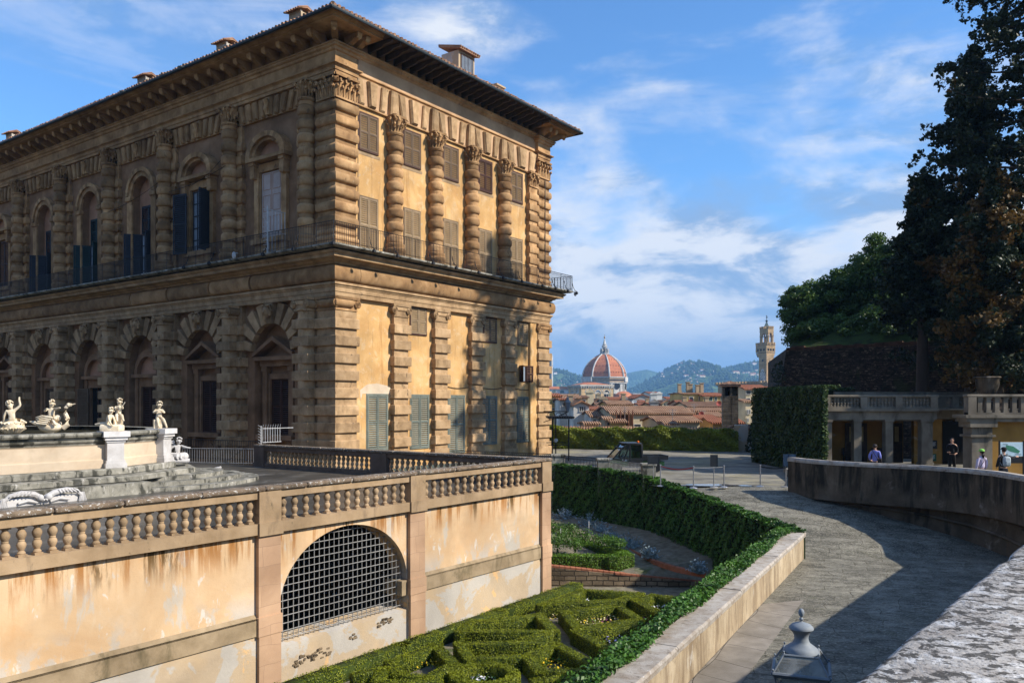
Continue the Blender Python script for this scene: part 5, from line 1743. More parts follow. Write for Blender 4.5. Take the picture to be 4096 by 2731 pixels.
mb.build('wall_body', DWALL, fg)
sheet('lookout_floor', [tuple(p + pn * 0.44), tuple(q + pn * 0.44), tuple(q + pn * 8), tuple(p + pn * 8)], -1.65, FLAG)
# ================================================================== FOREGROUND LANTERN
lx, ly, lz = 2.22, 6.3, -1.58
lamp = empty('street_lamp', (lx, ly, lz), R(-20), 'grey iron lantern with a domed cap and slanted glass panes close to the viewer', 'street lamp')
LM = M('lamp_paint', [(0.3, (0.17, 0.20, 0.23)), (0.7, (0.27, 0.30, 0.33))], 6, 6, 0.6, 0.25, 40, 0.003, patches=[((0.26, 0.16, 0.09), (1, 1, 1), 9, 0.58, 0.72, 0.6)])
zt = 0.0
lamp.scale = (0.66, 0.66, 0.66)
mb = MB()
mb.lathe([(0.004, 0.0), (0.024, -0.012), (0.032, -0.035), (0.034, -0.055), (0.025, -0.085), (0.01, -0.10), (0.012, -0.105), (0.024, -0.12), (0.020, -0.135), (0.008, -0.145), (0.014, -0.155),
		  (0.05, -0.165), (0.105, -0.185), (0.135, -0.215), (0.137, -0.235), (0.125, -0.25), (0.10, -0.275), (0.083, -0.31), (0.078, -0.35), (0.083, -0.358), (0.083, -0.37), (0.10, -0.40), (0.155, -0.44), (0.185, -0.465), (0.195, -0.50), (0.19, -0.51)], 0, 0, zt, 28)
mb.build('cap', LM, lamp, smooth=True)
mb = MB()
zr0, zr1, wa, wb = zt - 0.505, zt - 0.70, 0.19, 0.305
cor = [(-1, -1), (1, -1), (1, 1), (-1, 1)]
for (a_, b_) in zip(cor, cor[1:] + cor[:1]):
	mb.tube([(a_[0] * wa, a_[1] * wa, zr0), (b_[0] * wa, b_[1] * wa, zr0)], 0.014, 6)
	mb.tube([(a_[0] * wb, a_[1] * wb, zr1), (b_[0] * wb, b_[1] * wb, zr1)], 0.022, 6)
	mb.tube([(a_[0] * (wb - 0.02), a_[1] * (wb - 0.02), zr1 - 0.03), (b_[0] * (wb - 0.02), b_[1] * (wb - 0.02), zr1 - 0.03)], 0.018, 6)
	mb.tube([(a_[0] * wa, a_[1] * wa, zr0), (a_[0] * wb, a_[1] * wb, zr1)], 0.013, 6)
	mb.tube([(a_[0] * wb * 0.94, a_[1] * wb * 0.94, zr1 - 0.03), (a_[0] * 0.15, a_[1] * 0.15, zr1 - 0.62)], 0.013, 6)
	mb.ball((a_[0] * wa, a_[1] * wa, zr0 + 0.035), 0.013, 7, 5)
	mb.tube([(a_[0] * wa, a_[1] * wa, zr0), (a_[0] * wa, a_[1] * wa, zr0 + 0.03)], 0.006, 5)
	mb.ball((a_[0] * wb, a_[1] * wb, zr1 + 0.045), 0.014, 7, 5)
mb.box(-0.16, 0.16, -0.16, 0.16, zr1 - 0.66, zr1 - 0.62)
mb.build('frame', LM, lamp, smooth=True)
mb = MB()
for (a_, b_) in zip(cor, cor[1:] + cor[:1]):
	mb.add([(a_[0] * wa, a_[1] * wa, zr0), (b_[0] * wa, b_[1] * wa, zr0), (b_[0] * wb, b_[1] * wb, zr1), (a_[0] * wb, a_[1] * wb, zr1)], [(0, 1, 2, 3)])
	mb.add([(a_[0] * wb * .93, a_[1] * wb * .93, zr1 - 0.03), (b_[0] * wb * .93, b_[1] * wb * .93, zr1 - 0.03), (b_[0] * .15, b_[1] * .15, zr1 - 0.62), (a_[0] * .15, a_[1] * .15, zr1 - 0.62)], [(0, 1, 2, 3)])
gm, gt, gb = node_mat('dusty_lamp_glass')
tr_ = gt.nodes.new('ShaderNodeBsdfTransparent')
tr_.inputs[0].default_value = (0.8, 0.82, 0.8, 1)
gb.inputs['Base Color'].default_value = (0.36, 0.37, 0.35, 1)
gb.inputs['Roughness'].default_value = 0.15
mx_ = gt.nodes.new('ShaderNodeMixShader')
gt.links.new(_maprange(gt, _noise(gt, _pos(gt), 7.0, 5), 0.3, 0.75, 0.25, 0.7), mx_.inputs[0])
gt.links.new(tr_.outputs[0], mx_.inputs[1])
gt.links.new(gb.outputs[0], mx_.inputs[2])
gt.links.new(mx_.outputs[0], gt.nodes['Material Output'].inputs[0])
mb.build('pane', gm, lamp)
mb = MB()
zf_ = (-5.6 - lz) / 0.66
mb.lathe([(0.22, zf_), (0.22, zf_ + 0.4), (0.13, zf_ + 0.6), (0.09, zf_ + 1.3), (0.05, zf_ + 1.6), (0.045, zr1 - 0.75), (0.07, zr1 - 0.72), (0.07, zr1 - 0.66)], 0, 0, 0, 12)
mb.build('post', LM, lamp, smooth=True)
mb = MB()
mb.tube([(0, 0, zr1 - 0.62), (0, 0, zr1 - 0.35)], 0.03, 8)
mb.ball((0, 0, zr1 - 0.25), 0.07, 10, 8, 1.5)
mb.build('bulb', WHITEIRON, lamp, smooth=True)
# ================================================================== IVY WALL
ivy = empty('ivy_bank_wall', (0, 0, 0), 0, 'high garden wall buried in dark ivy between the parterre and the ramp', 'wall')
FAR = [(10.05, 29.2, -4.68), (9.6, 31.6, -4.62), (8.8, 34.4, -4.40), (7.8, 37.6, -4.12), (6.7, 41.2, -3.85), (4.8, 45.2, -3.8), (2.4, 48.7, -3.8)]
C, N = [], []
def strip(p, q, zlo, n_side, n_top, width, nrm, face=True, bulge=0.12):
	"""leaves on one face and on the top of a wall from p to q; nrm points out of the leafy face"""
	p, q = Vector(p), Vector(q)
	for _ in range(n_side if face else 0):
		t = random.random()
		c = p.lerp(q, t)
		h = random.random() ** 0.8
		z = c.z - h * (c.z - zlo)
		o = bulge * (0.5 + 0.8 * math.sin(t * 23 + z * 3.1) * math.sin(z * 5 + t * 11)) + random.uniform(0, 0.1) + 0.10 * h
		C.append((c.x + nrm[0] * o, c.y + nrm[1] * o, z))
		N.append((nrm[0], nrm[1], 0.35))
	for _ in range(n_top):
		t = random.random()
		c = p.lerp(q, t)
		w = random.uniform(-0.15, width)
		hump = 0.06 + 0.10 * math.sin(t * 31 + w * 5) * math.sin(t * 17) + random.uniform(-0.03, 0.08)
		C.append((c.x - nrm[0] * w, c.y - nrm[1] * w, c.z + hump))
		N.append((nrm[0] * 0.3, nrm[1] * 0.3, 1.0))
core = MB()
for p, q in zip(FAR[:-1], FAR[1:]):
	d = Vector((q[0] - p[0], q[1] - p[1])).normalized()
	nn = (-d.y, d.x)
	if nn[0] > 0:
		nn = (d.y, -d.x)
	L_ = math.hypot(q[0] - p[0], q[1] - p[1])
	strip(p, q, ZG, int(1500 * L_), int(620 * L_), 0.45, nn)
	core.ext([(p[0], p[1], ZG - 0.3), (q[0], q[1], ZG - 0.3), (q[0], q[1], q[2]), (p[0], p[1], p[2])], (-nn[0] * 0.42, -nn[1] * 0.42, 0))
foliage('ivy', C, N, 0.092, [LEAF_IVY, CORE], ivy, core, 0.55)
C, N = [], []
core = MB()
a3 = a - n_ * 0.54
b3 = b - n_ * 0.54
strip((a3.x, a3.y, -4.66), (b3.x, b3.y, -4.66), ZG, 0, 19000, 0.42, tuple(n_ * 1.0), face=False)
for i in range(6000):
	t = random.random()
	c = a3.lerp(b3, t) - n_ * 0.5
	z = -4.66 - random.random() ** 1.3 * 2.2
	C.append((c.x - n_.x * random.uniform(0, 0.2), c.y - n_.y * random.uniform(0, 0.2), z))
	N.append((-n_.x, -n_.y, 0.4))
core.prism([tuple(a3), tuple(b3), tuple(b3 - n_ * 0.45), tuple(a3 - n_ * 0.45)], ZG - 0.3, -4.70)
iv2 = empty('ivy_fringe', (0, 0, 0), 0, 'bright ivy creeping along the top of the low ramp wall', 'ivy')
foliage('leaves', C, N, 0.072, [LEAF_IVY, CORE], iv2, core, 0.6)
# railing panels between stone posts above the ivy
def post(x, y, zt, label, hw=0.33):
	mb = MB()
	mb.box(x - hw, x + hw, y - hw, y + hw, -5.2, zt - 0.1)
	mb.cush(x - hw - 0.05, x + hw + 0.05, y - hw - 0.05, y + hw + 0.05, zt - 0.1, zt + 0.03, 0.04)
	o = mb.build('gate_post', GSTONE)
	tag(o, label, 'post')
post(6.9, 41.6, -3.12, 'square grey stone post at the right end of the white railing')
post(5.05, 45.4, -3.12, 'square grey stone post between the white railing and the black railing')
post(2.75, 48.9, -3.12, 'square grey stone post behind the terrace corner at the left of the black railing', 0.4)
def scroll_railing(a, b, z0, z1, label, mt, scroll=True, step=0.13):
	a, b = Vector(a), Vector(b)
	L = (b - a).length
	t = empty('railing', (a.x, a.y, 0), math.atan2(b.y - a.y, b.x - a.x), label, 'railing')
	mb = MB()
	n = int(L / step)
	for k in range(n + 1):
		x = L * k / n
		mb.box(x - 0.011, x + 0.011, -0.011, 0.011, z0, z1 - (0.14 if scroll else 0))
	mb.build('bars', mt, t)
	mb = MB()
	for z in (z0 + 0.05, z1, z1 - 0.15):
		mb.tube([(0, 0, z), (L, 0, z)], 0.016, 4)
	if scroll:
		for k in range(n):
			x = L * (k + 0.5) / n
			mb.tube([(x + 0.055 * math.cos(q), 0, z1 - 0.075 + 0.06 * math.sin(q)) for q in [2 * PI * j / 8 for j in range(9)]], 0.010, 4)
	mb.build('rails', IRON if mt is not GALV else GALV, t)
scroll_railing((6.55, 42.1), (5.3, 44.9), -4.0, -3.14, 'pale iron railing with a scrolled top rail beside the parked utility vehicle', GALV)
scroll_railing((4.75, 45.9), (3.05, 48.5), -4.0, -3.14, 'black iron railing with a scrolled top rail beyond the terrace corner', IRON)
scroll_railing((2.4, 49.1), (-3.9, 53.0), -4.0, -3.10, 'black scrolled railing running along the foot of the palace front', IRON)
# iron pergola with a flat roof, wall lantern on a scrolled bracket
pg = empty('iron_pergola', (0, 0, 0), 0, 'thin black iron pergola frame with a dark flat roof by the palace corner', 'pergola')
mb = MB()
for (sx, d, yb) in ((2209, 56, 1815), (2223, 59, 1810), (2275, 56, 1815)):
	x, y, _ = P(sx, yb, d)
	mb.tube([(x, y, -4.0), (x, y, -1.15)], 0.045, 6)
	mb.build('post', IRON, pg)
	mb = MB()
x0, x1 = P(2190, 0, 57)[0], P(2290, 0, 57)[0]
for y in (55.8, 59):
	mb.tube([(x0, y, -2.9), (x1 - 0.3, y, -2.9)], 0.03, 5)
mb.build('side_rails', IRON, pg)
mb = MB()
mb.box(x0, x1, 55.5, 59.6, -1.12, -1.06)
for k in range(12):
	x = x0 + (x1 - x0) * k / 11
	mb.box(x - 0.03, x + 0.03, 55.4, 59.7, -1.06, -0.98)
mb.build('roof_slats', IRON, pg)
mb = MB()
mb.ball((P(2223, 0, 59)[0], 58.9, -2.75), 0.16, 10, 6)
mb.build('globe_lamp', WHITEIRON, pg, smooth=True)
bl = empty('wall_lantern', (0, 0, 0), 0, 'old wall lantern on a scrolled iron bracket at the far palace corner', 'street lamp')
mb = MB()
bx, by = P(2270, 0, 60)[:2]
zl = P(0, 1640, 60)[2]
mb.tube([(bx - 1.7, by + 1.2, zl - 0.1), (bx + 0.1, by, zl - 0.1)], 0.035, 5)
for (c_, r_) in ((-1.2, 0.28), (-0.65, 0.22), (-0.2, 0.15)):
	mb.tube([(bx + c_ + r_ * math.cos(q), by - c_ * 0.7 * 0.0, zl - 0.4 + r_ * math.sin(q)) for q in [2 * PI * j / 12 for j in range(12)]], 0.022, 4)
mb.tube([(bx - 1.7, by + 1.2, zl - 0.9), (bx - 1.0, by + 0.7, zl - 0.65), (bx, by, zl - 0.12)], 0.03, 5)
mb.build('bracket', IRON, bl)
mb = MB()
mb.lathe([(0.10, 0.0), (0.13, 0.06), (0.24, 0.58), (0.27, 0.60), (0.26, 0.66), (0.12, 0.80), (0.09, 0.9), (0.12, 0.93), (0.03, 1.0), (0.01, 1.1)], bx, by, zl - 0.05, 6)
mb.build('lantern', LM, bl)
# ================================================================== PARTERRE
def zp(x, y):
	"""a pixel of the garden close-up, as a point at hedge top height"""
	return lambda z: G(2100 + x * 0.5938, 1800 + y * 0.5938, z)
def z8(x, y):
	return lambda z: G(1000 + x * 0.5939, 1800 + y * 0.5939, z)
def hedge(name, label, line, w, z0, z1, mats, size=0.036, dens=1150, closed=False, cat='hedge', group=None, parent=None, wob=0.012):
	"""clipped hedge along a plan polyline: dark core plus a skin of small leaves"""
	pts = [Vector((p[0], p[1])) for p in line]
	if closed:
		pts.append(pts[0])
	core = MB()
	C, N = [], []
	for p, q in zip(pts[:-1], pts[1:]):
		d = (q - p)
		L = d.length
		if L < 1e-3:
			continue
		d /= L
		nn = Vector((-d.y, d.x))
		hw = w / 2
		ext = hw * 0.9
		p0, q0 = p - d * ext, q + d * ext
		core.prism([tuple(p0 + nn * (hw - .015)), tuple(p0 - nn * (hw - .015)), tuple(q0 - nn * (hw - .015)), tuple(q0 + nn * (hw - .015))], z0 - 0.02, z1 - 0.015)
		LL = L + 2 * ext
		for face, area in (('t', LL * w), ('l', LL * (z1 - z0)), ('r', LL * (z1 - z0)), ('a', w * (z1 - z0)), ('b', w * (z1 - z0))):
			for _ in range(int(area * dens)):
				s, v = random.random(), random.random()
				ph = math.sin(s * LL * 5.3 + p.x * 3) * math.sin(s * LL * 2.1 + p.y) * wob
				jit = random.uniform(-0.02, 0.022)
				if face == 't':
					c = p0 + d * s * LL + nn * (v - 0.5) * w
					C.append((c.x, c.y, z1 + ph + jit))
					N.append((0, 0, 1))
				elif face in 'lr':
					sg = 1 if face == 'l' else -1
					c = p0 + d * s * LL + nn * sg * (hw + ph + jit)
					C.append((c.x, c.y, z0 + v * (z1 - z0 + 0.02)))
					N.append((nn.x * sg, nn.y * sg, 0.25))
				else:
					sg = -1 if face == 'a' else 1
					c = (p0 if face == 'a' else q0) + d * sg * jit + nn * (s - 0.5) * w
					C.append((c.x, c.y, z0 + v * (z1 - z0)))
					N.append((d.x * sg, d.y * sg, 0.25))
	o = foliage(name, C, N, size, [*mats[:-1], mats[-1]], parent, core, 0.42)
	if label:
		tag(o, label, cat, group)
	return o
ZH = ZG + 0.46
BX = [LEAF_BOX, BOXCORE]
HG = 'clipped box hedges of the parterre'
def hz(pts, f):
	return [f(*p)(ZH) for p in pts]
hedge('box_hedge', 'long rough low hedge running along the foot of the ochre terrace wall', [TW(-14.5, -0.75), TW(-9, -0.7), TW(-4, -0.65), TW(1.1, -0.6)], 0.5, ZG, ZH - 0.05, BX, dens=700, group=HG, wob=0.05)
specs = [
	('triangular clipped hedge with a thick front arm, nearest the wall pilaster', [(1420, 1215), (2050, 1215), (1945, 1105), (1480, 1160)], z8, 0.46, True),
	('V shaped clipped hedge pointing left below the triangular hedge', [(1960, 1290), (1410, 1300), (1480, 1400), (1800, 1385)], z8, 0.45, False),
	('round clipped ring hedge at the bottom edge of the garden', None, z8, 0.42, True),
	('angular clipped hedge left of the ring hedge around yellow flowers', [(1250, 1310), (950, 1420), (1000, 1500), (1190, 1525), (1380, 1440), (1265, 1325)], z8, 0.45, True),
	('short clipped hedge at the lower left garden corner', [(720, 1500), (900, 1470), (860, 1545)], z8, 0.45, False),
	('low clipped hedge along the bottom edge left of the ring', [(880, 1555), (1260, 1552)], z8, 0.45, False),
	('trapezoid clipped hedge at the back of the garden by the gravel strip', [(110, 1040), (395, 940), (770, 962), (640, 1005)], zp, 0.46, True),
	('bracket shaped clipped hedge at the right end of the garden', [(890, 1085), (745, 1005), (865, 975), (1010, 990)], zp, 0.46, False),
	('clipped hedge framing the bed of yellow and purple pansies', [(265, 1085), (630, 1045), (770, 1140), (350, 1190)], zp, 0.46, True),
	('V shaped clipped hedge opening right beside the ivy fringe', [(580, 1345), (350, 1215), (730, 1175)], zp, 0.46, False),
	('large clipped hedge triangle right of the ring around yellow flowers', [(435, 1425), (205, 1300), (20, 1385), (100, 1480), (340, 1478)], zp, 0.46, False),
	('clipped hedge stub at the bottom edge beside the ivy fringe', [(80, 1550), (330, 1520)], zp, 0.46, False),
	('short clipped hedge between the triangle and the trapezoid hedge', [(0, 1265), (150, 1225)], zp, 0.4, False),
]
for lab, pts, f, w, cl in specs:
	if pts is None:
		c = z8(1580, 1500)(ZH)
		e = z8(1840, 1500)(ZH)
		r = abs(e[0] - c[0]) - 0.25
		line = [(c[0] + r * math.cos(2 * PI * k / 18), c[1] + r * math.sin(2 * PI * k / 18)) for k in range(18)]
	else:
		line = hz(pts, f)
	hedge('box_hedge', lab, line, w * 0.74, ZG, ZH, BX, closed=cl, group=HG)
def flowers(label, centre, rx, ry, n, cols, z=ZG + 0.1, size=0.07, leafy=True):
	C, N, mi = [], [], []
	for k in range(n):
		a_, r_ = random.uniform(0, 2 * PI), math.sqrt(random.random())
		C.append((centre[0] + rx * r_ * math.cos(a_), centre[1] + ry * r_ * math.sin(a_), z + random.uniform(0.0, 0.14)))
		N.append((0, -0.3, 1))
		mi.append(random.randrange(len(cols)) if (not leafy or random.random() < 0.62) else len(cols))
	o = foliage('flower_bed', C, N, size, [*cols, LEAF_ROSE], None, None, 0.5, mi)
	tag(o, label, 'flowers', None, 'stuff')
def petal(name, c):
	return M(name, [(0.3, tuple(q * 0.8 for q in c)), (0.7, c)], 9, 3, 0.7, 0, grime=0)
YEL, WHT, PUR, LIL = petal('yellow_petal', (0.75, 0.50, 0.02)), petal('white_petal', (0.78, 0.78, 0.80)), petal('purple_petal', (0.16, 0.03, 0.10)), petal('lilac_petal', (0.45, 0.42, 0.78))
CRE = petal('cream_petal', (0.75, 0.62, 0.30))
flowers('yellow flowers inside the angular hedge at the left of the garden', z8(1160, 1430)(ZG + .1), 0.75, 0.5, 130, [YEL])
flowers('white flowers inside the round ring hedge', z8(1565, 1535)(ZG + .1), 0.8, 0.35, 150, [WHT])
flowers('pale lilac flowers inside the triangular hedge', z8(1810, 1172)(ZG + .1), 0.45, 0.4, 60, [WHT, LIL])
flowers('yellow flowers inside the hedge triangle right of the ring', zp(190, 1440)(ZG + .1), 0.6, 0.45, 110, [YEL])
flowers('mixed yellow and purple pansies in the framed bed', zp(480, 1145)(ZG + .1), 1.75, 0.85, 420, [CRE, PUR, YEL])
flowers('white flowers half hidden by the ivy fringe', zp(600, 1285)(ZG + .1), 0.5, 0.4, 70, [WHT, LIL])
flowers('white flowers beside the bracket shaped hedge', zp(890, 1055)(ZG + .1), 0.6, 0.5, 80, [WHT])
flowers('white flowers at the back of the trapezoid hedge', zp(385, 1010)(ZG + .1), 0.6, 0.3, 60, [WHT])
# raised bed behind the parterre
mb = MB()
fr = [(0.6, 34.5), (4.3, 34.35), (7.9, 34.2)]
zs = [-6.80, -7.18, -7.50]
V = []
for (x, y), z in zip(fr, zs):
	V.append((x, y, z - 0.05))
for (x, y), z in zip([(1.5, 47.0), (6.0, 41.5), (10.0, 35.0)], (-6.2, -6.3, -6.4)):
	V.append((x, y, z))
mb.add(V, [(0, 1, 4, 3), (1, 2, 5, 4)])
o = mb.build('upper_bed', SOIL)
tag(o, kind='structure')
t = empty('bed_wall', (0, 0, 0), 0, 'low rubble wall with a red brick edge behind the parterre', 'wall')
mb = MB()
for k in range(2):
	(x0, y0), (x1, y1) = fr[k], fr[k + 1]
	mb.rings([[(x0, y0 - 0.1, ZG - 0.1), (x1, y1 - 0.1, ZG - 0.1), (x1, y1 + 0.2, ZG - 0.1), (x0, y0 + 0.2, ZG - 0.1)], [(x0, y0 - 0.1, zs[k]), (x1, y1 - 0.1, zs[k + 1]), (x1, y1 + 0.2, zs[k + 1]), (x0, y0 + 0.2, zs[k])]])
mb.build('wall_body', RUBBLE, t)
mb = MB()
for k in range(2):
	(x0, y0), (x1, y1) = fr[k], fr[k + 1]
	n = 16
	for q in range(n):
		s0, s1 = (q + 0.04) / n, (q + 0.96) / n
		za, zb_ = zs[k] + (zs[k + 1] - zs[k]) * s0, zs[k] + (zs[k + 1] - zs[k]) * s1
		xa, xb = x0 + (x1 - x0) * s0, x0 + (x1 - x0) * s1
		mb.rings([[(xa, y0 - 0.13, za), (xb, y0 - 0.13, zb_), (xb, y0 + 0.22, zb_), (xa, y0 + 0.22, za)], [(xa, y0 - 0.13, za + 0.07), (xb, y0 - 0.13, zb_ + 0.07), (xb, y0 + 0.22, zb_ + 0.07), (xa, y0 + 0.22, za + 0.07)]])
mb.build('brick_edge', BRICKRED, t)
t = empty('brick_border', (0, 0, 0), 0, 'curved red brick border below the silver shrubs', 'wall')
mb = MB()
cv = [zp(*p)(-6.75) for p in ((440, 560), (560, 590), (700, 665), (860, 740), (1020, 790), (1220, 828))]
for p, q in zip(cv[:-1], cv[1:]):
	p, q = Vector(p), Vector(q)
	for s in range(6):
		a_, b_ = p.lerp(q, (s + .03) / 6), p.lerp(q, (s + .97) / 6)
		mb.rings([[(a_.x, a_.y, -6.95), (b_.x, b_.y, -6.95), (b_.x, b_.y + 0.25, -6.95), (a_.x, a_.y + 0.25, -6.95)], [(a_.x, a_.y, -6.75), (b_.x, b_.y, -6.75), (b_.x, b_.y + 0.25, -6.72), (a_.x, a_.y + 0.25, -6.72)]])
mb.build('brick_edge', BRICKRED, t)
BB = [LEAF_BOXB, BOXCORE]
hedge('bed_hedge', 'bright green clipped hedge with a rounded end above the rubble wall', [(0.8, 35.15), (4.2, 34.95), (4.85, 35.3), (4.75, 36.0), (3.6, 37.8), (2.6, 41.0)], 0.62, -7.25, -6.52, BB, size=0.06, dens=480)
for k, (sx, sy, d, r) in enumerate(((2400, 2198, 36.8, 0.55), (2330, 2160, 38.2, 0.6), (2250, 2120, 38.5, 0.6), (2470, 2215, 36.2, 0.45), (2230, 2180, 36.5, 0.6), (2300, 2205, 36.2, 0.5), (2215, 2080, 41.0, 0.6), (2280, 2110, 40.5, 0.5), (2440, 2185, 37.2, 0.4))):
	x, y, z = P(sx, sy, d)
	C, N = [], []
	for _ in range(520):
		v = rng.normal(0, 1, 3)
		v /= np.linalg.norm(v)
		q = r * random.uniform(0.3, 1.0)
		C.append((x + v[0] * q, y + v[1] * q, -6.72 + 0.35 + v[2] * q * 0.62 + 0.15))
		N.append(v)
	for _ in range(40):
		C.append((x + random.uniform(-.03, .03), y, -6.8 + random.random() * 0.5))
		N.append((0, -1, 0))
	o = foliage('rose_bush', C, N, 0.075, [LEAF_ROSE])
	tag(o, 'leafy rose bush growing inside the bright clipped hedge', 'shrub', 'rose bushes inside the bright clipped hedge')
mb = MB()
for (px, py) in ((240, 600), (430, 545), (258, 440)):
	x, y, _ = zp(px, py)(-6.4)
	mb.tube([(x, y, -6.9), (x, y, -5.9)], 0.02, 5)
	o = mb.build('plant_stake', WHITEIRON)
	tag(o, {240: 'pale plant stake among the rose bushes', 430: 'pale plant stake below the silver shrubs', 258: 'pale plant stake at the foot of the leftmost silver shrub'}[px], 'stake')
	mb = MB()
sl_ = ['tall silver shrub at the left end by the terrace corner', 'broad silver shrub left of the middle of the dark bank', 'silver shrub spreading in the middle of the dark bank', 'low silver shrub right of the spreading one', 'small rounded silver shrub on the brick border', 'lone silver shrub at the right end of the border', 'wispy silver shrub between two broad ones']
for k, (sx, sy, d, r) in enumerate(((2257, 2055, 44.5, 0.85), (2345, 2085, 42.5, 0.95), (2450, 2140, 39.5, 0.8), (2530, 2165, 38.0, 0.85), (2598, 2205, 35.6, 0.55), (2790, 2262, 32.6, 0.52), (2400, 2105, 41.0, 0.75))):
	x, y, z = P(sx, sy, d)
	C, N = [], []
	for _ in range(70):
		a_ = random.uniform(0, 2 * PI)
		l_ = random.uniform(0.5, 1.0) * r
		el = random.uniform(0.15, 1.3)
		dx, dy, dz = math.cos(a_) * math.cos(el) * l_, math.sin(a_) * math.cos(el) * l_, math.sin(el) * l_ * 1.15
		for q in range(16):
			s = (q + 1) / 16
			C.append((x + dx * s + random.uniform(-.04, .04), y + dy * s + random.uniform(-.04, .04), z - r * 0.55 + dz * s + random.uniform(-.03, .03)))
			N.append((dx, dy, dz + 0.3))
	o = foliage('silver_shrub', C, N, 0.085, [LEAF_SILVER], None, None, 0.7)
	tag(o, sl_[k], 'shrub')
# ================================================================== PLAZA: hedges, loggia, rampart, trees
t = empty('vine_hedge', (0, 0, 0), 0, 'long yellow green leafy hedge across the far side of the plaza', 'hedge')
A_, B_ = (1.5, 71.5), (18.3, 66.5)
C, N = [], []
L = math.hypot(B_[0] - A_[0], B_[1] - A_[1])
dx, dy = (B_[0] - A_[0]) / L, (B_[1] - A_[1]) / L
for _ in range(30000):
	s, v = random.random(), random.random()
	x, y = A_[0] + dx * s * L, A_[1] + dy * s * L
	top = -2.32 + 0.16 * math.sin(s * 17) * math.sin(s * 7.3) + 0.08 * math.sin(s * 61)
	if random.random() < 0.75:
		h = -4.0 + v * (top + 4.0)
		o_ = 0.25 + 0.22 * math.sin(s * 40 + h * 2.2) * math.sin(h * 2.7 + s * 13) + random.uniform(-0.05, 0.12)
		C.append((x + dy * o_, y - dx * o_, h))
		N.append((dy, -dx, 0.5))
	else:
		w = random.uniform(-0.3, 0.9)
		C.append((x - dy * w, y + dx * w, top + random.uniform(-0.08, 0.14)))
		N.append((0, 0, 1))
core = MB()
core.ext([(A_[0], A_[1], -4.1), (B_[0], B_[1], -4.1), (B_[0], B_[1], -2.5), (A_[0], A_[1], -2.5)], (-dy * 0.9, dx * 0.9, 0))
foliage('leaves', C, N, 0.17, [LEAF_VINE, CORE], t, core, 0.7)
TW_ = empty('garden_wall', (0, 0, 0), 0, 'garden wall capped with roof tiles behind the yellow green hedge', 'wall')
mb = MB()
a, b = Vector((1.0, 73.4)), Vector((19.6, 68.2))
d = (b - a).normalized()
n = Vector((d.y, -d.x))
mb.prism([tuple(a), tuple(b), tuple(b - n * 0.4), tuple(a - n * 0.4)], -6, -2.42)
mb.prism([tuple(b - d * 1.1 + n * 1.6), tuple(b + n * 1.6), tuple(b - n * 0.4), tuple(b - d * 1.1 - n * 0.4)], -6, -1.9)
mb.build('wall_body', TERRA2, TW_)
mb = MB()
s = 0.0
L = (b - a).length
while s < L:
	p = a + d * s
	mb.tube([tuple(p + n * 0.28) + (-2.40,), tuple(p - n * 0.1) + (-2.18,), tuple(p - n * 0.65) + (-2.38,)], 0.10, 6)
	s += 0.24
mb.build('tile_cap', TILE, TW_)
# tall clipped hedge
C, N = [], []
core = MB()
hp = [(16.1, 55.0), (16.95, 44.8), (17.2, 44.8), (17.2, 55.0)]
ztop = [0.85, 0.85, 1.0, 0.9]
core.prism([(hp[0][0] + .1, 54.9), (hp[1][0] + .1, 44.9), (17.2, 44.9), (17.2, 52.6), (22, 52.6), (22, 54.9)], -4.1, 0.72)
for (p, q, dens) in ((hp[0], hp[1], 15000), (hp[1], hp[2], 800)):
	d_ = Vector((q[0] - p[0], q[1] - p[1])).normalized()
	nn = Vector((d_.y, -d_.x))
	if nn.dot(Vector((p[0] - 21, p[1] - 50))) < 0:
		nn = -nn
	for _ in range(dens):
		s, v = random.random(), random.random()
		o_ = random.uniform(-0.08, 0.10) + 0.06 * math.sin(s * 33) * math.sin(v * 17)
		C.append((p[0] + (q[0] - p[0]) * s + nn.x * o_, p[1] + (q[1] - p[1]) * s + nn.y * o_, -4.0 + v * 4.88))
		N.append((nn.x, nn.y, 0.3))
for _ in range(5000):
	s, v = random.random(), random.random()
	x = hp[0][0] + (hp[1][0] - hp[0][0]) * s + v * 1.0
	y = hp[0][1] + (hp[1][1] - hp[0][1]) * s
	if _ > 2500:
		x, y = 16.5 + s * 5.5, 52.4 + v * 2.6
	C.append((x, y, 0.84 + random.uniform(-0.07, 0.09)))
	N.append((0, 0, 1))
o = foliage('tall_hedge', C, N, 0.14, [LEAF_DARK, CORE], None, core, 0.7)
tag(o, 'tall dark clipped hedge block left of the loggia', 'hedge')
# a thin dark shrub in front of the houses beside it
C, N = [], []
for _ in range(900):
	h = random.random()
	r = 0.9 * (1 - h) * random.random() ** 0.5
	a_ = random.uniform(0, 2 * PI)
	C.append((P(3015, 0, 66)[0] + r * math.cos(a_), 66 + r * math.sin(a_), -4.5 + 3.6 * h))
	N.append((math.cos(a_), math.sin(a_), 0.4))
o = foliage('conifer_shrub', C, N, 0.2, [LEAF_CON])
tag(o, 'small dark conical shrub at the left edge of the tall hedge', 'shrub')
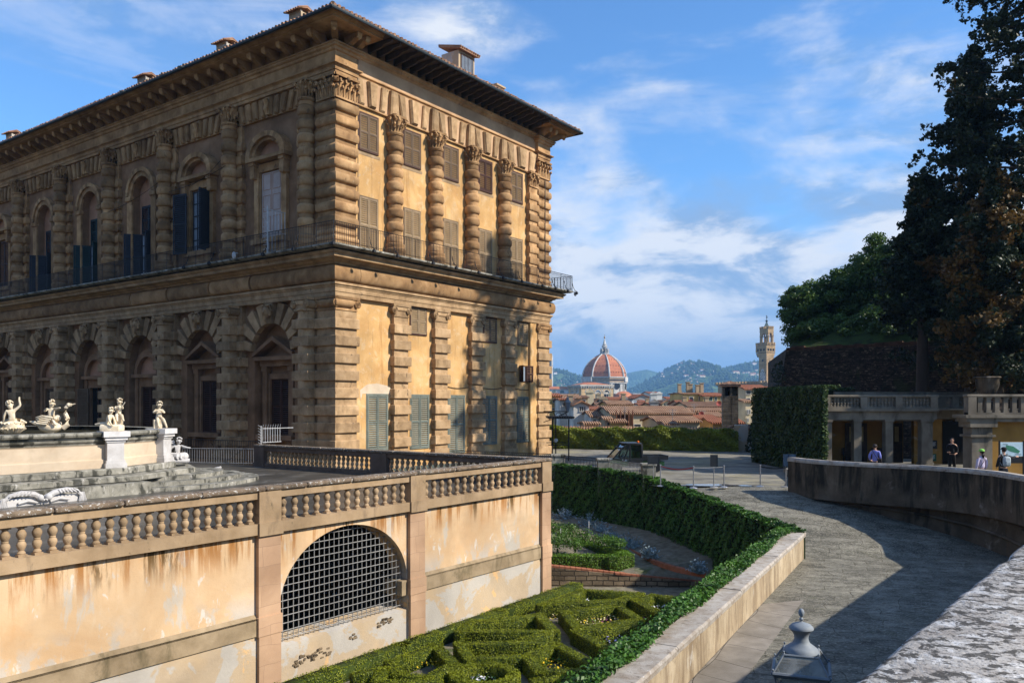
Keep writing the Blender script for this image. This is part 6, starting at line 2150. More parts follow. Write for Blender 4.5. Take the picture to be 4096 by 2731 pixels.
# ---------------------------------------------------------------- loggia
log = empty('loggia', (0, 0, 0), 0, 'low loggia with square pillars, ochre back wall and a balustraded flat roof', 'loggia')
LST = M('loggia_stone', [(0.3, (0.12, 0.10, 0.075)), (0.7, (0.26, 0.225, 0.17))], 1.2, 8, 0.9, 0.4, 18, 0.015, patches=[((0.06, 0.055, 0.04), (1, 1, 0.3), 2.0, 0.52, 0.68, 0.75)])
LOCH = M('loggia_ochre_plaster', [(0.3, (0.24, 0.125, 0.025)), (0.7, (0.36, 0.20, 0.05))], 0.9, 8, 0.92, 0.3, 18, 0.012, patches=[((0.40, 0.34, 0.26), (1, 1, 1), 1.3, 0.60, 0.66, 0.7), ((0.16, 0.09, 0.03), (1, 1, 0.4), 1.2, 0.56, 0.72, 0.6)])
DOORW = M('dark_door_wood', [(0.3, (0.035, 0.022, 0.014)), (0.7, (0.08, 0.05, 0.032))], 4, 6, 0.7, 0.3, 20, 0.005)
D0, D1, D2 = 45.6, 48.9, 47.6
PX = [17.35, 19.0, 20.75, 22.75]
for x in PX:
	w = 0.42 if x < 22 else 0.62
	mb = MB()
	mb.box(x, x + w, D0, D0 + 0.45, -3.6, -0.98)
	mb.box(x - 0.05, x + w + 0.05, D0 - 0.05, D0 + 0.5, -3.6, -3.35)
	mb.box(x - 0.05, x + w + 0.05, D0 - 0.05, D0 + 0.5, -1.10, -0.98)
	mb.build('pillar', LST, log)
mb = MB()
mb.box(17.25, 23.45, D0 - 0.05, D0 + 0.55, -0.98, -0.50)
mb.box(17.1, 23.6, D0 - 0.22, D0 + 0.6, -0.50, -0.36)
mb.box(23.0, 28.6, D2 - 0.05, D2 + 0.5, -0.98, -0.50)
mb.box(23.0, 28.6, D2 - 0.2, D2 + 0.5, -0.50, -0.36)
mb.box(23.2, 23.6, D0, D2, -0.98, -0.36)
mb.build('entablature', LST, log)
mb = MB()
mb.box(17.3, 29, D0 + 0.3, 52, -0.44, -0.37)
mb.box(17.3, 23.4, D0 + 0.2, D1, -1.05, -1.0)
mb.box(19.6, 28.5, 49.8, 50.05, -0.36, 0.62)
mb.build('roof_slab', LST, log)
mb = MB()
mb.box(17.0, 23.3, D1, D1 + 0.3, -3.6, -0.5)
mb.box(23.3, 24.95, D2, D2 + 0.3, -3.6, -0.98)
mb.box(27.1, 29, D2, D2 + 0.3, -3.6, -0.98)
mb.box(25.4, 27.1, D2 + 1.2, D2 + 1.4, -3.6, -0.98)
mb.box(17.0, 17.2, D0 + 0.5, D1, -3.6, -0.98)
mb.build('back_wall', LOCH, log)
for (x0, x1, y) in ((19.95, 21.0, D1), (22.15, 23.1, D1)):
	mb = MB()
	mb.box(x0 - 0.12, x1 + 0.12, y - 0.08, y, -3.6, -1.25)
	dr = mb.build('door', DOORW, log)
	mb = MB()
	for a_, b_ in ((x0 + 0.05, (x0 + x1) / 2 - 0.06), ((x0 + x1) / 2 + 0.06, x1 - 0.05)):
		mb.box(a_ + 0.06, b_ - 0.06, y - 0.1, y - 0.07, -2.35, -1.45)
	mb.build('pane', M('curtained_door_pane', (0.36, 0.29, 0.13), 3, 3, 0.4, 0), dr)
	mb = MB()
	for a_, b_ in ((x0 + 0.02, (x0 + x1) / 2 - 0.02), ((x0 + x1) / 2 + 0.02, x1 - 0.02)):
		mb.box(a_ + 0.06, b_ - 0.06, y - 0.12, y - 0.08, -3.45, -2.5)
	mb.build('door_panel', DOORW, dr)
mb = MB()
mb.box(24.95, 27.1, D2 - 0.05, D2 + 0.02, -3.6, -1.1)
mb.build('dark_doorway', DARK, log)
for (x, z, w, h, c, nm) in ((24.3, -2.25, 0.34, 0.5, (0.02, 0.02, 0.02), 'black_notice'), (24.33, -3.0, 0.26, 0.42, (0.02, 0.09, 0.045), 'green_notice')):
	mb = MB()
	mb.box(x, x + w, D2 - 0.03, D2 - 0.005, z - h / 2 - 0.2, z + h / 2 - 0.2)
	o = mb.build(nm, M(nm, c, 5, 2, 0.6, 0), log)
	mb = MB()
	for k in range(4):
		mb.box(x + 0.05, x + w - 0.08 - 0.05 * (k % 2), D2 - 0.034, D2 - 0.03, z - 0.1 - 0.06 * k, z - 0.075 - 0.06 * k)
	mb.build('notice_text', WHITEIRON, o)
def simple_balustrade(label, x0, x1, y, z0, z1, ped, n, mat, square=False, yaw=0.0):
	t = empty('balustrade', (x0, y, 0), yaw, label, 'balustrade')
	L = x1 - x0
	mb = MB()
	mb.box(0, L, -0.17, 0.17, z0, z0 + 0.1)
	mb.cush(-0.05, L + 0.05, -0.2, 0.2, z1 - 0.13, z1, 0.04)
	mb.build('rail', mat, t)
	for s in ped:
		mb = MB()
		mb.box(s, s + 0.38, -0.2, 0.2, z0, z1 - 0.12)
		mb.build('pedestal', mat, t)
	h = z1 - z0 - 0.23
	edges = list(ped) + [L]
	for a_, b_ in zip(edges[:-1], edges[1:]):
		lo, hi = a_ + 0.4, b_
		m = max(1, int(n * (hi - lo) / L))
		for k in range(m):
			x = lo + (hi - lo) * (k + 0.5) / m
			if square:
				mb = MB()
				mb.box(x - 0.1, x + 0.1, -0.09, 0.09, z0 + 0.1, z1 - 0.13)
				mb.box(x - 0.13, x + 0.13, -0.12, 0.12, z0 + 0.1, z0 + 0.2)
				mb.box(x - 0.13, x + 0.13, -0.12, 0.12, z1 - 0.22, z1 - 0.13)
				mb.build('baluster', mat, t)
			else:
				c = bal_me.copy()
				COL.objects.link(c)
				c.parent = t
				c.location = (x, 0, z0 + 0.1)
				c.scale = (0.9, 0.9, h / 0.64)
				c.data = lbal
	return t
lbal = bal_me.data.copy()
lbal.materials.clear()
lbal.materials.append(LST)
simple_balustrade('weathered balustrade on the loggia roof front', 17.25, 23.6, D0 + 0.05, -0.36, 0.40, [0.0, 2.05, 4.0, 5.95], 36, LST)
simple_balustrade('weathered balustrade on the recessed right part of the loggia roof', 23.9, 28.6, D2 + 0.1, -0.36, 0.42, [1.6, 3.0], 22, LST)
rwl = empty('ochre_garden_wall', (0, 0, 0), 0, 'sunless ochre garden wall with a stone pilaster at the right edge', 'wall')
mb = MB()
mb.box(21.6, 34, 38.0, 38.5, -3.7, -0.9)
mb.build('wall_body', LOCH, rwl)
mb = MB()
mb.box(21.2, 22.15, 37.85, 38.6, -3.7, -1.15)
mb.box(21.1, 22.25, 37.75, 38.7, -1.6, -1.5)
mb.box(21.05, 22.3, 37.7, 38.7, -1.15, -0.9)
mb.box(20.9, 34, 37.7, 38.7, -0.9, -0.72)
mb.box(20.8, 34, 37.6, 38.8, -0.72, -0.58)
mb.build('pilaster', LST, rwl)
simple_balustrade('pale square pillared balustrade above the ochre wall at the right edge', 21.1, 33.5, 38.15, -0.58, 0.36, [0.0], 32, LST, True)
mb = MB()
ux, uy, uz = P(3950, 1560, 43)
mb.lathe([(0.22, -0.2), (0.16, -0.1), (0.14, 0.0), (0.40, 0.25), (0.55, 0.65), (0.58, 1.0), (0.66, 1.08), (0.62, 1.14), (0.3, 1.1)], ux, uy, 0.2, 18)
mb.box(ux - 0.4, ux + 0.4, uy - 0.4, uy + 0.4, -0.5, 0.02)
o = mb.build('garden_urn', DWALL, smooth=True)
tag(o, 'dim grey garden urn standing behind the right balustrade', 'urn')
# benches under the loggia
for (x, lab) in ((19.55, 'wooden slatted bench against the loggia wall behind the woman in blue'), (21.3, 'wooden slatted bench in the second bay of the loggia')):
	t = empty('bench', (x, D1 - 0.35, -3.6), 0, lab, 'bench')
	mb = MB()
	for k in range(4):
		mb.box(0, 1.2, -0.3 + 0.1 * k, -0.22 + 0.1 * k, 0.42, 0.45)
	mb.build('seat', DOORW, t)
	mb = MB()
	for k in range(4):
		mb.box(0, 1.2, 0.12, 0.15, 0.5 + 0.1 * k, 0.58 + 0.1 * k)
	mb.build('backrest', DOORW, t)
	for x_ in (0.08, 1.08):
		mb = MB()
		mb.box(x_, x_ + 0.05, -0.28, -0.22, 0, 0.42)
		mb.box(x_, x_ + 0.05, 0.08, 0.14, 0, 0.9)
		mb.build('leg', IRON, t)
# ---------------------------------------------------------------- map board, notice boards, stanchions, bin
bd = empty('map_board', (0, 0, 0), 0, 'pale blue garden map board with a green plan on two posts', 'sign')
mb = MB()
bx0, bx1 = P(4002, 0, 35.2)[0], P(4092, 0, 35.2)[0]
z1_, z0_ = P(0, 1768, 35.2)[2], P(0, 1824, 35.2)[2]
mb.box(bx0, bx1, 35.2, 35.24, z0_, z1_)
MAPB = M('map_board_paper', (0.50, 0.66, 0.72), 5, 3, 0.5, 0, grime=0.05)
mb.build('panel', MAPB, bd)
mb = MB()
mb.ext([(bx0 + 0.25, 35.195, z1_ - 0.12), (bx0 + 0.55, 35.195, z1_ - 0.18), (bx1 - 0.12, 35.195, z0_ + 0.22), (bx1 - 0.2, 35.195, z0_ + 0.12), (bx0 + 0.45, 35.195, z0_ + 0.2), (bx0 + 0.2, 35.195, z1_ - 0.28)], (0, 0.004, 0))
mb.build('plan_drawing', M('map_green', (0.06, 0.24, 0.14), 8, 4, 0.5, 0), bd)
mb = MB()
for x in (bx0 + 0.1, bx0 + 0.16):
	mb.box(x, x + 0.16, 35.193, 35.199, z1_ - 0.1, z1_ - 0.085)
mb.box(bx1 - 0.35, bx1 - 0.08, 35.193, 35.199, z0_ + 0.07, z0_ + 0.085)
mb.build('map_text', DARK, bd)
mb = MB()
for x in (bx0 - 0.06, bx1 + 0.01):
	mb.box(x, x + 0.05, 35.19, 35.25, -3.62, z1_ + 0.06)
mb.box(bx0, bx1, 35.2, 35.23, z0_ - 0.3, z0_ - 0.02)
mb.build('posts', IRON, bd)
NAVY = M('sign_navy', (0.02, 0.05, 0.10), 4, 3, 0.5, 0.05)
SLATE = M('sign_slate', (0.025, 0.03, 0.035), 4, 3, 0.5, 0.05)
def board(label, sx0, sx1, sy0, sy1, d, mat, zg):
	t = empty('notice_board', (P((sx0 + sx1) / 2, 0, d)[0], d, zg), 0, label, 'sign')
	w = (sx1 - sx0) / F * d / 2
	zt_, zb_ = P(0, sy0, d)[2] - zg, P(0, sy1, d)[2] - zg
	mb = MB()
	mb.box(-w, w, -0.02, 0.02, zb_, zt_)
	mb.box(-w - 0.02, -w, -0.03, 0.03, zb_, zt_)
	mb.box(w, w + 0.02, -0.03, 0.03, zb_, zt_)
	mb.build('panel', mat, t)
	mb = MB()
	mb.tube([(0, 0.03, 0), (0, 0.03, zt_)], 0.022, 6)
	mb.lathe([(0.2, 0), (0.18, 0.02), (0.03, 0.04)], 0, 0.03, 0, 12)
	mb.build('post', GALV, t)
board('dark notice board on a thin post in the middle of the barrier line', 2843, 2869, 1818, 1865, 38.6, SLATE, -4.0)
board('left blue notice panel of the pair at the curved wall end', 3134, 3154, 1816, 1864, 38.6, NAVY, -3.98)
board('right blue notice panel of the pair at the curved wall end', 3158, 3181, 1816, 1864, 38.4, NAVY, -3.98)
board('dark notice board behind the barrier beside the utility vehicle', 2592, 2636, 1823, 1856, 40.5, SLATE, -4.0)
STEEL = M('brushed_steel', (0.45, 0.45, 0.46), 8, 3, 0.35, 0.05, metal=0.6)
st0 = None
SP = []
labs = ['steel barrier stanchion at the left end beside the stone post', 'steel barrier stanchion holding the red tape', 'steel barrier stanchion right of the dark notice board', 'lone steel barrier stanchion left of the blue panels']
for lab, (sx, d) in zip(labs, ((2642, 39.2), (2774, 38.3), (2896, 38.7), (3041, 39.0))):
	x = P(sx, 0, d)[0]
	SP.append((x, d))
	if st0 is None:
		st0 = empty('stanchion', (x, d, -4.0), 0, lab, 'stanchion', 'barrier stanchions across the ramp')
		mb = MB()
		mb.lathe([(0.028, 0.03), (0.028, 0.98), (0.04, 0.985), (0.04, 1.02), (0.02, 1.03)], n=10)
		mb.build('pole', STEEL, st0, smooth=True)
		mb = MB()
		mb.lathe([(0.19, 0.0), (0.185, 0.015), (0.05, 0.05), (0.03, 0.06)], n=18)
		mb.build('foot', STEEL, st0, smooth=True)
	else:
		c = copy_tree(st0)
		c.location = (x, d, -4.0)
		c['label'] = lab
REDT = M('red_tape', (0.55, 0.05, 0.035), 5, 2, 0.6, 0)
def tape(label, a, b, mat, h=0.95, w=0.05, sag=0.03):
	mb = MB()
	pts = [(a[0] + (b[0] - a[0]) * k / 8, a[1] + (b[1] - a[1]) * k / 8, -4.0 + h - sag * math.sin(PI * k / 8)) for k in range(9)]
	for p, q in zip(pts[:-1], pts[1:]):
		mb.add([(p[0], p[1], p[2] - w / 2), (q[0], q[1], q[2] - w / 2), (q[0], q[1], q[2] + w / 2), (p[0], p[1], p[2] + w / 2),
				(p[0], p[1] + .004, p[2] - w / 2), (q[0], q[1] + .004, q[2] - w / 2), (q[0], q[1] + .004, q[2] + w / 2), (p[0], p[1] + .004, p[2] + w / 2)], [(0, 1, 2, 3), (7, 6, 5, 4), (3, 2, 6, 7), (0, 4, 5, 1)])
	o = mb.build('barrier_tape', mat)
	tag(o, label, 'barrier tape')
tape('red and white barrier tape stretched between the two left stanchions', SP[0], SP[1], REDT, sag=0.12)
tape('grey barrier belt between stanchions in front of the dark notice board', SP[1], SP[2], GALV, 0.95, 0.03, 0.02)
tape('black barrier belt from the lone stanchion to the blue panels', SP[3], (12.9, 38.5), IRON, 0.95, 0.05, 0.08)
mb = MB()
for (cx_, cy_, rx, ry) in ((9.5, 39.6, 1.9, 0.5), (7.6, 39.4, 1.0, 0.35)):
	pts = []
	for k in range(26):
		a_ = 2 * PI * k / 26
		rr = 1 + 0.25 * math.sin(3 * a_ + cx_) + 0.15 * math.sin(7 * a_)
		pts.append((cx_ + rx * rr * math.cos(a_), cy_ + ry * rr * math.sin(a_), -3.995))
	mb.add(pts, [tuple(range(26))])
pm, pt_, pb_ = node_mat('puddle_water')
pb_.inputs['Base Color'].default_value = (0.05, 0.05, 0.05, 1)
pb_.inputs['Roughness'].default_value = 0.06
o = mb.build('puddle', pm)
tag(o, kind='structure')
# ---------------------------------------------------------------- utility vehicle
uv = empty('utility_vehicle', (P(2525, 0, 47.5)[0], 47.5, -4.0), R(8), 'small dark green utility vehicle with a glass cab parked on the plaza', 'utility vehicle')
uv.scale = (1.15, 1.0, 0.85)
GRN = M('vehicle_green', (0.012, 0.055, 0.018), 3, 2, 0.3, 0, spec=0.5)
BLK_ = M('vehicle_black', (0.012, 0.014, 0.016), 3, 2, 0.4, 0)
YLW = M('vehicle_yellow', (0.65, 0.48, 0.02), 3, 2, 0.45, 0)
mb = MB()
mb.ext([(-1.45, -0.62, 0.42), (1.55, -0.62, 0.42), (1.55, -0.62, 0.72), (0.35, -0.62, 0.78), (-0.55, -0.62, 0.74), (-0.7, -0.62, 0.95), (-1.3, -0.62, 0.86), (-1.5, -0.62, 0.66)], (0, 1.24, 0))
mb.build('body', GRN, uv)
mb = MB()
mb.ext([(0.4, -0.68, 0.80), (1.7, -0.68, 0.80), (1.75, -0.68, 1.12), (0.38, -0.68, 1.12)], (0, 0.06, 0))
mb.ext([(0.4, 0.62, 0.80), (1.7, 0.62, 0.80), (1.75, 0.62, 1.12), (0.38, 0.62, 1.12)], (0, 0.06, 0))
mb.box(0.4, 1.7, -0.62, 0.62, 0.80, 0.84)
mb.box(0.38, 0.44, -0.62, 0.62, 0.84, 1.12)
mb.box(1.68, 1.74, -0.62, 0.62, 0.84, 1.12)
mb.build('cargo_bed', BLK_, uv)
mb = MB()
for y in (-0.64, 0.64):
	mb.tube([(-1.1, y, 0.9), (-0.62, y, 1.62), (-0.4, y, 1.86), (0.0, y, 1.92), (0.36, y, 1.86), (0.40, y, 0.8)], 0.045, 6)
	mb.tube([(-0.55, y, 0.75), (-0.25, y, 1.88)], 0.04, 6)
	mb.tube([(-1.1, y, 0.92), (0.4, y, 0.86)], 0.035, 6)
mb.tube([(-0.62, -0.64, 1.62), (-0.62, 0.64, 1.62)], 0.04, 6)
mb.tube([(0.36, -0.64, 1.86), (0.36, 0.64, 1.86)], 0.04, 6)
mb.build('cab_frame', BLK_, uv, smooth=True)
mb = MB()
mb.cush(-0.5, 0.42, -0.68, 0.68, 1.86, 1.97, 0.04, 0, 0.1)
mb.build('roof', BLK_, uv, smooth=True)
mb = MB()
mb.box(-0.24, 0.4, -0.67, -0.63, 0.42, 0.95)
mb.box(0.34, 0.44, -0.64, 0.64, 0.8, 1.86)
mb.box(-0.26, -0.18, -0.67, -0.61, 0.42, 1.88)
mb.build('door', BLK_, uv)
mb = MB()
mb.add([(-1.1, -0.62, 0.94), (-1.1, 0.62, 0.94), (-0.42, 0.62, 1.84), (-0.42, -0.62, 1.84)], [(0, 1, 2, 3)])
mb.add([(-1.05, -0.645, 0.94), (-0.22, -0.645, 0.92), (-0.22, -0.645, 1.84), (-0.44, -0.645, 1.82)], [(0, 1, 2, 3)])
mb.build('windscreen', clear_glass('cab_glass', (0.22, 0.42, 0.42), 0.45), uv)
mb = MB()
mb.add([(-0.2, -0.655, 0.95), (0.36, -0.655, 0.9), (0.34, -0.655, 1.8), (-0.2, -0.655, 1.84)], [(0, 1, 2, 3)])
mb.build('door_glass', clear_glass('door_glass', (0.10, 0.28, 0.20), 0.25), uv)
for y in (-0.32, 0.32):
	mb = MB()
	mb.cush(-0.2, 0.25, y - 0.24, y + 0.24, 0.8, 0.95, 0.05)
	mb.cush(0.16, 0.32, y - 0.24, y + 0.24, 0.9, 1.4, 0.06)
	mb.build('seat', YLW, uv, smooth=True)
for (x, y) in ((-0.95, -0.68), (-0.95, 0.68), (1.05, -0.68), (1.05, 0.68)):
	mb = MB()
	mb.lathe([(0.16, -0.11), (0.28, -0.12), (0.31, -0.08), (0.31, 0.08), (0.28, 0.12), (0.16, 0.11)], n=20)
	mb.v = [(v[0], v[2], v[1]) for v in mb.v]
	w = mb.build('wheel', BLK_, uv, smooth=True, loc=(x, y, 0.31))
	mb = MB()
	mb.lathe([(0.02, -0.10), (0.16, -0.09), (0.17, 0.09), (0.02, 0.10)], n=16)
	mb.v = [(v[0], v[2], v[1]) for v in mb.v]
	mb.build('rim', YLW, w, smooth=True)
mb = MB()
mb.lathe([(0.06, 0), (0.06, 0.1), (0.03, 0.13)], 0.3, -0.2, 1.97, 10)
mb.build('beacon', M('orange_beacon', (0.7, 0.14, 0.02), 4, 2, 0.3, 0), uv, smooth=True)
mb = MB()
mb.tube([(-0.75, -0.2, 0.9), (-0.5, -0.3, 1.2)], 0.02, 6)
mb.tube([(-0.5 + 0.16 * 0.5 * math.cos(q), -0.3 + 0.17 * math.sin(q), 1.2 + 0.14 * math.cos(q)) for q in [2 * PI * k / 12 for k in range(13)]], 0.018, 5)
mb.build('steering_wheel', BLK_, uv)
# ---------------------------------------------------------------- people
SKIN = M('skin', (0.52, 0.31, 0.22), 6, 3, 0.6, 0, grime=0)
HAIRD = M('dark_hair', (0.02, 0.014, 0.012), 20, 3, 0.6, 0.2, 60, 0.003)
def cloth(name, c):
	return M(name, [(0.3, tuple(q * 0.8 for q in c)), (0.7, c)], 7, 5, 0.9, 0.3, 12, 0.01, grime=0.1)
def person(label, x, y, zg, height, rz, top, bottom, hair, arms, legs=None, skirt=False, sleeves=True, cap=None, shoe=None):
	"""standing adult facing -Y before rz; one continuous body plus clothing, hair and small things as parts"""
	k = height / 1.75
	t = empty('person', (x, y, zg), rz, label, 'person')
	legs = legs or ([(-0.10, -0.03, 0.48), (-0.11, 0.02, 0.07), (-0.12, -0.10, 0.03)], [(0.10, 0.03, 0.48), (0.12, 0.06, 0.07), (0.13, -0.06, 0.03)])
	v = [(0, 0, 0.93, 0.135, 0.105), (0, 0.0, 1.10, 0.118, 0.088), (0, 0.01, 1.30, 0.148, 0.098), (0, 0.012, 1.42, 0.11, 0.078), (0, 0.005, 1.50, 0.052), (0, -0.005, 1.58, 0.068, 0.078), (0, -0.004, 1.66, 0.076, 0.09), (0, 0.0, 1.725, 0.058, 0.066)]
	e = [(i, i + 1) for i in range(7)]
	hands = []
	for sgn, pts in zip((-1, 1), arms):
		b0 = len(v)
		v.append((sgn * 0.175, 0.01, 1.405, 0.056))
		e.append((3, b0))
		for i, p in enumerate(pts):
			v.append((*p, (0.043, 0.03, 0.036)[min(i, 2)]))
			e.append((b0 + i, b0 + i + 1))
		hd, wr = Vector(pts[-1]), Vector(pts[-2])
		d = (hd - wr).normalized()
		sd_ = d.cross(Vector((0, 1, 0.3))).normalized()
		nd = d.cross(sd_)
		for f in range(4):
			o0 = hd + sd_ * (f - 1.5) * 0.019 + d * 0.02
			L = (0.062, 0.076, 0.07, 0.05)[f]
			b1 = len(v)
			v += [(*o0, 0.010), (*(o0 + d * L * 0.55 + nd * 0.008), 0.0095), (*(o0 + d * L + nd * 0.03), 0.008)]
			e += [(b0 + len(pts), b1), (b1, b1 + 1), (b1 + 1, b1 + 2)]
		o0 = hd - sd_ * 0.034 - d * 0.02
		b1 = len(v)
		v += [(*o0, 0.012), (*(o0 - sd_ * 0.02 + d * 0.035 + nd * 0.012), 0.010)]
		e += [(b0 + len(pts), b1), (b1, b1 + 1)]
		hands.append(hd)
	for sgn, pts in zip((-1, 1), legs):
		b0 = len(v)
		v.append((sgn * 0.09, 0.0, 0.84, 0.095))
		e.append((0, b0))
		for i, p in enumerate(pts):
			v.append((*p, (0.062, 0.042, 0.040)[min(i, 2)]))
			e.append((b0 + i, b0 + i + 1))
	ex = MB()
	ex.ext([(-0.011, -0.082, 1.655), (0.011, -0.082, 1.655), (0.018, -0.106, 1.612), (-0.018, -0.106, 1.612)], (0, 0.03, 0.0))
	for s in (-1, 1):
		ex.lathe([(0.006, -0.03), (0.016, -0.01), (0.018, 0.015), (0.006, 0.032)], s * 0.079, 0.012, 1.63, 8)
	ex.box(-0.024, 0.024, -0.083, -0.074, 1.578, 1.586)
	o = skin_mesh('body', v, e, SKIN, t, (0, 0, 0), 0, k, ex)
	fe = MB()
	for s in (-1, 1):
		fe.ball((s * 0.030, -0.078, 1.645), 0.010, 8, 5)
	eo = fe.build('eyes', DARK, t, smooth=True)
	eo.scale = (k, k, k)
	# clothing: slightly larger shells following the same skeleton
	g = 0.016
	cv = [(0, 0, 0.90, 0.15 + g, 0.118 + g), (0, 0, 1.10, 0.128 + g, 0.10 + g), (0, 0.01, 1.30, 0.155 + g, 0.108 + g), (0, 0.012, 1.42, 0.118 + g, 0.085 + g), (0, 0.008, 1.475, 0.06 + g * 0.6)]
	ce = [(i, i + 1) for i in range(4)]
	for sgn, pts in zip((-1, 1), arms):
		b0 = len(cv)
		cv.append((sgn * 0.18, 0.01, 1.405, 0.062 + g))
		ce.append((3, b0))
		q = pts[:2] if sleeves else [tuple(Vector((sgn * 0.18, 0.01, 1.405)).lerp(Vector(pts[0]), 0.6))]
		for i, p in enumerate(q):
			cv.append((*p, (0.052, 0.042)[min(i, 1)] + g * 0.6))
			ce.append((b0 + i, b0 + i + 1))
	skin_mesh('top', cv, ce, top, t, (0, 0, 0), 0, k)
	cv = [(0, 0, 0.97, 0.138 + g, 0.108 + g), (0, 0, 0.88, 0.14 + g, 0.115 + g)]
	ce = [(0, 1)]
	for sgn, pts in zip((-1, 1), legs):
		b0 = len(cv)
		cv.append((sgn * 0.092, 0, 0.80, 0.098 + g))
		ce.append((1, b0))
		for i, p in enumerate(pts[:2]):
			cv.append((*p, (0.070, 0.056)[i] + g * 0.7))
			ce.append((b0 + i, b0 + i + 1))
	skin_mesh('trousers', cv, ce, bottom, t, (0, 0, 0), 0, k)
	mb = MB()
	for pts in legs:
		p, q = pts[1], pts[2]
		mb.cush(p[0] - 0.05, p[0] + 0.05, q[1] - 0.09, p[1] + 0.07, -0.02, 0.10, 0.035, 0, 0.03)
	s_ = mb.build('shoes', shoe or HAIRD, t, smooth=True)
	s_.scale = (k, k, k)
	mb = MB()
	mb.ball((0, 0.018, 1.672), 0.101, 14, 9, 1.0)
	mb.v = [(x_, max(y_, -0.055 if z_ > 1.70 else 0.0), z_) for x_, y_, z_ in mb.v]
	if hair == 'bun':
		mb.ball((0, 0.12, 1.68), 0.05, 10, 6)
	elif hair == 'long':
		mb.tube([(0, 0.07, 1.66), (0, 0.10, 1.52), (0, 0.09, 1.40)], 0.075, 10, 0.05)
	h_ = mb.build('hair', HAIRD, t, smooth=True)
	h_.scale = (k, k, k)
	if cap is not None:
		mb = MB()
		mb.lathe([(0.108, 0.0), (0.112, 0.03), (0.10, 0.075), (0.06, 0.105), (0.005, 0.115)], 0, 0.012, 1.675, 16)
		mb.ext([(-0.09, -0.07, 1.68), (-0.06, -0.19, 1.665), (0.06, -0.19, 1.665), (0.09, -0.07, 1.68)], (0, 0, 0.012))
		c_ = mb.build('cap', cap, t, smooth=True)
		c_.scale = (k, k, k)
	return t, k
ARM_BENT = ([(-0.24, 0.05, 1.15), (-0.20, -0.13, 1.02), (-0.12, -0.2, 1.04)], [(0.25, 0.06, 1.15), (0.22, -0.08, 0.98), (0.16, -0.16, 0.95)])
ARM_DOWN = ([(-0.25, 0.03, 1.14), (-0.25, -0.04, 0.90), (-0.25, -0.06, 0.80)], [(0.25, 0.03, 1.14), (0.25, -0.04, 0.90), (0.25, -0.06, 0.80)])
def strap(t, k, mat, a, b, name='bag_strap'):
	mb = MB()
	mb.tube([a, ((a[0] + b[0]) / 2, min(a[1], b[1]) - 0.02 if a[1] < 0 else max(a[1], b[1]) + 0.03, (a[2] + b[2]) / 2), b], 0.014, 5)
	o = mb.build(name, mat, t)
	o.scale = (k, k, k)
x, y, _ = P(3500, 0, 37.8)
t, k = person('person in a periwinkle blue shirt with a dark crossbody bag seen from behind', x, y, -3.62, 1.68, R(150), cloth('periwinkle_cloth', (0.22, 0.24, 0.62)), cloth('dark_trousers', (0.04, 0.04, 0.05)), 'bun', ARM_BENT)
strap(t, k, HAIRD, (0.1, 0.12, 1.45), (-0.18, 0.13, 0.98))
mb = MB()
mb.cush(-0.30, -0.12, 0.06, 0.16, 0.84, 1.04, 0.03, 0, 0.02)
o = mb.build('crossbody_bag', HAIRD, t, smooth=True)
x, y, _ = P(3926, 0, 34.0)
t, k = person('person in a pale lilac top and lime green cap walking away', x, y, -3.62, 1.66, R(195), cloth('lilac_cloth', (0.55, 0.48, 0.62)), cloth('blue_trousers', (0.06, 0.08, 0.14)), 'long', ARM_DOWN, cap=cloth('lime_cap', (0.28, 0.62, 0.12)))
strap(t, k, HAIRD, (-0.1, 0.12, 1.45), (0.18, 0.13, 1.02))
x, y, _ = P(4015, 0, 33.9)
t, k = person('person with a pale grey backpack pointing at the map board', x, y, -3.62, 1.74, R(180), cloth('black_coat', (0.02, 0.02, 0.022)), cloth('black_trousers', (0.02, 0.02, 0.025)), 'short',
			  ([(-0.40, -0.10, 1.32), (-0.62, -0.22, 1.36), (-0.72, -0.25, 1.37)], [(0.25, 0.03, 1.14), (0.24, -0.1, 0.95), (0.2, -0.16, 0.9)]), cap=cloth('black_cap', (0.02, 0.02, 0.02)))
mb = MB()
mb.cush(-0.15, 0.15, 0.12, 0.29, 0.98, 1.40, 0.08, 0, 0.06)
o = mb.build('backpack', cloth('backpack_grey', (0.42, 0.48, 0.50)), t, smooth=True)
mb = MB()
mb.cush(-0.10, 0.10, 0.28, 0.33, 1.02, 1.20, 0.03, 0, 0.02)
for s in (-1, 1):
	mb.tube([(s * 0.1, 0.14, 1.40), (s * 0.12, 0.05, 1.50), (s * 0.13, -0.10, 1.40), (s * 0.13, -0.13, 1.2), (s * 0.13, 0.1, 1.02)], 0.016, 5)
mb.tube([(-0.05, 0.2, 1.40), (0, 0.2, 1.47), (0.05, 0.2, 1.40)], 0.012, 5)
o2 = mb.build('pocket_and_straps', cloth('backpack_trim', (0.34, 0.40, 0.42)), t, smooth=True)
x, y, _ = P(3808, 0, 42.5)
person('person in black standing in the shade of the loggia doorway', x, y, -3.62, 1.76, R(-30), cloth('shade_coat', (0.012, 0.012, 0.014)), cloth('shade_trousers', (0.012, 0.012, 0.014)), 'short', ARM_BENT)
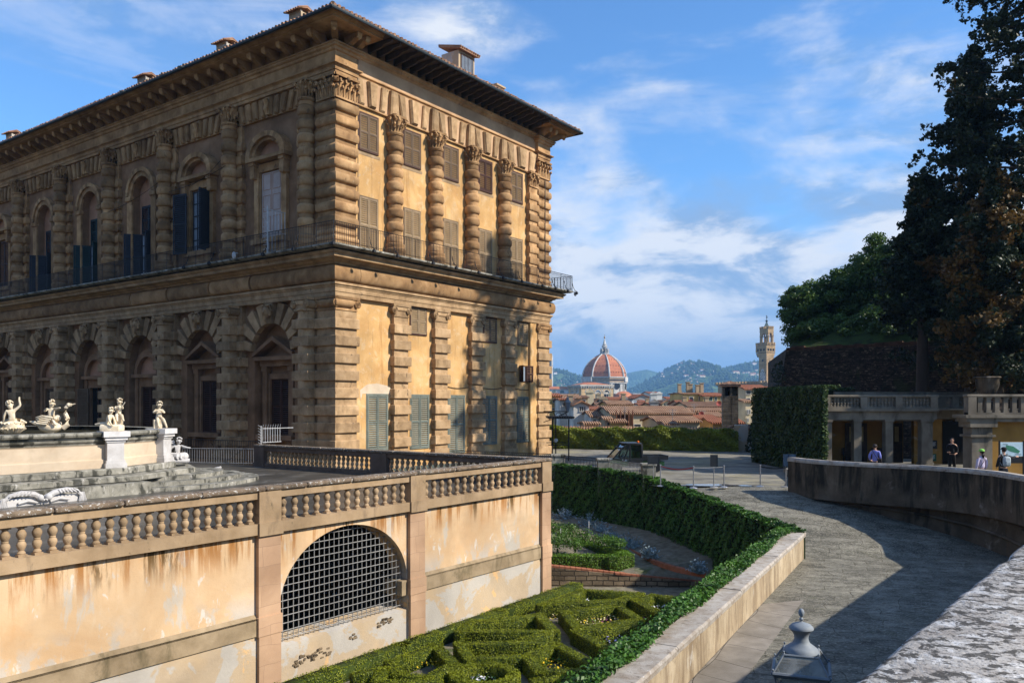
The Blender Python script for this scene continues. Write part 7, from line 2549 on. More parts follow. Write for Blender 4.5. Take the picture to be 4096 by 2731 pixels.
# ---------------------------------------------------------------- rampart and slope behind it
rp_ = empty('rampart', (0, 0, 0), 0, 'massive dark rubble rampart overgrown at the top behind the loggia', 'wall')
mb = MB()
A0, A1 = Vector((21.9, 65.5)), Vector((31.0, 56.5))
dn = Vector((A1.y - A0.y, -(A1.x - A0.x))).normalized()
if dn.dot(Vector((-1, -1))) < 0:
	dn = -dn
far_ = Vector((0.7, 0.7)) * 30
bot = [A0 + dn * 0.8 + Vector((-0.9, 0.4)), A1 + dn * 0.8, Vector((60, 34)), Vector((75, 60)), Vector((40, 95)), A0 + Vector((6, 24))]
topp = [A0, A1, Vector((60, 35.5)), Vector((75, 60)), Vector((40, 95)), A0 + Vector((6, 24))]
zt_ = [4.25, 4.35, 4.4, 5, 5, 4.3]
mb.rings([[(p.x, p.y, -4.2) for p in bot], [(p.x, p.y, z) for p, z in zip(topp, zt_)]])
mb.build('rubble_body', RAMPART, rp_)
mb = MB()
n = 26
for k in range(n):
	p, q = A0.lerp(A1, k / n), A0.lerp(A1, (k + 1) / n)
	j = random.uniform(-0.06, 0.1)
	mb.rings([[(p.x + dn.x * .06, p.y + dn.y * .06, 4.1), (q.x + dn.x * .06, q.y + dn.y * .06, 4.1), (q.x - dn.x * .4, q.y - dn.y * .4, 4.1), (p.x - dn.x * .4, p.y - dn.y * .4, 4.1)],
			  [(p.x + dn.x * .06, p.y + dn.y * .06, 4.35 + j), (q.x + dn.x * .06, q.y + dn.y * .06, 4.35 + j), (q.x - dn.x * .4, q.y - dn.y * .4, 4.35), (p.x - dn.x * .4, p.y - dn.y * .4, 4.35)]])
mb.build('brick_cap', M('old_brick_cap', [(0.3, (0.03, 0.018, 0.012)), (0.7, (0.10, 0.05, 0.03))], 3, 7, 0.95, 0.6, 14, 0.02), rp_)
GRASSM = M('slope_grass', [(0.3, (0.010, 0.018, 0.004)), (0.7, (0.05, 0.085, 0.012))], 1.2, 8, 0.95, 0.6, 20, 0.03)
mb = MB()
V = []
for (x, y, z) in ((22.3, 66.2, 4.2), (26, 62.4, 4.3), (31.3, 57.2, 4.3), (24.5, 71, 5.6), (30, 67, 8.0), (37, 61, 9.5), (27, 80, 6), (36, 76, 10), (46, 68, 12)):
	V.append((x, y, z))
mb.add(V, [(0, 1, 4, 3), (1, 2, 5, 4), (3, 4, 7, 6), (4, 5, 8, 7)])
o = mb.build('grass_slope', GRASSM)
tag(o, kind='structure')
# unseen wooded slope added behind the lookout to hold back sky light
mb = MB()
V = []
na, nr = 26, 8
for j in range(nr):
	r = 21 + 12 * j
	for i in range(na):
		a = R(158 + 105 * i / (na - 1))
		h = -6 + 46 * math.sin(min(1, j / 6) * PI / 2) * (0.75 + 0.25 * math.sin(i * 1.7)) * min(1, i / 3 + 0.2)
		V.append((r * math.sin(a), r * math.cos(a), h))
mb.add(V, [(j * na + i, j * na + i + 1, (j + 1) * na + i + 1, (j + 1) * na + i) for j in range(nr - 1) for i in range(na - 1)])
o = mb.build('sky_blocking_slope', M('blocking_slope_green', [(0.3, (0.012, 0.022, 0.006)), (0.7, (0.05, 0.07, 0.018))], 0.25, 8, 0.95, 1.0, 1.5, 0.5))
tag(o, kind='structure')
# ---------------------------------------------------------------- trees
def limb(mb, p, q, r0, r1, n=5, wob=0.25):
	p, q = Vector(p), Vector(q)
	pts = []
	for k in range(n + 1):
		c = p.lerp(q, k / n)
		w = wob * math.sin(PI * k / n)
		pts.append((c.x + random.uniform(-w, w), c.y + random.uniform(-w, w), c.z + w * 0.6))
	mb.tube(pts, r0, 7, r1)
def broadleaf(label, x, y, z0, h, rad, crown_z, seed, nclump=75, leaves=330, size=0.2, mats=None, group=None, squash=0.8, trunk_r=0.3):
	random.seed(seed)
	t = empty('oak_tree', (x, y, z0), 0, label, 'tree', group)
	mb = MB()
	limb(mb, (0, 0, -0.3), (random.uniform(-.4, .4), random.uniform(-.4, .4), crown_z), trunk_r, trunk_r * 0.6)
	C, N = [], []
	tips = []
	for k in range(nclump):
		while True:
			v = Vector((random.uniform(-1, 1), random.uniform(-1, 1), random.uniform(-1, 1)))
			if 0.35 < v.length < 1.0:
				break
		lump = 0.82 + 0.25 * math.sin(v.x * 4 + seed) * math.sin(v.y * 3 + seed * 2)
		c = Vector((v.x * rad * lump, v.y * rad * lump, crown_z + (h - crown_z) * 0.5 + v.z * (h - crown_z) * 0.55 * lump * (squash / 0.8)))
		tips.append(c)
		r = rad * random.uniform(0.16, 0.27)
		pts = rng.normal(0, 1, (leaves, 3))
		pts /= np.linalg.norm(pts, axis=1, keepdims=True)
		rr = r * rng.uniform(0.45, 1.08, (leaves, 1))
		C.append(np.array(c) + pts * rr * np.array([1.1, 1.1, 0.7]))
		N.append(pts + np.array([0, 0, 0.5]))
	for c in random.sample(tips, min(12, len(tips))):
		limb(mb, (0, 0, crown_z * random.uniform(0.55, 1.0)), tuple(c * 0.92), trunk_r * 0.38, 0.03, 4)
	mb.build('trunk', BARK, t, smooth=True)
	foliage('crown', np.vstack(C), np.vstack(N), size, mats or [LEAF_OAK], t, None, 0.9)
	random.seed(seed + 1)
	return t
def opos(sx, d):
	return P(sx, 0, d)[:2]
x, y = opos(3255, 71)
broadleaf('leftmost round headed evergreen oak on the rampart edge', x, y, 4.4, 6.6, 3.2, 0.6, 3, 95, 330, 0.2)
x, y = opos(3400, 72)
broadleaf('evergreen oak rising second on the rampart behind the leftmost one', x, y, 4.6, 7.6, 3.3, 0.5, 8, 95, 330, 0.2)
x, y = opos(3530, 70)
broadleaf('tallest broad evergreen oak in the middle of the rampart', x, y, 5.0, 8.6, 3.9, 0.8, 12, 115, 340, 0.2)
x, y = opos(3690, 66)
broadleaf('evergreen oak beside the dark conifers', x, y, 5.0, 10.0, 3.4, 0.8, 21, 95, 330, 0.2)
x, y = opos(3330, 68)
broadleaf('low dark evergreen bush at the foot of the oaks on the rampart', x, y, 4.2, 3.0, 2.3, 0.2, 31, 50, 260, 0.18)
x, y = opos(3480, 66)
broadleaf('dark undergrowth bush above the rampart top', x, y, 4.3, 3.2, 2.8, 0.2, 33, 60, 260, 0.18)
x, y = opos(3250, 67.5)
broadleaf('spreading dark evergreen bush covering the left end of the rampart top', x, y, 4.1, 2.6, 2.2, 0.1, 51, 50, 260, 0.18)
x, y = opos(3400, 66.0)
broadleaf('low evergreen bush hanging over the rampart edge between two others', x, y, 4.2, 2.4, 2.2, 0.1, 53, 50, 260, 0.18)
x, y = opos(3580, 62.5)
broadleaf('dark laurel mass at the right end of the rampart top', x, y, 4.2, 3.4, 2.4, 0.1, 57, 55, 260, 0.18)
x, y = opos(3640, 62)
broadleaf('dense shadowy laurel beside the conifer trunks', x, y, 4.0, 5.0, 2.6, 0.3, 35, 50, 260, 0.18)
C, N = [], []
for _ in range(500):
	h = random.random()
	xx, yy = opos(3110 + random.uniform(-22, 40) * (1.2 - h), 66)
	C.append((xx, yy + random.uniform(-1, 1), -4 + 7.2 * h ** 0.8))
	N.append((-0.5, -1, 0.4))
o = foliage('straggly_shrub', C, N, 0.2, [LEAF_CON])
tag(o, 'straggly dark shrub at the left foot of the rampart', 'shrub')
C, N = [], []
for _ in range(130):
	xx, yy = opos(3530 + random.gauss(0, 28), 64)
	C.append((xx, yy, P(0, 1285 + random.gauss(0, 16), 64)[2]))
	N.append((-0.3, -1, 0.5))
o = foliage('flowering_shrub', C, N, 0.12, [WHT, LEAF_OAK], None, None, 0.6, [0 if random.random() < .35 else 1 for _ in C])
tag(o, 'shrub with small white blossoms above the rampart', 'shrub')
def conifer(label, x, y, z0, h, r_low, r_top, seed, nb=70, droop=0.25, rust=0.2, size=0.26, tw=22, zfrom=0.06, lean=(0, 0)):
	random.seed(seed)
	g = np.random.default_rng(seed)
	t = empty('conifer', (x, y, z0), 0, label, 'tree')
	mb = MB()
	mb.tube([(lean[0] * s, lean[1] * s, h * s) for s in (0, .25, .5, .75, 1)], 0.42, 9, 0.05)
	C, N, mi = [], [], []
	for k in range(nb):
		f = zfrom + (1 - zfrom) * (k + random.random()) / nb
		zc = f * h
		R_ = (r_low + (r_top - r_low) * f) * random.choice((0.55, 0.7, 0.85, 1.0, 1.2)) * (1.0 if f < 0.85 else max(0.15, (1 - f) / 0.15))
		a = k * 2.399 + random.uniform(-.5, .5)
		dx, dy = math.cos(a), math.sin(a)
		up = random.uniform(0.0, 0.35)
		base = Vector((lean[0] * f, lean[1] * f, zc))
		n = 7
		pts = []
		for s in range(n + 1):
			u = s / n
			pts.append(base + Vector((dx * R_ * u, dy * R_ * u, R_ * (up * u - droop * u * u + 0.22 * u ** 4))))
		mb.tube(pts, 0.08 + 0.03 * (1 - f), 5, 0.015)
		isr = random.random() < rust
		for s in range(2, n + 1):
			u = s / n
			side = R_ * 0.17 * (1.2 - u * 0.75)
			for q in range(tw // 4):
				c = pts[s] + Vector((random.gauss(0, side), random.gauss(0, side), random.gauss(0.0, 0.18)))
				# a hanging or upright spray of small scales
				L = random.uniform(0.35, 0.8)
				d = Vector((dx * 0.6 + random.gauss(0, 0.5), dy * 0.6 + random.gauss(0, 0.5), random.choice((-0.6, 0.15, 0.7)))).normalized()
				m = 28
				w = np.linspace(0, 1, m)[:, None]
				L_ = np.array(d)[None] * L * w + g.normal(0, 1, (m, 3)) * 0.15 * (1.15 - w)
				C.append(np.array(c) + L_)
				N.append(g.normal(0, 1, (m, 3)) + np.array([0, 0, 0.4]))
				mi += [1 if (isr and random.random() < 0.75) else 0] * m
	mb.build('trunk', BARK, t, smooth=True)
	foliage('crown', np.vstack(C), np.vstack(N), size, [LEAF_CON, LEAF_RUST], t, None, 0.9, mi)
	return t
x, y = opos(4140, 49)
conifer('tallest dark conifer running out of the top right corner', x, y, -0.5, 37, 6.3, 2.9, 5, 100, 0.22, 0.07, 0.21, 20)
x, y = opos(3885, 52)
conifer('dark conifer with a pointed tip left of the tallest one', x, y, 0.0, 22.0, 4.6, 1.2, 14, 72, 0.2, 0.05, 0.21, 20, 0.1)
x, y = opos(3690, 53)
conifer('lower dark conifer with spreading arms above the oaks', x, y, 0.5, 13.6, 3.0, 1.0, 23, 44, 0.18, 0.06, 0.2, 24, 0.35)
x, y = opos(3985, 46)
conifer('conifer with rusty brown foliage hanging above the right balustrade', x, y, -0.5, 13.0, 3.4, 1.4, 41, 60, 0.5, 0.6, 0.2, 26, 0.12)
random.seed(77)
# ================================================================== CITY
def paint(name, c, **k):
	return M(name, [(0.3, tuple(q * 0.82 for q in c)), (0.7, c)], 0.35, 7, 0.92, 0.0, patches=[(tuple(q * 0.6 for q in c), (1, 1, 0.3), 0.5, 0.56, 0.74, 0.4)], **k)
HW = {'cream': paint('cream_house_wall', (0.66, 0.54, 0.34)), 'white': paint('white_house_wall', (0.74, 0.70, 0.62)), 'ochre': paint('ochre_house_wall', (0.55, 0.34, 0.12)),
	  'yellow': paint('yellow_house_wall', (0.60, 0.42, 0.15)), 'grey': paint('grey_house_wall', (0.34, 0.31, 0.28)), 'pink': paint('pink_house_wall', (0.50, 0.33, 0.23)), 'tan': paint('tan_house_wall', (0.45, 0.34, 0.21))}
def tiled(name, a, b, rot, freq):
	"""tiled roof: rows of barrel tiles running down the slope"""
	m, t, bs = node_mat(name)
	v = _pos(t)
	col = _ramp(t, _noise(t, v, 0.7, 8, 0.65), [(0.3, a), (0.7, b)])
	wv = t.nodes.new('ShaderNodeTexWave')
	wv.wave_type = 'BANDS'
	wv.bands_direction = 'X'
	wv.inputs['Scale'].default_value = freq
	wv.inputs['Distortion'].default_value = 0.4
	wv.inputs['Detail'].default_value = 1
	t.links.new(_pos(t, (1, 1, 1), (0, 0, rot)), wv.inputs[0])
	bp = t.nodes.new('ShaderNodeBump')
	bp.inputs['Strength'].default_value = 1.0
	bp.inputs['Distance'].default_value = 0.25
	t.links.new(wv.outputs[1], bp.inputs['Height'])
	col = _mix(t, _maprange(t, wv.outputs[1], 0.1, 0.5, 0.55, 0.0), col, (0.10, 0.045, 0.025))
	t.links.new(col, bs.inputs['Base Color'])
	t.links.new(bp.outputs[0], bs.inputs['Normal'])
	bs.inputs['Roughness'].default_value = 0.9
	bs.inputs['Specular IOR Level'].default_value = 0.15
	return m
RT = {'warm': tiled('warm_roof_tiles', (0.22, 0.11, 0.06), (0.50, 0.31, 0.19), 0.0, 1.1), 'red': tiled('red_roof_tiles', (0.28, 0.095, 0.05), (0.42, 0.17, 0.09), 0.0, 1.1),
	  'dark': tiled('dark_roof_tiles', (0.15, 0.085, 0.055), (0.30, 0.18, 0.115), 0.0, 1.1), 'side': tiled('side_roof_tiles', (0.24, 0.11, 0.055), (0.42, 0.23, 0.13), R(90), 1.1)}
WINM = M('city_window', (0.035, 0.04, 0.045), 2, 2, 0.4, 0, grime=0)
SHG = M('city_green_shutter', (0.02, 0.055, 0.04), 2, 2, 0.7, 0, grime=0)
def z5(x, y):
	return (2100 + x * 0.4464, 1200 + y * 0.4464)
def house(label, x0, x1, ye, yr, yb, d, wall='cream', roof='warm', ridge='x', depth=10, wins=(), shut=False, chim=(), rot=0.0, hip=False, cat='house', group='city houses beyond the garden wall'):
	"""x0..x1, eave, ridge and foot in close-up pixels; ridge 'x' runs across the view, 'y' shows a gable; wins: (x, y, w, h)"""
	sx0, se = z5(x0, ye)
	sx1, sr = z5(x1, yr)
	_, sb = z5(0, yb)
	X0, _, ZEv = P(sx0, se, d)
	X1 = P(sx1, 0, d)[0]
	dr = d + (depth * 0.5 if ridge == 'x' else 0)
	ZR = P(0, sr, dr)[2]
	ZB_ = P(0, sb, d)[2] - 3
	w = X1 - X0
	rot = rot or R(5)
	t = empty('house', ((X0 + X1) / 2 + depth * math.sin(rot) * 0.5, d, 0), rot, label, cat, group)
	h = w / 2
	mb = MB()
	mb.box(-h, h, 0, depth, ZB_, ZEv)
	if ridge == 'y' and not hip:
		mb.ext([(-h, 0.01, ZEv), (h, 0.01, ZEv), (0, 0.01, ZR)], (0, depth - 0.02, 0))
	elif ridge == 'x' and not hip:
		mb.ext([(-h + 0.01, 0, ZEv), (-h + 0.01, depth, ZEv), (-h + 0.01, depth / 2, ZR)], (w - 0.02, 0, 0))
	mb.build('wall', HW[wall], t)
	mb = MB()
	o, th = 0.3 if d < 200 else 0.6, 0.2 if d < 200 else 0.3
	if hip:
		c = [(-h - o, -o, ZEv), (h + o, -o, ZEv), (h + o, depth + o, ZEv), (-h - o, depth + o, ZEv)]
		i = min(h, depth / 2)
		rr = [(-h + i, depth / 2, ZR), (h - i + 0.01, depth / 2, ZR)]
		mb.add(c + rr + [(p[0], p[1], p[2] - 0.15) for p in c], [(0, 1, 5, 4), (1, 2, 5), (2, 3, 4, 5), (3, 0, 4), (9, 8, 7, 6), (0, 6, 7, 1), (1, 7, 8, 2), (2, 8, 9, 3), (3, 9, 6, 0)])
	elif ridge == 'x':
		sl_ = (ZR - ZEv) / (depth / 2)
		mb.ext([(-h - 0.3, -o, ZEv - sl_ * o + 0.05), (-h - 0.3, depth / 2, ZR + 0.05), (-h - 0.3, depth + o, ZEv - sl_ * o + 0.05), (-h - 0.3, depth + o, ZEv - sl_ * o + 0.05 + th), (-h - 0.3, depth / 2, ZR + 0.05 + th), (-h - 0.3, -o, ZEv - sl_ * o + 0.05 + th)], (w + 0.6, 0, 0))
	else:
		sl_ = (ZR - ZEv) / h if h else 0
		mb.ext([(-h - o, -0.4, ZEv - sl_ * o + 0.05), (0, -0.4, ZR + 0.05), (h + o, -0.4, ZEv - sl_ * o + 0.05), (h + o, -0.4, ZEv - sl_ * o + 0.05 + th), (0, -0.4, ZR + 0.05 + th), (-h - o, -0.4, ZEv - sl_ * o + 0.05 + th)], (0, depth + 0.8, 0))
	mb.build('roof', RT[roof if ridge == 'x' or roof != 'warm' else 'side'], t)
	cxm = (sx0 + sx1) / 2
	for (wx, wy, ww, wh) in wins:
		px, py = z5(wx, wy)
		a = (px - cxm) / F * d
		b = (HY - py) / F * d
		hw_, hh = ww * 0.4464 / F * d / 2, wh * 0.4464 / F * d / 2
		mb = MB()
		mb.box(a - hw_, a + hw_, -0.05, 0.05, b - hh, b + hh)
		wi = mb.build('window', SHG if shut else WINM, t)
		if d < 190:
			mb = MB()
			q = 0.07
			mb.box(a - hw_ - q, a + hw_ + q, -0.08, 0.02, b + hh, b + hh + q)
			mb.box(a - hw_ - q, a + hw_ + q, -0.14, 0.02, b - hh - q, b - hh)
			mb.box(a - hw_ - q, a - hw_, -0.08, 0.02, b - hh, b + hh)
			mb.box(a + hw_, a + hw_ + q, -0.08, 0.02, b - hh, b + hh)
			mb.build('frame', HW['white'], wi)
	for (wx, hh) in chim:
		a = (z5(wx, 0)[0] - cxm) / F * d
		mb = MB()
		zz = ZR if ridge == 'x' else (ZEv + ZR) / 2
		cw = 0.35 if d < 200 else 0.6
		mb.box(a - cw, a + cw, depth / 2 - cw, depth / 2 + cw, zz - 0.8, zz + hh)
		mb.box(a - cw - 0.12, a + cw + 0.12, depth / 2 - cw - 0.12, depth / 2 + cw + 0.12, zz + hh, zz + hh + 0.15)
		mb.build('chimney', HW['tan'], t)
	return t
house('long ochre walled building with a wide tiled roof in the middle foreground of the city', 735, 1478, 1024, 962, 1135, 112, 'cream', 'warm', 'x', 12, [(795, 1042, 26, 22), (970, 1122, 60, 20), (1115, 1122, 60, 20), (1195, 1080, 5, 90)])
house('pale house with two dark green shuttered windows left of the long tiled building', 572, 742, 1052, 1005, 1130, 116, 'white', 'warm', 'x', 8, [(600, 1085, 24, 30), (648, 1085, 24, 30)], True)
house('small low tiled shed in front of the long building at its left', 760, 892, 1100, 1078, 1135, 106, 'yellow', 'warm', 'x', 4)
house('narrow little house at the left end of the long building', 708, 764, 1074, 1055, 1135, 107, 'tan', 'warm', 'x', 4, [(735, 1108, 22, 26)])
house('low red roof strip just above the green hedge at the left', 528, 650, 1120, 1102, 1140, 100, 'pink', 'warm', 'x', 4)
house('cream gabled house with a projecting loggia window at the far left', 408, 548, 946, 912, 1140, 122, 'white', 'warm', 'y', 10, [(470, 975, 18, 40), (490, 975, 18, 40), (508, 975, 14, 40), (528, 1055, 12, 34), (540, 1055, 10, 34)], False, [(430, 1.2)])
house('white terraced block between the palace and the gabled house', 298, 412, 900, 890, 1140, 128, 'white', 'red', 'x', 6, [(330, 935, 20, 28), (362, 935, 20, 28)])
house('yellow topped house peeping out beside the palace corner', 205, 300, 866, 846, 1140, 134, 'yellow', 'red', 'x', 8, [(245, 900, 26, 34), (240, 975, 50, 12)])
house('tiled brown house with a row of brackets behind the gabled house', 325, 480, 884, 852, 1000, 165, 'pink', 'warm', 'x', 10, [(380, 905, 18, 26), (400, 905, 18, 26)])
house('small brown roofed house left of the church', 470, 548, 878, 862, 1000, 168, 'tan', 'dark', 'x', 8, [(510, 905, 34, 20)])
house('orange walled house with a striped tiled roof left of centre', 730, 942, 940, 908, 1010, 152, 'ochre', 'warm', 'x', 9, [], False, [(912, 1.4)])
house('grey gabled attic house below the church windows', 598, 690, 922, 890, 990, 190, 'white', 'dark', 'y', 8, [(640, 905, 16, 22)])
house('brown cluttered roof house below the church', 640, 742, 960, 925, 1010, 172, 'grey', 'dark', 'x', 8, [(680, 985, 22, 22)])
house('small red roofed house with white satellite dishes left of the orange house', 560, 660, 985, 962, 1040, 150, 'pink', 'red', 'x', 7)
house('white house with a red tiled lean-to behind the long building', 742, 870, 895, 878, 960, 205, 'white', 'red', 'x', 8, [(800, 915, 14, 16), (840, 915, 14, 16)])
house('grey gabled house right of the cathedral scaffold', 968, 1112, 880, 850, 960, 290, 'grey', 'red', 'y', 14, [(1000, 900, 12, 16)])
house('hipped red roofed villa in front of the hill foot', 1008, 1136, 912, 892, 960, 240, 'white', 'red', 'x', 12, [(1050, 930, 12, 14), (1090, 930, 12, 14)], hip=True)
house('white tall block with a flat top at the hill foot', 1098, 1205, 838, 826, 960, 400, 'white', 'red', 'x', 14, [(1130, 850, 10, 12), (1165, 850, 10, 12)])
house('wide white house with a broad hipped roof at the hill foot', 1112, 1262, 878, 848, 960, 320, 'white', 'dark', 'x', 16, [(1130, 892, 10, 12), (1150, 892, 10, 12), (1225, 895, 22, 18)], hip=True)
house('white house with an open roof terrace left of the yellow building', 1262, 1392, 890, 872, 960, 300, 'white', 'red', 'x', 10, [(1290, 905, 40, 12), (1350, 905, 40, 12)])
house('small brown gabled house in the gap above the long roof', 1112, 1195, 945, 925, 985, 180, 'tan', 'red', 'x', 8, [], False, [(1120, 1.0)])
house('low white house with a tiny red roof above the long roof', 1010, 1070, 945, 932, 990, 200, 'white', 'red', 'x', 6)
house('pale cottage wedge left of the red roof patch', 1220, 1290, 925, 905, 985, 210, 'cream', 'warm', 'y', 8, [(1240, 935, 10, 16)])
house('rosy roofed house in front of the yellow building', 1380, 1462, 940, 906, 990, 160, 'pink', 'red', 'x', 9)
house('large yellow building with a red roof and dark shutters left of the stone tower', 1572, 1780, 864, 838, 960, 172, 'yellow', 'red', 'x', 12, [(1635, 884, 40, 32), (1688, 884, 18, 30), (1748, 884, 26, 30)], True, [(1600, 1.8), (1640, 2.2)])
house('yellow roof loggia joined to the large yellow building at its left', 1396, 1575, 845, 838, 960, 174, 'yellow', 'warm', 'x', 10, [(1470, 885, 34, 36), (1555, 882, 26, 34)], False, [(1425, 2.0), (1505, 2.4), (1530, 2.0)])
house('dark striped tiled roof stretching left of the stone tower', 1440, 1785, 962, 920, 1010, 140, 'cream', 'dark', 'x', 10, [], False, [(1480, 1.0), (1690, 0.9)])
house('cream building with a tiled eave strip left of the stone tower foot', 1445, 1775, 1000, 978, 1060, 122, 'cream', 'warm', 'x', 6, [(1510, 1020, 30, 18)])
house('low gabled house with a broad brown roof in the near centre', 1165, 1545, 1098, 1052, 1140, 102, 'cream', 'warm', 'x', 8)
house('sloping reddish roof house right of the low gabled house', 1450, 1720, 1085, 1042, 1140, 110, 'tan', 'red', 'x', 7)
house('small roof with a pale wall under the stone tower', 1600, 1770, 1052, 1015, 1100, 116, 'grey', 'warm', 'x', 7)
house('little tiled house with a grey front above the reddish roof', 1500, 1600, 1040, 1018, 1080, 120, 'cream', 'warm', 'x', 6)
house('reddish roof slope at the foot of the stone tower', 1660, 1935, 1108, 1068, 1150, 104, 'ochre', 'red', 'x', 6)
house('tiny tiled outhouse low in front of the low gabled house', 1256, 1345, 1120, 1104, 1145, 98, 'white', 'warm', 'x', 3)
house('cream apartment block with a dark loggia window right of the stone tower', 1955, 2170, 805, 768, 1000, 155, 'cream', 'red', 'x', 10, [(1978, 828, 40, 30), (1975, 890, 34, 22), (2120, 840, 30, 26)])
house('slim cream house strip between the stone tower and the tall hedge', 1956, 2026, 918, 898, 1130, 128, 'cream', 'warm', 'x', 8, [(1975, 1000, 10, 34), (1992, 1000, 10, 34), (1976, 1075, 10, 30)])
house('steep tiled outbuilding low at the edge of the tall hedge', 1958, 2050, 1165, 1130, 1260, 84, 'cream', 'warm', 'x', 5, [(2005, 1245, 22, 26)])
house('cottage with a tiled roof behind the fortress tower foot', 2140, 2240, 792, 778, 900, 190, 'pink', 'red', 'y', 10)
# reed screens hanging on the long building, antennas, satellite dishes
t = empty('reed_screen', (0, 0, 0), 0, 'brown slatted reed screen hanging on poles in front of the long ochre building', 'screen')
mb = MB()
for k in range(38):
	x, y, z = P(*z5(820 + 145 * k / 37, 1030), 110.5)
	mb.box(x - 0.05, x + 0.05, 110.5, 110.56, P(0, z5(0, 1130)[1], 110)[2], P(0, z5(0, 1028)[1], 110)[2])
mb.build('slats', M('reed', (0.30, 0.15, 0.08), 1, 4, 0.9, 0), t)
mb = MB()
for k in range(5):
	x, y, z = P(*z5(818 + 148 * k / 4, 1030), 110.3)
	mb.tube([(x, 110.3, -14), (x, 110.3, P(0, z5(0, 985)[1], 110)[2])], 0.07, 5)
mb.build('poles', M('rust_pole', (0.16, 0.06, 0.03), 2, 4, 0.8, 0), t)
for k, (ax, ay0, ay1, d) in enumerate(((1322, 1110, 975, 101), (1515, 1030, 925, 119), (1592, 1040, 985, 118), (895, 1060, 950, 109), (1470, 1060, 1000, 118), (430, 930, 870, 122))):
	x, y, z = P(*z5(ax, ay0), d)
	zt2 = P(0, z5(0, ay1)[1], d)[2]
	mb = MB()
	mb.tube([(x, y, z - 1), (x, y, zt2)], 0.04, 4)
	for q in range(3):
		mb.tube([(x - 0.5 + 0.12 * q, y, zt2 - 0.15 - 0.25 * q), (x + 0.5 - 0.12 * q, y, zt2 - 0.15 - 0.25 * q)], 0.025, 4)
	o = mb.build('roof_antenna', GALV)
	tag(o, ['thin roof antenna over the low gabled house', 'thin roof antenna over the little tiled house', 'thin roof antenna left of the stone tower', 'thin roof antenna by the reed screen', 'thin roof antenna at the right end of the long roof', 'thin roof antenna on the cream gabled house'][k], 'antenna')
for k, (ax, ay, d, c) in enumerate(((1327, 1100, 100.5, 'red'), (1578, 1020, 117, 'red'), (1735, 925, 139, 'red'), (978, 915, 230, 'white'), (1482, 912, 158, 'red'))):
	x, y, z = P(*z5(ax, ay), d)
	mb = MB()
	r = 0.011 * d / 3.4
	mb.lathe([(0.02, 0.0), (r * 0.6, 0.04), (r, 0.14), (r * 0.97, 0.16), (0.02, 0.03)], n=14)
	mb.v = [(x + v[0], y - v[2], z + v[1]) for v in mb.v]
	mb.tube([(x, y, z), (x, y + 0.1, z - 1.0)], 0.04, 4)
	o = mb.build('satellite_dish', M('dish_' + str(c), (0.42, 0.10, 0.075) if c == 'red' else (0.6, 0.6, 0.58), 2, 2, 0.6, 0, grime=0), smooth=True)
	tag(o, ['round red satellite dish above the low gabled house', 'round red satellite dish on the little tiled house', 'round red satellite dish on the dark striped roof', 'white satellite dish left of the hipped villa', 'small red satellite dish by the rosy roof'][k], 'satellite dish')
for k in range(26):
	ax, ay = random.uniform(560, 1760), random.uniform(885, 990)
	d = random.uniform(175, 330)
	x, y, z = P(*z5(ax, ay), d)
	mb = MB()
	w = random.uniform(0.4, 0.9)
	hgt = random.uniform(1.2, 2.4)
	mb.box(x - w, x + w, y, y + w * 2, z - 5, z + hgt)
	mb.box(x - w - .15, x + w + .15, y - .15, y + w * 2 + .15, z + hgt, z + hgt + 0.2)
	mb.ext([(x - w - .1, y - .1, z + hgt + .2), (x + w + .1, y - .1, z + hgt + .2), (x, y - .1, z + hgt + .75)], (0, 2 * w + .2, 0))
	o = mb.build('chimney_stack', [HW['white'], HW['tan'], HW['grey'], HW['cream']][k % 4])
	tag(o, 'small plastered chimney stack among the crowded city roofs', 'chimney', 'chimney stacks among the city roofs')
# ---------------------------------------------------------------- stone bell tower
BT = empty('stone_bell_tower', (0, 0, 0), 0, 'square rough stone bell tower with twin arches and a low tiled roof', 'tower')
TST = M('tower_rubble', [(0.3, (0.13, 0.095, 0.06)), (0.55, (0.24, 0.18, 0.115)), (0.8, (0.36, 0.28, 0.19))], 0.9, 9, 0.95, 0.8, 6, 0.06, brick=(R(-27), 0.6, 0.28, 0.03, (0.17, 0.14, 0.10), True, 0.4))
d = 96
xl, xm, xr = (P(z5(q, 0)[0], 0, d)[0] for q in (1780, 1912, 1955))
zt3, zb3 = P(0, z5(0, 760)[1], d)[2], -12
w = (xm - xl)
ang = R(-20)
ca, sa = math.cos(ang), math.sin(ang)
mb = MB()
E0 = Vector((xm, d))
ul = Vector((-ca, -sa * -1))
L1 = w / ca * 1.0
ul = Vector((-math.cos(R(12)), math.sin(R(12))))
L1 = (xm - xl) * 1.02 / math.cos(R(12))
ur = Vector((math.sin(R(12)), math.cos(R(12))))
L2 = L1 * 1.5
q0, q1, q2, q3 = E0 + ul * L1, E0, E0 + ur * L2, E0 + ul * L1 + ur * L2
XA_ = lambda s, dd, h: (q1.x + ul.x * s - ur.x * dd, q1.y + ul.y * s - ur.y * dd, h)
XB_ = lambda s, dd, h: (q1.x + ur.x * s - ul.x * dd, q1.y + ur.y * s - ul.y * dd, h)
za, zs_ = P(0, z5(0, 858)[1], d)[2], P(0, z5(0, 800)[1], d)[2]
mb.xf = XA_
arch_wall(mb, 0, L1, zb3, zt3, 0, [(L1 * 0.30, 0.42, za, zs_, 0.42), (L1 * 0.62, 0.42, za, zs_, 0.42)], 0.8, 10)
mb.xf = XB_
arch_wall(mb, 0, L2, zb3, zt3, 0, [(L2 * 0.30, 0.42, za, zs_, 0.42), (L2 * 0.62, 0.42, za, zs_, 0.42)], 0.8, 10)
mb.xf = None
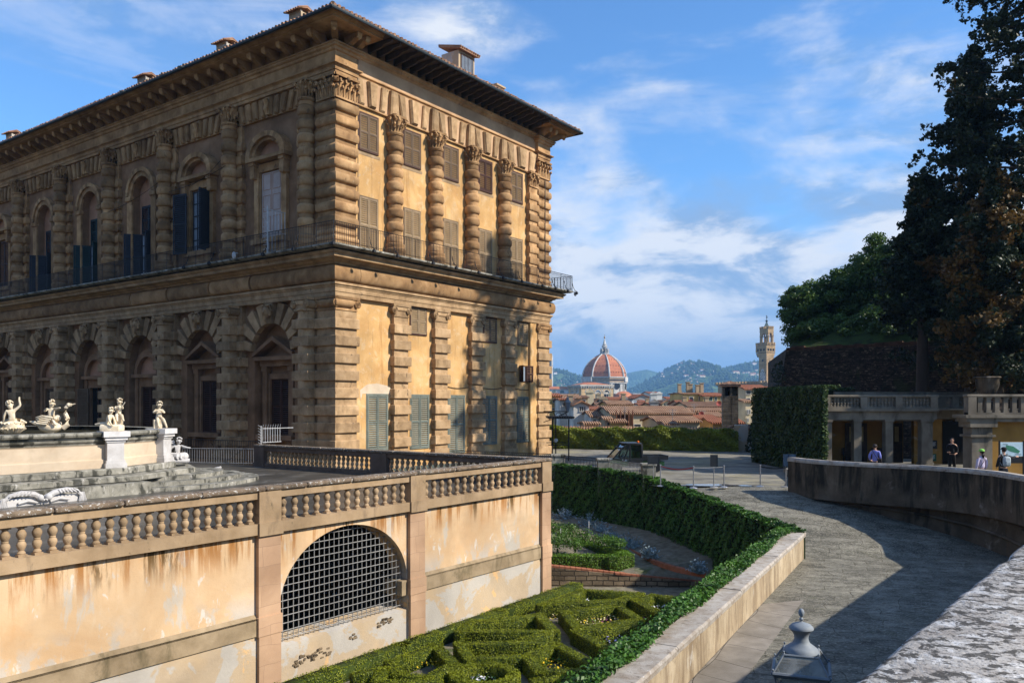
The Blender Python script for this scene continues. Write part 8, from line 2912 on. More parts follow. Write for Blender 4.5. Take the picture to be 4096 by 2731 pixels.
for p, q in ((q2, q3), (q3, q0)):
	mb.add([(p.x, p.y, zb3), (q.x, q.y, zb3), (q.x, q.y, zt3), (p.x, p.y, zt3)], [(0, 1, 2, 3)])
mb.build('shaft', TST, BT)
mb = MB()
mb.xf = XA_
mb.box(0.4, L1 - 0.4, -L2 + 0.4, -0.85, za - 0.1, za)
mb.box(0.9, L1 - 0.9, -L2 + 0.9, -0.9, za, zt3)
mb.build('dark_belfry', DARK, BT)
mb = MB()
mb.xf = XA_
mb.lathe([(0.3, 0), (0.25, 0.3), (0.12, 0.7), (0.04, 0.8)], L1 * 0.3, -0.7, za + 0.5, 10)
mb.build('bell', GUTMETAL, BT, smooth=True)
mb = MB()
c = (q0 + q2) / 2
zc_ = P(0, z5(0, 728)[1], d)[2]
cr = [q + (q - c).normalized() * 0.45 for q in (q0, q1, q2, q3)]
mb.add([(p.x, p.y, zt3) for p in cr] + [(c.x, c.y, zc_)] + [(p.x, p.y, zt3 - 0.18) for p in cr], [(0, 1, 4), (1, 2, 4), (2, 3, 4), (3, 0, 4), (0, 5, 6, 1), (1, 6, 7, 2), (2, 7, 8, 3), (3, 8, 5, 0), (8, 7, 6, 5)])
for k in range(4):
	a_, b_ = cr[k], cr[(k + 1) % 4]
	for s in range(14):
		p = a_.lerp(b_, (s + 0.5) / 14)
		f = 1 - abs((s + 0.5) / 14 - 0.5) * 2
		e_ = p.lerp(c, f)
		# rows run down the slope towards the eave
		mid = (a_ + b_) / 2
		dirn = (c - mid)
		e_ = p + dirn * f
		mb.tube([(p.x, p.y, zt3 + 0.03), (e_.x, e_.y, zt3 + (zc_ - zt3) * f + 0.03)], 0.09, 5)
mb.build('roof', TILE, BT)
# ---------------------------------------------------------------- cathedral
CD = 1020.0
MARB = paint('cathedral_marble', (0.56, 0.54, 0.50))
MARG = paint('cathedral_green_marble', (0.14, 0.18, 0.16))
DOMET = M('dome_tiles', [(0.3, (0.36, 0.115, 0.05)), (0.7, (0.50, 0.19, 0.085))], 0.08, 8, 0.9, 0.0, sc=(1, 1, 2), patches=[((0.17, 0.06, 0.04), (1, 1, 1), 0.12, 0.56, 0.7, 0.6)])
RAWST = paint('cathedral_raw_stone', (0.36, 0.27, 0.18))
duo = empty('cathedral', (P(2418, 0, CD)[0], CD, 0), 0, 'white marble cathedral with a huge red tiled dome and white ribs', 'cathedral')
def zc(y):
	return P(0, z5(0, y)[1], CD)[2]
RD = 27.3
rot0 = R(6)
zd0, zd1 = zc(694), zc(484)
def ribpt(k, f, extra=0.0):
	"""pointed dome profile"""
	a = -PI / 2 + rot0 + k * PI / 4
	ph = f * R(74)
	Rr = 1.62 * RD
	r = Rr * math.cos(ph * 0.77) - (Rr - RD)
	z = Rr * math.sin(ph * 0.77)
	zn = z / (Rr * math.sin(R(74) * 0.77))
	rtop = Rr * math.cos(R(74) * 0.77) - (Rr - RD)
	r = 4.6 + (r - rtop) * (RD - 4.6) / (RD - rtop)
	return ((r + extra) * math.cos(a), (r + extra) * math.sin(a), zd0 + (zd1 - zd0) * zn)
mb = MB()
NF = 16
for k in range(8):
	for s in range(NF):
		p0, p1 = ribpt(k, s / NF), ribpt(k + 1, s / NF)
		p2, p3_ = ribpt(k + 1, (s + 1) / NF), ribpt(k, (s + 1) / NF)
		mb.add([p0, p1, p2, p3_], [(0, 1, 2, 3)])
mb.build('dome', DOMET, duo)
for k in range(8):
	mb = MB()
	mb.tube([ribpt(k, s / NF, 0.2) for s in range(NF + 1)], 1.15, 6, 0.75)
	mb.build('rib', MARB, duo)
mb = MB()
for k in range(8):
	for zf, n in ((0.17, 5), (0.42, 4), (0.68, 3)):
		for q in range(n):
			u = (q + 0.7) / (n + 0.4)
			a, b = Vector(ribpt(k, zf)), Vector(ribpt(k + 1, zf))
			c = a.lerp(b, u)
			c.x *= 1.006
			c.y *= 1.006
			mb.ball(c, 0.55, 6, 4)
mb.build('dome_portholes', DARK, duo)
def octagon(r, rot=rot0):
	return [(r * math.cos(-PI / 2 + rot + k * PI / 4), r * math.sin(-PI / 2 + rot + k * PI / 4)) for k in range(8)]
mb = MB()
mb.prism(octagon(28.3), zc(740), zc(698))
mb.build('raw_drum_band', RAWST, duo)
mb = MB()
mb.prism(octagon(29.0), zc(698), zc(690))
mb.prism(octagon(28.0), zc(840), zc(740))
mb.prism(octagon(29.0), zc(748), zc(742))
k = 1
for k, (y0, y1) in ((0, (742, 700)),):
	a, b = Vector(octagon(28.6)[1]), Vector(octagon(28.6)[2])
	mb.obox(((a.x + b.x) / 2, (a.y + b.y) / 2), (b - a).normalized(), (b - a).length / 2 * 1.02, 1.2, zc(735), zc(690))
a, b = Vector(octagon(28.6)[6]), Vector(octagon(28.6)[7])
mb.obox(((a.x + b.x) / 2, (a.y + b.y) / 2), (b - a).normalized(), (b - a).length / 2 * 1.02, 1.2, zc(735), zc(690))
mb.build('drum', MARB, duo)
mb = MB()
for f in range(8):
	a, b = Vector(octagon(28.15)[f]), Vector(octagon(28.15)[(f + 1) % 8])
	dr = (b - a).normalized()
	L = (b - a).length
	nn = Vector((dr.y, -dr.x))
	m = (a + b) / 2
	for q in (0.06, 0.28, 0.72, 0.94):
		c = a.lerp(b, q)
		mb.obox((c.x, c.y), dr, 0.35, 0.25, zc(835), zc(752))
	mb.obox((m.x, m.y), dr, L / 2 * 0.96, 0.22, zc(752), zc(749))
mb.build('drum_panelling', MARG, duo)
mb = MB()
for f in range(8):
	a, b = Vector(octagon(28.3)[f]), Vector(octagon(28.3)[(f + 1) % 8])
	dr = (b - a).normalized()
	nn = Vector((dr.y, -dr.x))
	m = (a + b) / 2 + nn * 0.3
	zz = zc(772)
	pts = [(m.x + dr.x * 4.2 * math.cos(q), m.y + dr.y * 4.2 * math.cos(q), zz + 4.2 * math.sin(q)) for q in [2 * PI * j / 18 for j in range(18)]]
	mb.ext(pts, (-nn.x * 0.3, -nn.y * 0.3, 0))
mb.build('round_window', DARK, duo)
mb = MB()
for q in range(22):
	a, b = Vector(octagon(28.6)[0]), Vector(octagon(28.6)[1])
	c = a.lerp(b, (q + 0.5) / 22)
	mb.obox((c.x, c.y), (b - a).normalized(), 0.35, 0.3, zc(722), zc(714))
mb.build('gallery_openings', DARK, duo)
mb = MB()
mb.lathe([(5.6, zd1 - 0.6), (5.9, zd1 + 0.3), (5.6, zd1 + 0.8), (3.2, zd1 + 0.8), (2.7, zd1 + 1.2), (2.6, zd1 + 8.0), (3.5, zd1 + 8.6), (3.6, zd1 + 9.2), (2.6, zd1 + 9.6), (2.3, zd1 + 11.4), (2.9, zd1 + 11.8), (2.2, zd1 + 12.4), (1.2, zd1 + 16), (0.5, zd1 + 19.0), (0.35, zd1 + 19.6)], n=8, a0=rot0 + PI / 8)
for k in range(8):
	a = rot0 + k * PI / 4
	c = (4.3 * math.cos(a), 4.3 * math.sin(a))
	mb.obox(c, (math.cos(a), math.sin(a)), 1.3, 0.35, zd1 + 0.8, zd1 + 5.2)
	mb.lathe([(0.5, 0), (0.45, 1.2), (0.1, 2.4)], c[0] * 1.1, c[1] * 1.1, zd1 + 5.2, 6)
	mb.lathe([(0.35, 0), (0.3, 0.8), (0.05, 1.8)], c[0] * 0.72, c[1] * 0.72, zd1 + 9.4, 6)
mb.build('lantern', MARB, duo)
mb = MB()
for k in range(8):
	a = rot0 + PI / 8 + k * PI / 4
	mb.obox((2.75 * math.cos(a), 2.75 * math.sin(a)), (-math.sin(a), math.cos(a)), 0.45, 0.3, zd1 + 1.6, zd1 + 7.2)
mb.build('lantern_window', DARK, duo)
mb = MB()
mb.ball((0, 0, zd1 + 20.6), 1.15, 12, 8)
mb.tube([(0, 0, zd1 + 21.6), (0, 0, zd1 + 24.2)], 0.16, 5)
mb.tube([(-0.7, 0, zd1 + 23.4), (0.7, 0, zd1 + 23.4)], 0.14, 5)
mb.build('golden_ball_and_cross', M('gilded_copper', (0.35, 0.22, 0.06), 2, 2, 0.4, 0, metal=0.6), duo, smooth=True)
mb = MB()
mb.lathe([(15, zc(880)), (15, zc(866)), (13.5, zc(845)), (9, zc(825)), (3, zc(814)), (0.2, zc(812))], 19, -14, 0, 10)
mb.lathe([(7, zc(905)), (6.6, zc(885)), (4, zc(874)), (0.2, zc(868))], 30, -26, 0, 10)
mb.build('apse_roof', DOMET, duo)
mb = MB()
mb.lathe([(15.2, zc(1000)), (15.2, zc(868))], 19, -14, 0, 10)
mb.box(32, 44, -22, -4, zc(1000), zc(835))
mb.box(36, 50, -24, -10, zc(1000), zc(850))
mb.box(28, 56, -26, -20, zc(1000), zc(900))
mb.build('apse_wall', MARB, duo)
mb = MB()
nx0, nx1 = P(z5(150, 0)[0], 0, CD)[0] - duo.location.x, P(z5(440, 0)[0], 0, CD)[0] - duo.location.x
mb.box(nx0, nx1 + 30, -3, 3, zc(930), zc(796))
mb.box(nx0, nx1 + 8, -12, -3, zc(960), zc(838))
mb.build('nave_wall', MARB, duo)
mb = MB()
mb.ext([(nx0, -4, zc(797)), (nx0, 6, zc(773)), (nx0, 16, zc(797))], (nx1 + 30 - nx0, 0, 0))
mb.build('nave_roof', DOMET, duo)
mb = MB()
for k in range(4):
	x = nx0 + (nx1 - nx0) * (k + 0.5) / 4
	pts = [(x + 2.4 * math.cos(q), -3.2, zc(822) + 2.4 * math.sin(q)) for q in [2 * PI * j / 14 for j in range(14)]]
	mb.ext(pts, (0, 0.3, 0))
for z in (800, 811, 836, 843):
	mb.box(nx0, nx1 + 8, -3.3 if z < 838 else -12.3, -2.9 if z < 838 else -11.9, zc(z), zc(z - 2))
for k in range(16):
	x = nx0 + (nx1 - nx0) * k / 15
	mb.box(x - .4, x + .4, -12.3, -11.9, zc(870), zc(846))
mb.build('nave_openings', MARG, duo)
cb = empty('campanile', (P(z5(222, 0)[0], 0, 1060)[0], 1060, 0), 0, 'slim white marble bell tower half hidden by the palace corner', 'tower')
mb = MB()
z0c, z1c = P(0, z5(0, 930)[1], 1060)[2], P(0, z5(0, 495)[1], 1060)[2]
mb.box(-12, 2.2, 0, 14, z0c, z1c)
mb.box(-12.8, 3.0, -0.8, 14.8, z1c, z1c + 2.6)
for x in (-11.5, 2.2):
	mb.lathe([(1.9, 0), (1.9, z1c - z0c)], x, 0, z0c, 8)
for f in (0.25, 0.45, 0.68):
	mb.box(-12.6, 3.2, -1.0, 14.2, z0c + (z1c - z0c) * f, z0c + (z1c - z0c) * f + 1.0)
mb.build('shaft', MARB, cb)
mb = MB()
for f in (0.32, 0.52, 0.74):
	z = z0c + (z1c - z0c) * f
	for x in (-9, -4.5, -0.8):
		mb.box(x - 0.8, x + 0.8, -0.2, 0.2, z, z + 8)
mb.build('bifora_window', DARK, cb)
# ---------------------------------------------------------------- grain church
od = 760
oc = empty('grain_church', (0, 0, 0), 0, 'square brown stone church with traceried windows and an arched cornice before the cathedral dome', 'church')
ORS = paint('church_brown_stone', (0.58, 0.39, 0.19))
ORW = paint('church_pale_trim', (0.55, 0.50, 0.42))
def zo(y):
	return P(0, z5(0, y)[1], od)[2]
xa, xb = P(z5(504, 0)[0], 0, od)[0], P(z5(792, 0)[0], 0, od)[0]
TH = R(19)
Lf = (xb - xa) / math.cos(TH) * 1.04
e0 = Vector((xa, od))
XF = lambda s, dd, h: (xa + s * math.cos(TH) + dd * math.sin(TH), od + s * math.sin(TH) - dd * math.cos(TH), h)
ls = 30.0
lang = PI / 2 - TH
XS = lambda s, dd, h: (xa - s * math.cos(lang) - dd * math.sin(lang), od + s * math.sin(lang) - dd * math.cos(lang), h)
zt4 = zo(785)
wl = [(Lf * q, 2.9 * 0.5, zo(888), zo(838), 3.0) for q in (0.26, 0.52, 0.79)]
mb = MB(XF)
arch_wall(mb, 0, Lf, -14, zt4, 0, [(a, 2.9, b, c_, 3.4) for a, _, b, c_, r in wl], 1.2, 12)
mb.xf = XS
arch_wall(mb, 0, ls, -14, zt4, 0, [(ls * 0.34, 2.9, zo(888), zo(838), 3.4), (ls * 0.68, 2.9, zo(888), zo(838), 3.4)], 1.2, 12)
mb.xf = None
mb.ext([XF(0, 0, zt4), XF(Lf, 0, zt4), XF(Lf, -ls, zt4), XS(ls, 0, zt4)], (0, 0, 0.2))
mb.add([XF(Lf, 0, -14), XF(Lf, -ls, -14), XF(Lf, -ls, zt4), XF(Lf, 0, zt4)], [(0, 1, 2, 3)])
mb.build('wall', ORS, oc)
for (xf, cs) in ((XF, [a[0] for a in wl]), (XS, [ls * 0.34, ls * 0.68])):
	for c in cs:
		mb = MB(xf)
		arc_band(mb, c, zo(838), 2.9, 3.5, -0.1, 0.25, n=12, ry=1.16)
		arc_band(mb, c, zo(833), 4.2, 4.9, -0.1, 0.2, n=12, ry=1.25)
		for s in (-2.75, -0.12, 2.5):
			mb.box(c + s, c + s + 0.24, -0.7, -0.3, zo(888), zo(838))
		arc_band(mb, c - 1.4, zo(842), 1.0, 1.4, -0.7, -0.3, n=8)
		arc_band(mb, c + 1.4, zo(842), 1.0, 1.4, -0.7, -0.3, n=8)
		mb.box(c - 3.0, c + 3.0, -0.9, -0.32, zo(840), zo(822))
		tr = mb.build('window_tracery', ORW, oc)
		mb = MB(xf)
		mb.box(c - 2.9, c + 2.9, -1.15, -1.1, zo(888), zo(822))
		mb.build('pane', DARK, tr)
mb = MB()
for xf, L in ((XF, Lf), (XS, ls)):
	mb.xf = xf
	mb.box(-1.4 if xf is XF else 0, L + 0.5, -0.5, 1.3, zo(770), zo(757))
	n = int(L / 2.3)
	for k in range(n + 1):
		s = L * k / n
		mb.box(s - 0.38, s + 0.38, -0.2, 1.1, zo(786), zo(770))
	for k in range(n):
		arc_band(mb, L * (k + 0.5) / n, zo(777), 0.75, 1.3, 0.3, 1.1, n=6)
mb.build('arched_cornice', ORW, oc)
mb = MB()
q = [XF(1, -1, 0), XF(Lf - 1, -1, 0), XF(Lf - 1, 1 - ls, 0), XF(1, 1 - ls, 0)]
cxx, cyy = sum(p[0] for p in q) / 4, sum(p[1] for p in q) / 4
mb.add([(p[0], p[1], zo(757)) for p in q] + [(cxx - 6, cyy, zo(732)), (cxx + 4, cyy, zo(732))], [(0, 1, 5, 4), (1, 2, 5), (2, 3, 4, 5), (3, 0, 4)])
mb.build('roof', DOMET, oc)
# ---------------------------------------------------------------- fortress palace with its tower
fd = 650
fo = empty('fortress_tower', (0, 0, 0), 0, 'tall brown battlemented clock tower rising from a crenellated palace', 'tower')
FST = M('fortress_stone', [(0.3, (0.36, 0.235, 0.115)), (0.7, (0.54, 0.37, 0.20))], 0.12, 9, 0.92, 0.0, brick=(R(20), 1.8, 0.7, 0.03, (0.26, 0.18, 0.11), True, 0.18))
def z6(x, y):
	return (2600 + x * 0.3189, 1250 + y * 0.3189)
def zf(y):
	return P(0, z6(0, y)[1], fd)[2]
def xf6(x):
	return P(z6(x, 0)[0], 0, fd)[0]
fang = R(35)
uR = Vector((math.cos(R(22)), math.sin(R(22))))
uL = Vector((-math.sin(R(22)), math.cos(R(22))))
def fcorner(x):
	return Vector((xf6(x), fd))
def ring(c, a, b, z0, z1, mb):
	"""square shaft: c nearest corner, a along the right face, b along the left face"""
	pts = [c, c + uR * a, c + uR * a + uL * b, c + uL * b]
	mb.prism([tuple(p) for p in pts], z0, z1)
	return pts
def solve(xl_, xc_, xr_):
	c = fcorner(xc_)
	a = (xf6(xr_) - xf6(xc_)) / uR.x * 1.02
	b = (xf6(xc_) - xf6(xl_)) / -uL.x * 1.02
	return c, a, b
def merlons(mb, pts, z0, h, n, w=0.55, th=0.5):
	for p, q in zip(pts, pts[1:] + pts[:1]):
		L = (q - p).length
		dr = (q - p).normalized()
		for k in range(n):
			c = p + dr * (L * (k + 0.5) / n)
			mb.obox((c.x, c.y), dr, L / n * w / 2, th, z0, z0 + h)
c, a_, b_ = solve(1408, 1462, 1560)
mb = MB()
ring(c, a_, b_, -14, zf(560), mb)
mb.build('shaft', FST, fo)
c2, a2_, b2_ = solve(1384, 1460, 1586)
mb = MB()
pts2 = ring(c2, a2_, b2_, zf(495), zf(405), mb)
mb.rings([[(*p, zf(560)) for p in (c, c + uR * a_, c + uR * a_ + uL * b_, c + uL * b_)], [(*p, zf(500)) for p in pts2]])
merlons(mb, pts2, zf(405), zf(370) - zf(405), 6)
mb.build('gallery', FST, fo)
mb = MB()
for (p, q, dr, nn, n) in ((pts2[0], pts2[1], uR, Vector((uR.y, -uR.x)), 6), (pts2[3], pts2[0], -uL, Vector((-uR.x, -uR.y)), 6)):
	L = (q - p).length
	for k in range(n):
		s = p + dr * (L * (k + 0.5) / n)
		mb.ext([(*(s - dr * L / n * 0.30 + nn * 0.12), zf(500)), (*(s + dr * L / n * 0.30 + nn * 0.12), zf(500)), (*(s + dr * L / n * 0.30 - nn * 1.3), zf(552)), (*(s - dr * L / n * 0.30 - nn * 1.3), zf(552))], (-nn.x * 0.1, -nn.y * 0.1, 0))
	for k in range(3):
		s = p + dr * (L * (k + 0.75) / 3.5) + nn * 0.08
		mb.obox((s.x, s.y), dr, 0.75, 0.1, zf(476), zf(450))
for x, y in ((1512, 612), (1515, 698), (1518, 806)):
	s = c + uR * ((xf6(x) - xf6(1462)) / uR.x) + Vector((uR.y, -uR.x)) * 0.08
	mb.obox((s.x, s.y), uR, 0.75, 0.12, zf(y + 10), zf(y - 10))
s = c + uL * (b_ * 0.5) - uR * 0.08
mb.obox((s.x, s.y), uL, 0.7, 0.12, zf(608), zf(588))
mb.build('openings', DARK, fo)
mb = MB()
n = -uR
cc = c + uL * (b_ * 0.5) + n * 0.25
pts = [(cc.x + uL.x * 3.6 * math.cos(q) * 0.95, cc.y + uL.y * 3.6 * math.cos(q) * 0.95, zf(828) + 7.6 * math.sin(q) * 1.02) for q in [2 * PI * j / 24 for j in range(24)]]
mb.ext(pts, (-n.x * 0.3, -n.y * 0.3, 0))
ck = mb.build('clock_face', MARB, fo)
mb = MB()
for k in range(12):
	q = 2 * PI * k / 12
	w = Vector((cc.x + uL.x * 2.9 * math.cos(q), cc.y + uL.y * 2.9 * math.cos(q), zf(828) + 6.3 * math.sin(q))) + Vector((n.x, n.y, 0)) * 0.06
	mb.ball(w, 0.35, 5, 4)
mb.tube([(cc.x + n.x * .1, cc.y + n.y * .1, zf(828)), (cc.x + uL.x * 1.9 + n.x * .1, cc.y + uL.y * 1.9 + n.y * .1, zf(828) - 2.5)], 0.25, 4)
mb.build('clock_hands', DARK, ck)
c3, a3_, b3_ = solve(1424, 1481, 1556)
mb = MB()
pts3 = [c3, c3 + uR * a3_, c3 + uR * a3_ + uL * b3_, c3 + uL * b3_]
ctr = (pts3[0] + pts3[2]) / 2
for p in pts3:
	q = p.lerp(ctr, 0.20)
	mb.lathe([(1.5, 0), (1.25, 0.5), (1.2, zf(300) - zf(385)), (1.6, zf(290) - zf(385))], q.x, q.y, zf(385), 12)
for p, q in zip(pts3, pts3[1:] + pts3[:1]):
	m = (p + q) / 2
	mm = m.lerp(ctr, 0.12)
	dr = (q - p).normalized()
	L = (q - p).length
	# arch heads
	nn = Vector((dr.y, -dr.x))
	XG = lambda s, dd, h, m=mm, dr=dr, nn=nn: (m.x + dr.x * s + nn.x * dd, m.y + dr.y * s + nn.y * dd, h)
	mb.xf = XG
	arch_wall(mb, -L / 2 * 0.98, L / 2 * 0.98, zf(300), zf(245), 0.6, [(0, L * 0.23, zf(300), zf(285), 2.2)], 1.4, 10)
	mb.xf = None
mb.build('belfry', FST, fo)
mb = MB()
c4, a4_, b4_ = solve(1421, 1480, 1560)
pts4 = ring(c4, a4_, b4_, zf(245), zf(196), mb)
merlons(mb, pts4, zf(196), zf(168) - zf(196), 5)
mb.build('crown', FST, fo)
mb = MB()
mb.lathe([(1.1, 0), (0.9, 1.0), (0.55, 2.0), (0.2, 2.3)], ctr.x, ctr.y, zf(318), 12)
mb.tube([(ctr.x - 3, ctr.y, zf(300)), (ctr.x + 3, ctr.y, zf(300))], 0.2, 5)
mb.lathe([(0.5, 0), (0.4, 0.6), (0.1, 1.0)], ctr.x + 1.4, ctr.y, zf(352), 8)
mb.build('bell', GUTMETAL, fo, smooth=True)
mb = MB()
zt5 = zf(168)
mb.lathe([(2.6, zf(190)), (2.4, zf(165)), (0.35, zf(105))], ctr.x, ctr.y, 0, 4, a0=R(22))
mb.build('spire', M('verdigris', (0.16, 0.20, 0.17), 0.4, 4, 0.8, 0), fo)
mb = MB()
mb.tube([(ctr.x, ctr.y, zf(106)), (ctr.x, ctr.y, zf(24))], 0.16, 5)
mb.ball((ctr.x, ctr.y, zf(97)), 1.0, 8, 6)
mb.ext([(ctr.x - 0.7, ctr.y, zf(62)), (ctr.x + 0.9, ctr.y, zf(58)), (ctr.x + 0.6, ctr.y, zf(44)), (ctr.x - 0.2, ctr.y, zf(50))], (0, 0.2, 0))
mb.ball((ctr.x, ctr.y, zf(36)), 0.5, 6, 4)
mb.build('weather_vane', GUTMETAL, fo)
mb = MB()
bc = c + uR * (-(xf6(1462) - xf6(1430)) * 0.0)
b0 = Vector((xf6(1436), fd - 3))
bpts = [b0, b0 + uR * 60, b0 + uR * 60 + uL * 62, b0 + uL * 62]
mb.prism([tuple(p) for p in bpts], -14, zf(888))
mb.rings([[(*p, zf(905)) for p in bpts], [(*(p + (p - (bpts[0] + bpts[2]) / 2).normalized() * 2.2), zf(893)) for p in bpts]])
pb2 = [p + (p - (bpts[0] + bpts[2]) / 2).normalized() * 2.2 for p in bpts]
mb.prism([tuple(p) for p in pb2], zf(893), zf(878))
merlons(mb, pb2, zf(878), zf(855) - zf(878), 17, 0.58, 0.9)
mb.build('crenellated_body', FST, fo)
# ================================================================== HILLS
def hills(name, pts, d0, depth, base, mat, seed, rough=1.0, nx=160, ny=34):
	"""terrain ridge whose skyline passes the given (column, row) points"""
	xs = np.linspace(pts[0][0], pts[-1][0], nx)
	ys = np.interp(xs, [p[0] for p in pts], [p[1] for p in pts])
	g = np.random.default_rng(seed)
	V = np.zeros((ny, nx, 3))
	for j in range(ny):
		f = j / (ny - 1)
		d = d0 + depth * f
		dt = d0 + depth * 0.62
		h = (HY - ys) / F * dt
		prof = math.sin(min(1.0, f / 0.62) * PI / 2) ** 1.15 if f <= 0.62 else math.cos((f - 0.62) / 0.38 * PI / 2) ** 0.7
		n = sum(np.sin(xs * 0.011 * k + 3.1 * k + f * 7 * k + seed) * np.cos(xs * 0.0067 * k * 1.7 + f * 5 * k) / k for k in (1, 2, 3, 5))
		V[j, :, 0] = (xs - CX) / F * (d0 + depth * 0.62) * (0.86 + 0.14 * f / 0.62 if f < 0.62 else 1.0)
		V[j, :, 1] = d
		V[j, :, 2] = base + (h - base) * prof + rough * 7 * n * math.sin(f * PI) * min(1.0, f / 0.3) * (0.35 if abs(f - 0.62) < 0.06 else 1.0)
	idx = np.arange(nx * ny).reshape(ny, nx)
	Fq = np.stack([idx[:-1, :-1], idx[:-1, 1:], idx[1:, 1:], idx[1:, :-1]], -1).reshape(-1, 4)
	o = mesh_np(name, V.reshape(-1, 3), Fq, mat)
	o.data.polygons.foreach_set('use_smooth', [True] * len(o.data.polygons))
	tag(o, kind='structure')
	return V
def hillmat(name, a, b, c):
	m, t, bs = node_mat(name)
	v = _pos(t)
	n1 = _noise(t, v, 0.0035, 6, 0.6, 0.3)
	col = _ramp(t, n1, [(0.35, a), (0.5, b), (0.68, c)])
	vo = t.nodes.new('ShaderNodeTexVoronoi')
	vo.inputs['Scale'].default_value = 0.045
	t.links.new(v, vo.inputs['Vector'])
	col = _mix(t, _maprange(t, vo.outputs[0], 0.1, 0.75, 0.75, 0.0), col, tuple(q * 0.35 for q in a))
	n2 = _noise(t, v, 0.012, 5, 0.6)
	col = _mix(t, _maprange(t, n2, 0.56, 0.64, 0, 0.6), col, (0.13, 0.17, 0.05))
	t.links.new(col, bs.inputs['Base Color'])
	bp = t.nodes.new('ShaderNodeBump')
	bp.inputs['Strength'].default_value = 1.0
	bp.inputs['Distance'].default_value = 16
	bp.invert = True
	t.links.new(vo.outputs[0], bp.inputs['Height'])
	t.links.new(bp.outputs[0], bs.inputs['Normal'])
	bs.inputs['Roughness'].default_value = 0.95
	bs.inputs['Specular IOR Level'].default_value = 0.05
	return m
HM = hillmat('wooded_hill', (0.03, 0.07, 0.02), (0.075, 0.13, 0.035), (0.14, 0.20, 0.05))
VH = hills('hill', [(2380, 1600), (2500, 1570), (2560, 1542), (2620, 1512), (2680, 1476), (2720, 1458), (2752, 1453), (2790, 1466), (2840, 1486), (2900, 1482), (2940, 1470), (2990, 1458), (3040, 1452), (3100, 1440), (3160, 1436), (3400, 1450), (3700, 1480), (4100, 1520)], 3000, 3200, -14, HM, 1)
VL = hills('hill', [(1500, 1520), (1900, 1492), (2080, 1494), (2170, 1492), (2215, 1488), (2250, 1496), (2290, 1512), (2340, 1538), (2400, 1562), (2480, 1590), (2600, 1606)], 3200, 2600, -14, HM, 5)
hills('hill', [(1000, 1520), (1800, 1505), (2200, 1504), (2300, 1500), (2380, 1496), (2470, 1500), (2540, 1486), (2585, 1478), (2640, 1492), (2760, 1500), (3200, 1500), (4200, 1520)], 6200, 1800, -14, HM, 9, 0.5, 120, 16)
# villas scattered on the hillsides
VW = [paint('villa_white', (0.85, 0.80, 0.72)), paint('villa_cream', (0.82, 0.70, 0.52)), paint('villa_pink', (0.72, 0.56, 0.44))]
def hill_at(Vg, col, f):
	nx = Vg.shape[1]
	j = min(Vg.shape[0] - 1, max(0, int(f * (Vg.shape[0] - 1))))
	sx = CX + Vg[j, :, 0] / Vg[j, :, 1] * F
	return tuple(Vg[j, int(np.argmin(abs(sx - col)))])
def row_at(Vg, col, row):
	best = None
	for j in range(Vg.shape[0]):
		sx = CX + Vg[j, :, 0] / Vg[j, :, 1] * F
		i = int(np.argmin(abs(sx - col)))
		p = Vg[j, i]
		r = HY - p[2] / p[1] * F
		if p[1] > Vg[0, 0, 1] + (Vg[-1, 0, 1] - Vg[0, 0, 1]) * 0.63:
			break
		e = abs(r - row)
		if best is None or e < best[0]:
			best = (e, (col - CX) / F * p[1], p[1], p[2])
	return best[1:]
def villa(Vg, col, row, w, h, k, label, group):
	x, y, z = row_at(Vg, col, row)
	W_, H_ = w * 0.3189 / F * y / 2, h * 0.3189 / F * y
	t = empty('villa', (x, y - 9, z), R(20), label, 'villa', group)
	mb = MB()
	mb.box(-W_, W_, 0, max(8, W_), 0, H_ + 2)
	mb.build('wall', VW[k % 3], t)
	mb = MB()
	D_ = max(8, W_)
	mb.ext([(-W_ - .8, -1, H_ + 2), (-W_ - .8, D_ / 2, H_ + 2 + D_ * 0.22), (-W_ - .8, D_ + 1, H_ + 2)], (2 * W_ + 1.6, 0, 0))
	mb.build('roof', RT['red'], t)
GV = 'small pale villas scattered over the wooded hillsides'
VLAB = 'small pale villa among trees on the distant wooded hillside'
big = [(355, 662, 46, 16, 'long pale convent on the summit of the right hill, left part'), (405, 655, 60, 18, 'pinkish convent block crowning the right hill'), (515, 665, 26, 16, 'white villa just right of the summit convent'), (548, 672, 24, 14, 'second white villa below the summit convent to the right'),
	   (455, 760, 80, 18, 'broad cream villa on the upper slope of the right hill'), (568, 792, 42, 26, 'tall white villa on the middle slope of the right hill'), (460, 802, 66, 16, 'long cream farmhouse below the broad villa'), (660, 805, 90, 12, 'long low terrace house right of the tall white villa'),
	   (720, 715, 64, 20, 'large white villa on the saddle of the right hill'), (660, 735, 60, 12, 'low white row left of the large saddle villa'), (310, 800, 80, 14, 'long dim stone villa on the left slope of the right hill'), (1290, 790, 84, 20, 'long white villa left of the fortress tower'), (1310, 668, 60, 20, 'white villa on the ridge left of the fortress tower'), (1080, 770, 90, 16, 'pale hamlet block on the right part of the hill')]
for k, (x, y, w, h, lab) in enumerate(big):
	villa(VH, *z6(x, y), w, h, k, lab, None)
rr = random.Random(3)
for k in range(120):
	x, y = rr.uniform(20, 1400), rr.gauss(790, 70)
	if y < 690 + (abs(x - 450) * 0.05) or y > 960:
		continue
	villa(VH, *z6(x, y), rr.uniform(10, 30), rr.uniform(6, 12), k, VLAB, GV)
for k in range(34):
	x, y = rr.uniform(2215, 2380), rr.uniform(1520, 1565)
	villa(VL, x, y, rr.uniform(8, 26), rr.uniform(6, 12), k, VLAB, GV)
villa(VL, 2222, 1500, 44, 16, 0, 'large white villa near the top of the left hill', None)
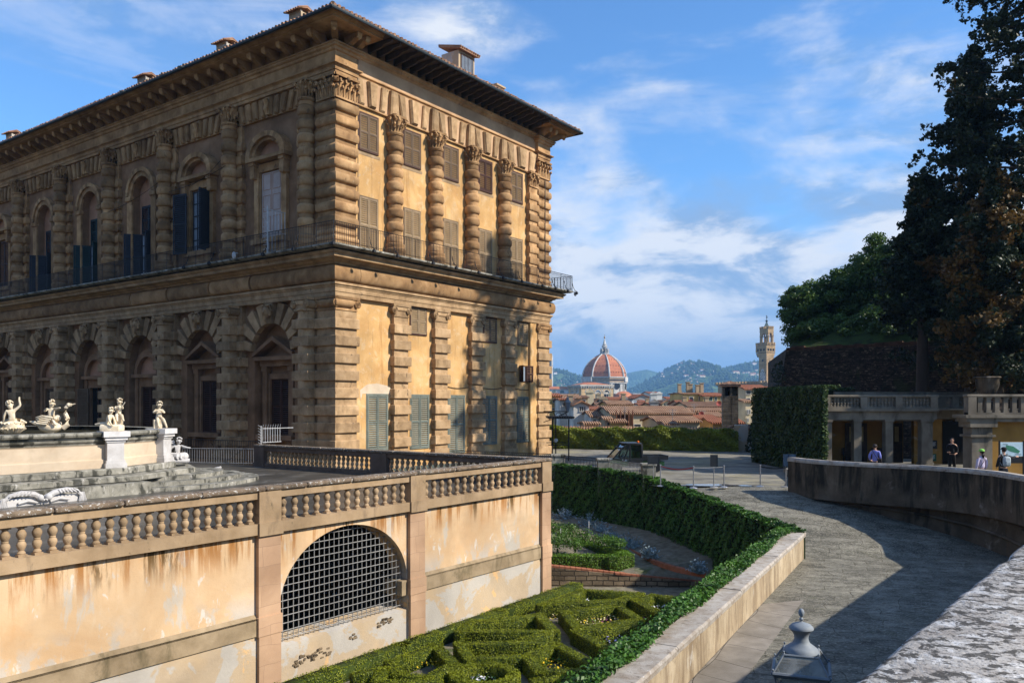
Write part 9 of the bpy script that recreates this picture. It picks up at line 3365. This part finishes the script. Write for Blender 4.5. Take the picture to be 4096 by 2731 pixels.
# a mast on the ridge
x, y, z = row_at(VH, 2870, 1482)
t = empty('radio_mast', (x, y, z), 0, 'thin red radio mast on the hill ridge', 'mast')
mb = MB()
for q in (-3, 3):
	mb.tube([(q, 0, -3), (0, 0, 30)], 0.6, 4, 0.3)
for q in range(6):
	mb.tube([(-3 + q * 0.5, 0, q * 5), (3 - q * 0.5, 0, q * 5)], 0.4, 4)
mb.build('lattice', M('mast_red', (0.35, 0.12, 0.10), 1, 1, 0.7, 0), t)
# hill woods: tree tufts along the skyline and over the slopes, one mass
C = []
g = np.random.default_rng(2)
for Vg, n, c0, c1 in ((VH, 5200, 2400, 3150), (VL, 1500, 2100, 2480)):
	for _ in range(n):
		f = g.uniform(0.05, 0.64)
		p = hill_at(Vg, g.uniform(c0, c1), f)
		if math.sin(p[0] * 0.011 + p[1] * 0.004) + math.sin(p[1] * 0.009 - p[0] * 0.006) < -0.1 and f < 0.58:
			continue
		C.append((p[0] + g.normal(0, 8), p[1] + g.normal(0, 12), p[2] + 4))
C = np.array(C)
bl_v, bl_f = [], []
ico = MB()
ico.lathe([(0.1, -0.6), (0.9, -0.25), (1.0, 0.25), (0.55, 0.9), (0.05, 1.15)], n=6)
iv = np.array(ico.v)
quads = np.array([f for f in ico.f if len(f) == 4])
S = g.uniform(5, 11, (len(C), 1, 1)) * np.array([[[1, 1, 1.0]]])
tall = g.random(len(C)) < 0.25
S = np.repeat(S, 1, axis=1)
VV = iv[None] * S
VV[tall] *= np.array([0.6, 0.6, 1.6])
VV = VV + C[:, None, :]
FF = quads[None] + (np.arange(len(C)) * len(iv))[:, None, None]
WOOD = M('far_wood', [(0.3, (0.012, 0.03, 0.010)), (0.7, (0.045, 0.08, 0.02))], 0.01, 5, 0.95, 0, grime=0)
o = mesh_np('hill_woods', VV.reshape(-1, 3), FF.reshape(-1, 4), WOOD)
tag(o, 'far wooded slopes of the hills behind the city', 'woods', None, 'stuff')
# ================================================================== HAZE
hm = bpy.data.materials.new('haze')
hm.use_nodes = True
ht = hm.node_tree
for n in list(ht.nodes):
	if n.type != 'OUTPUT_MATERIAL':
		ht.nodes.remove(n)
pv = ht.nodes.new('ShaderNodeVolumePrincipled')
pv.inputs['Color'].default_value = (0.30, 0.60, 1.0, 1)
pv.inputs['Density'].default_value = HAZE = 0.00013
pv.inputs['Anisotropy'].default_value = 0.0
ht.links.new(pv.outputs[0], ht.nodes['Material Output'].inputs['Volume'])
mb = MB()
mb.box(-9500, 9500, -300, 9800, -15.5, 420)
o = mb.build('haze', hm)
tag(o, kind='stuff')
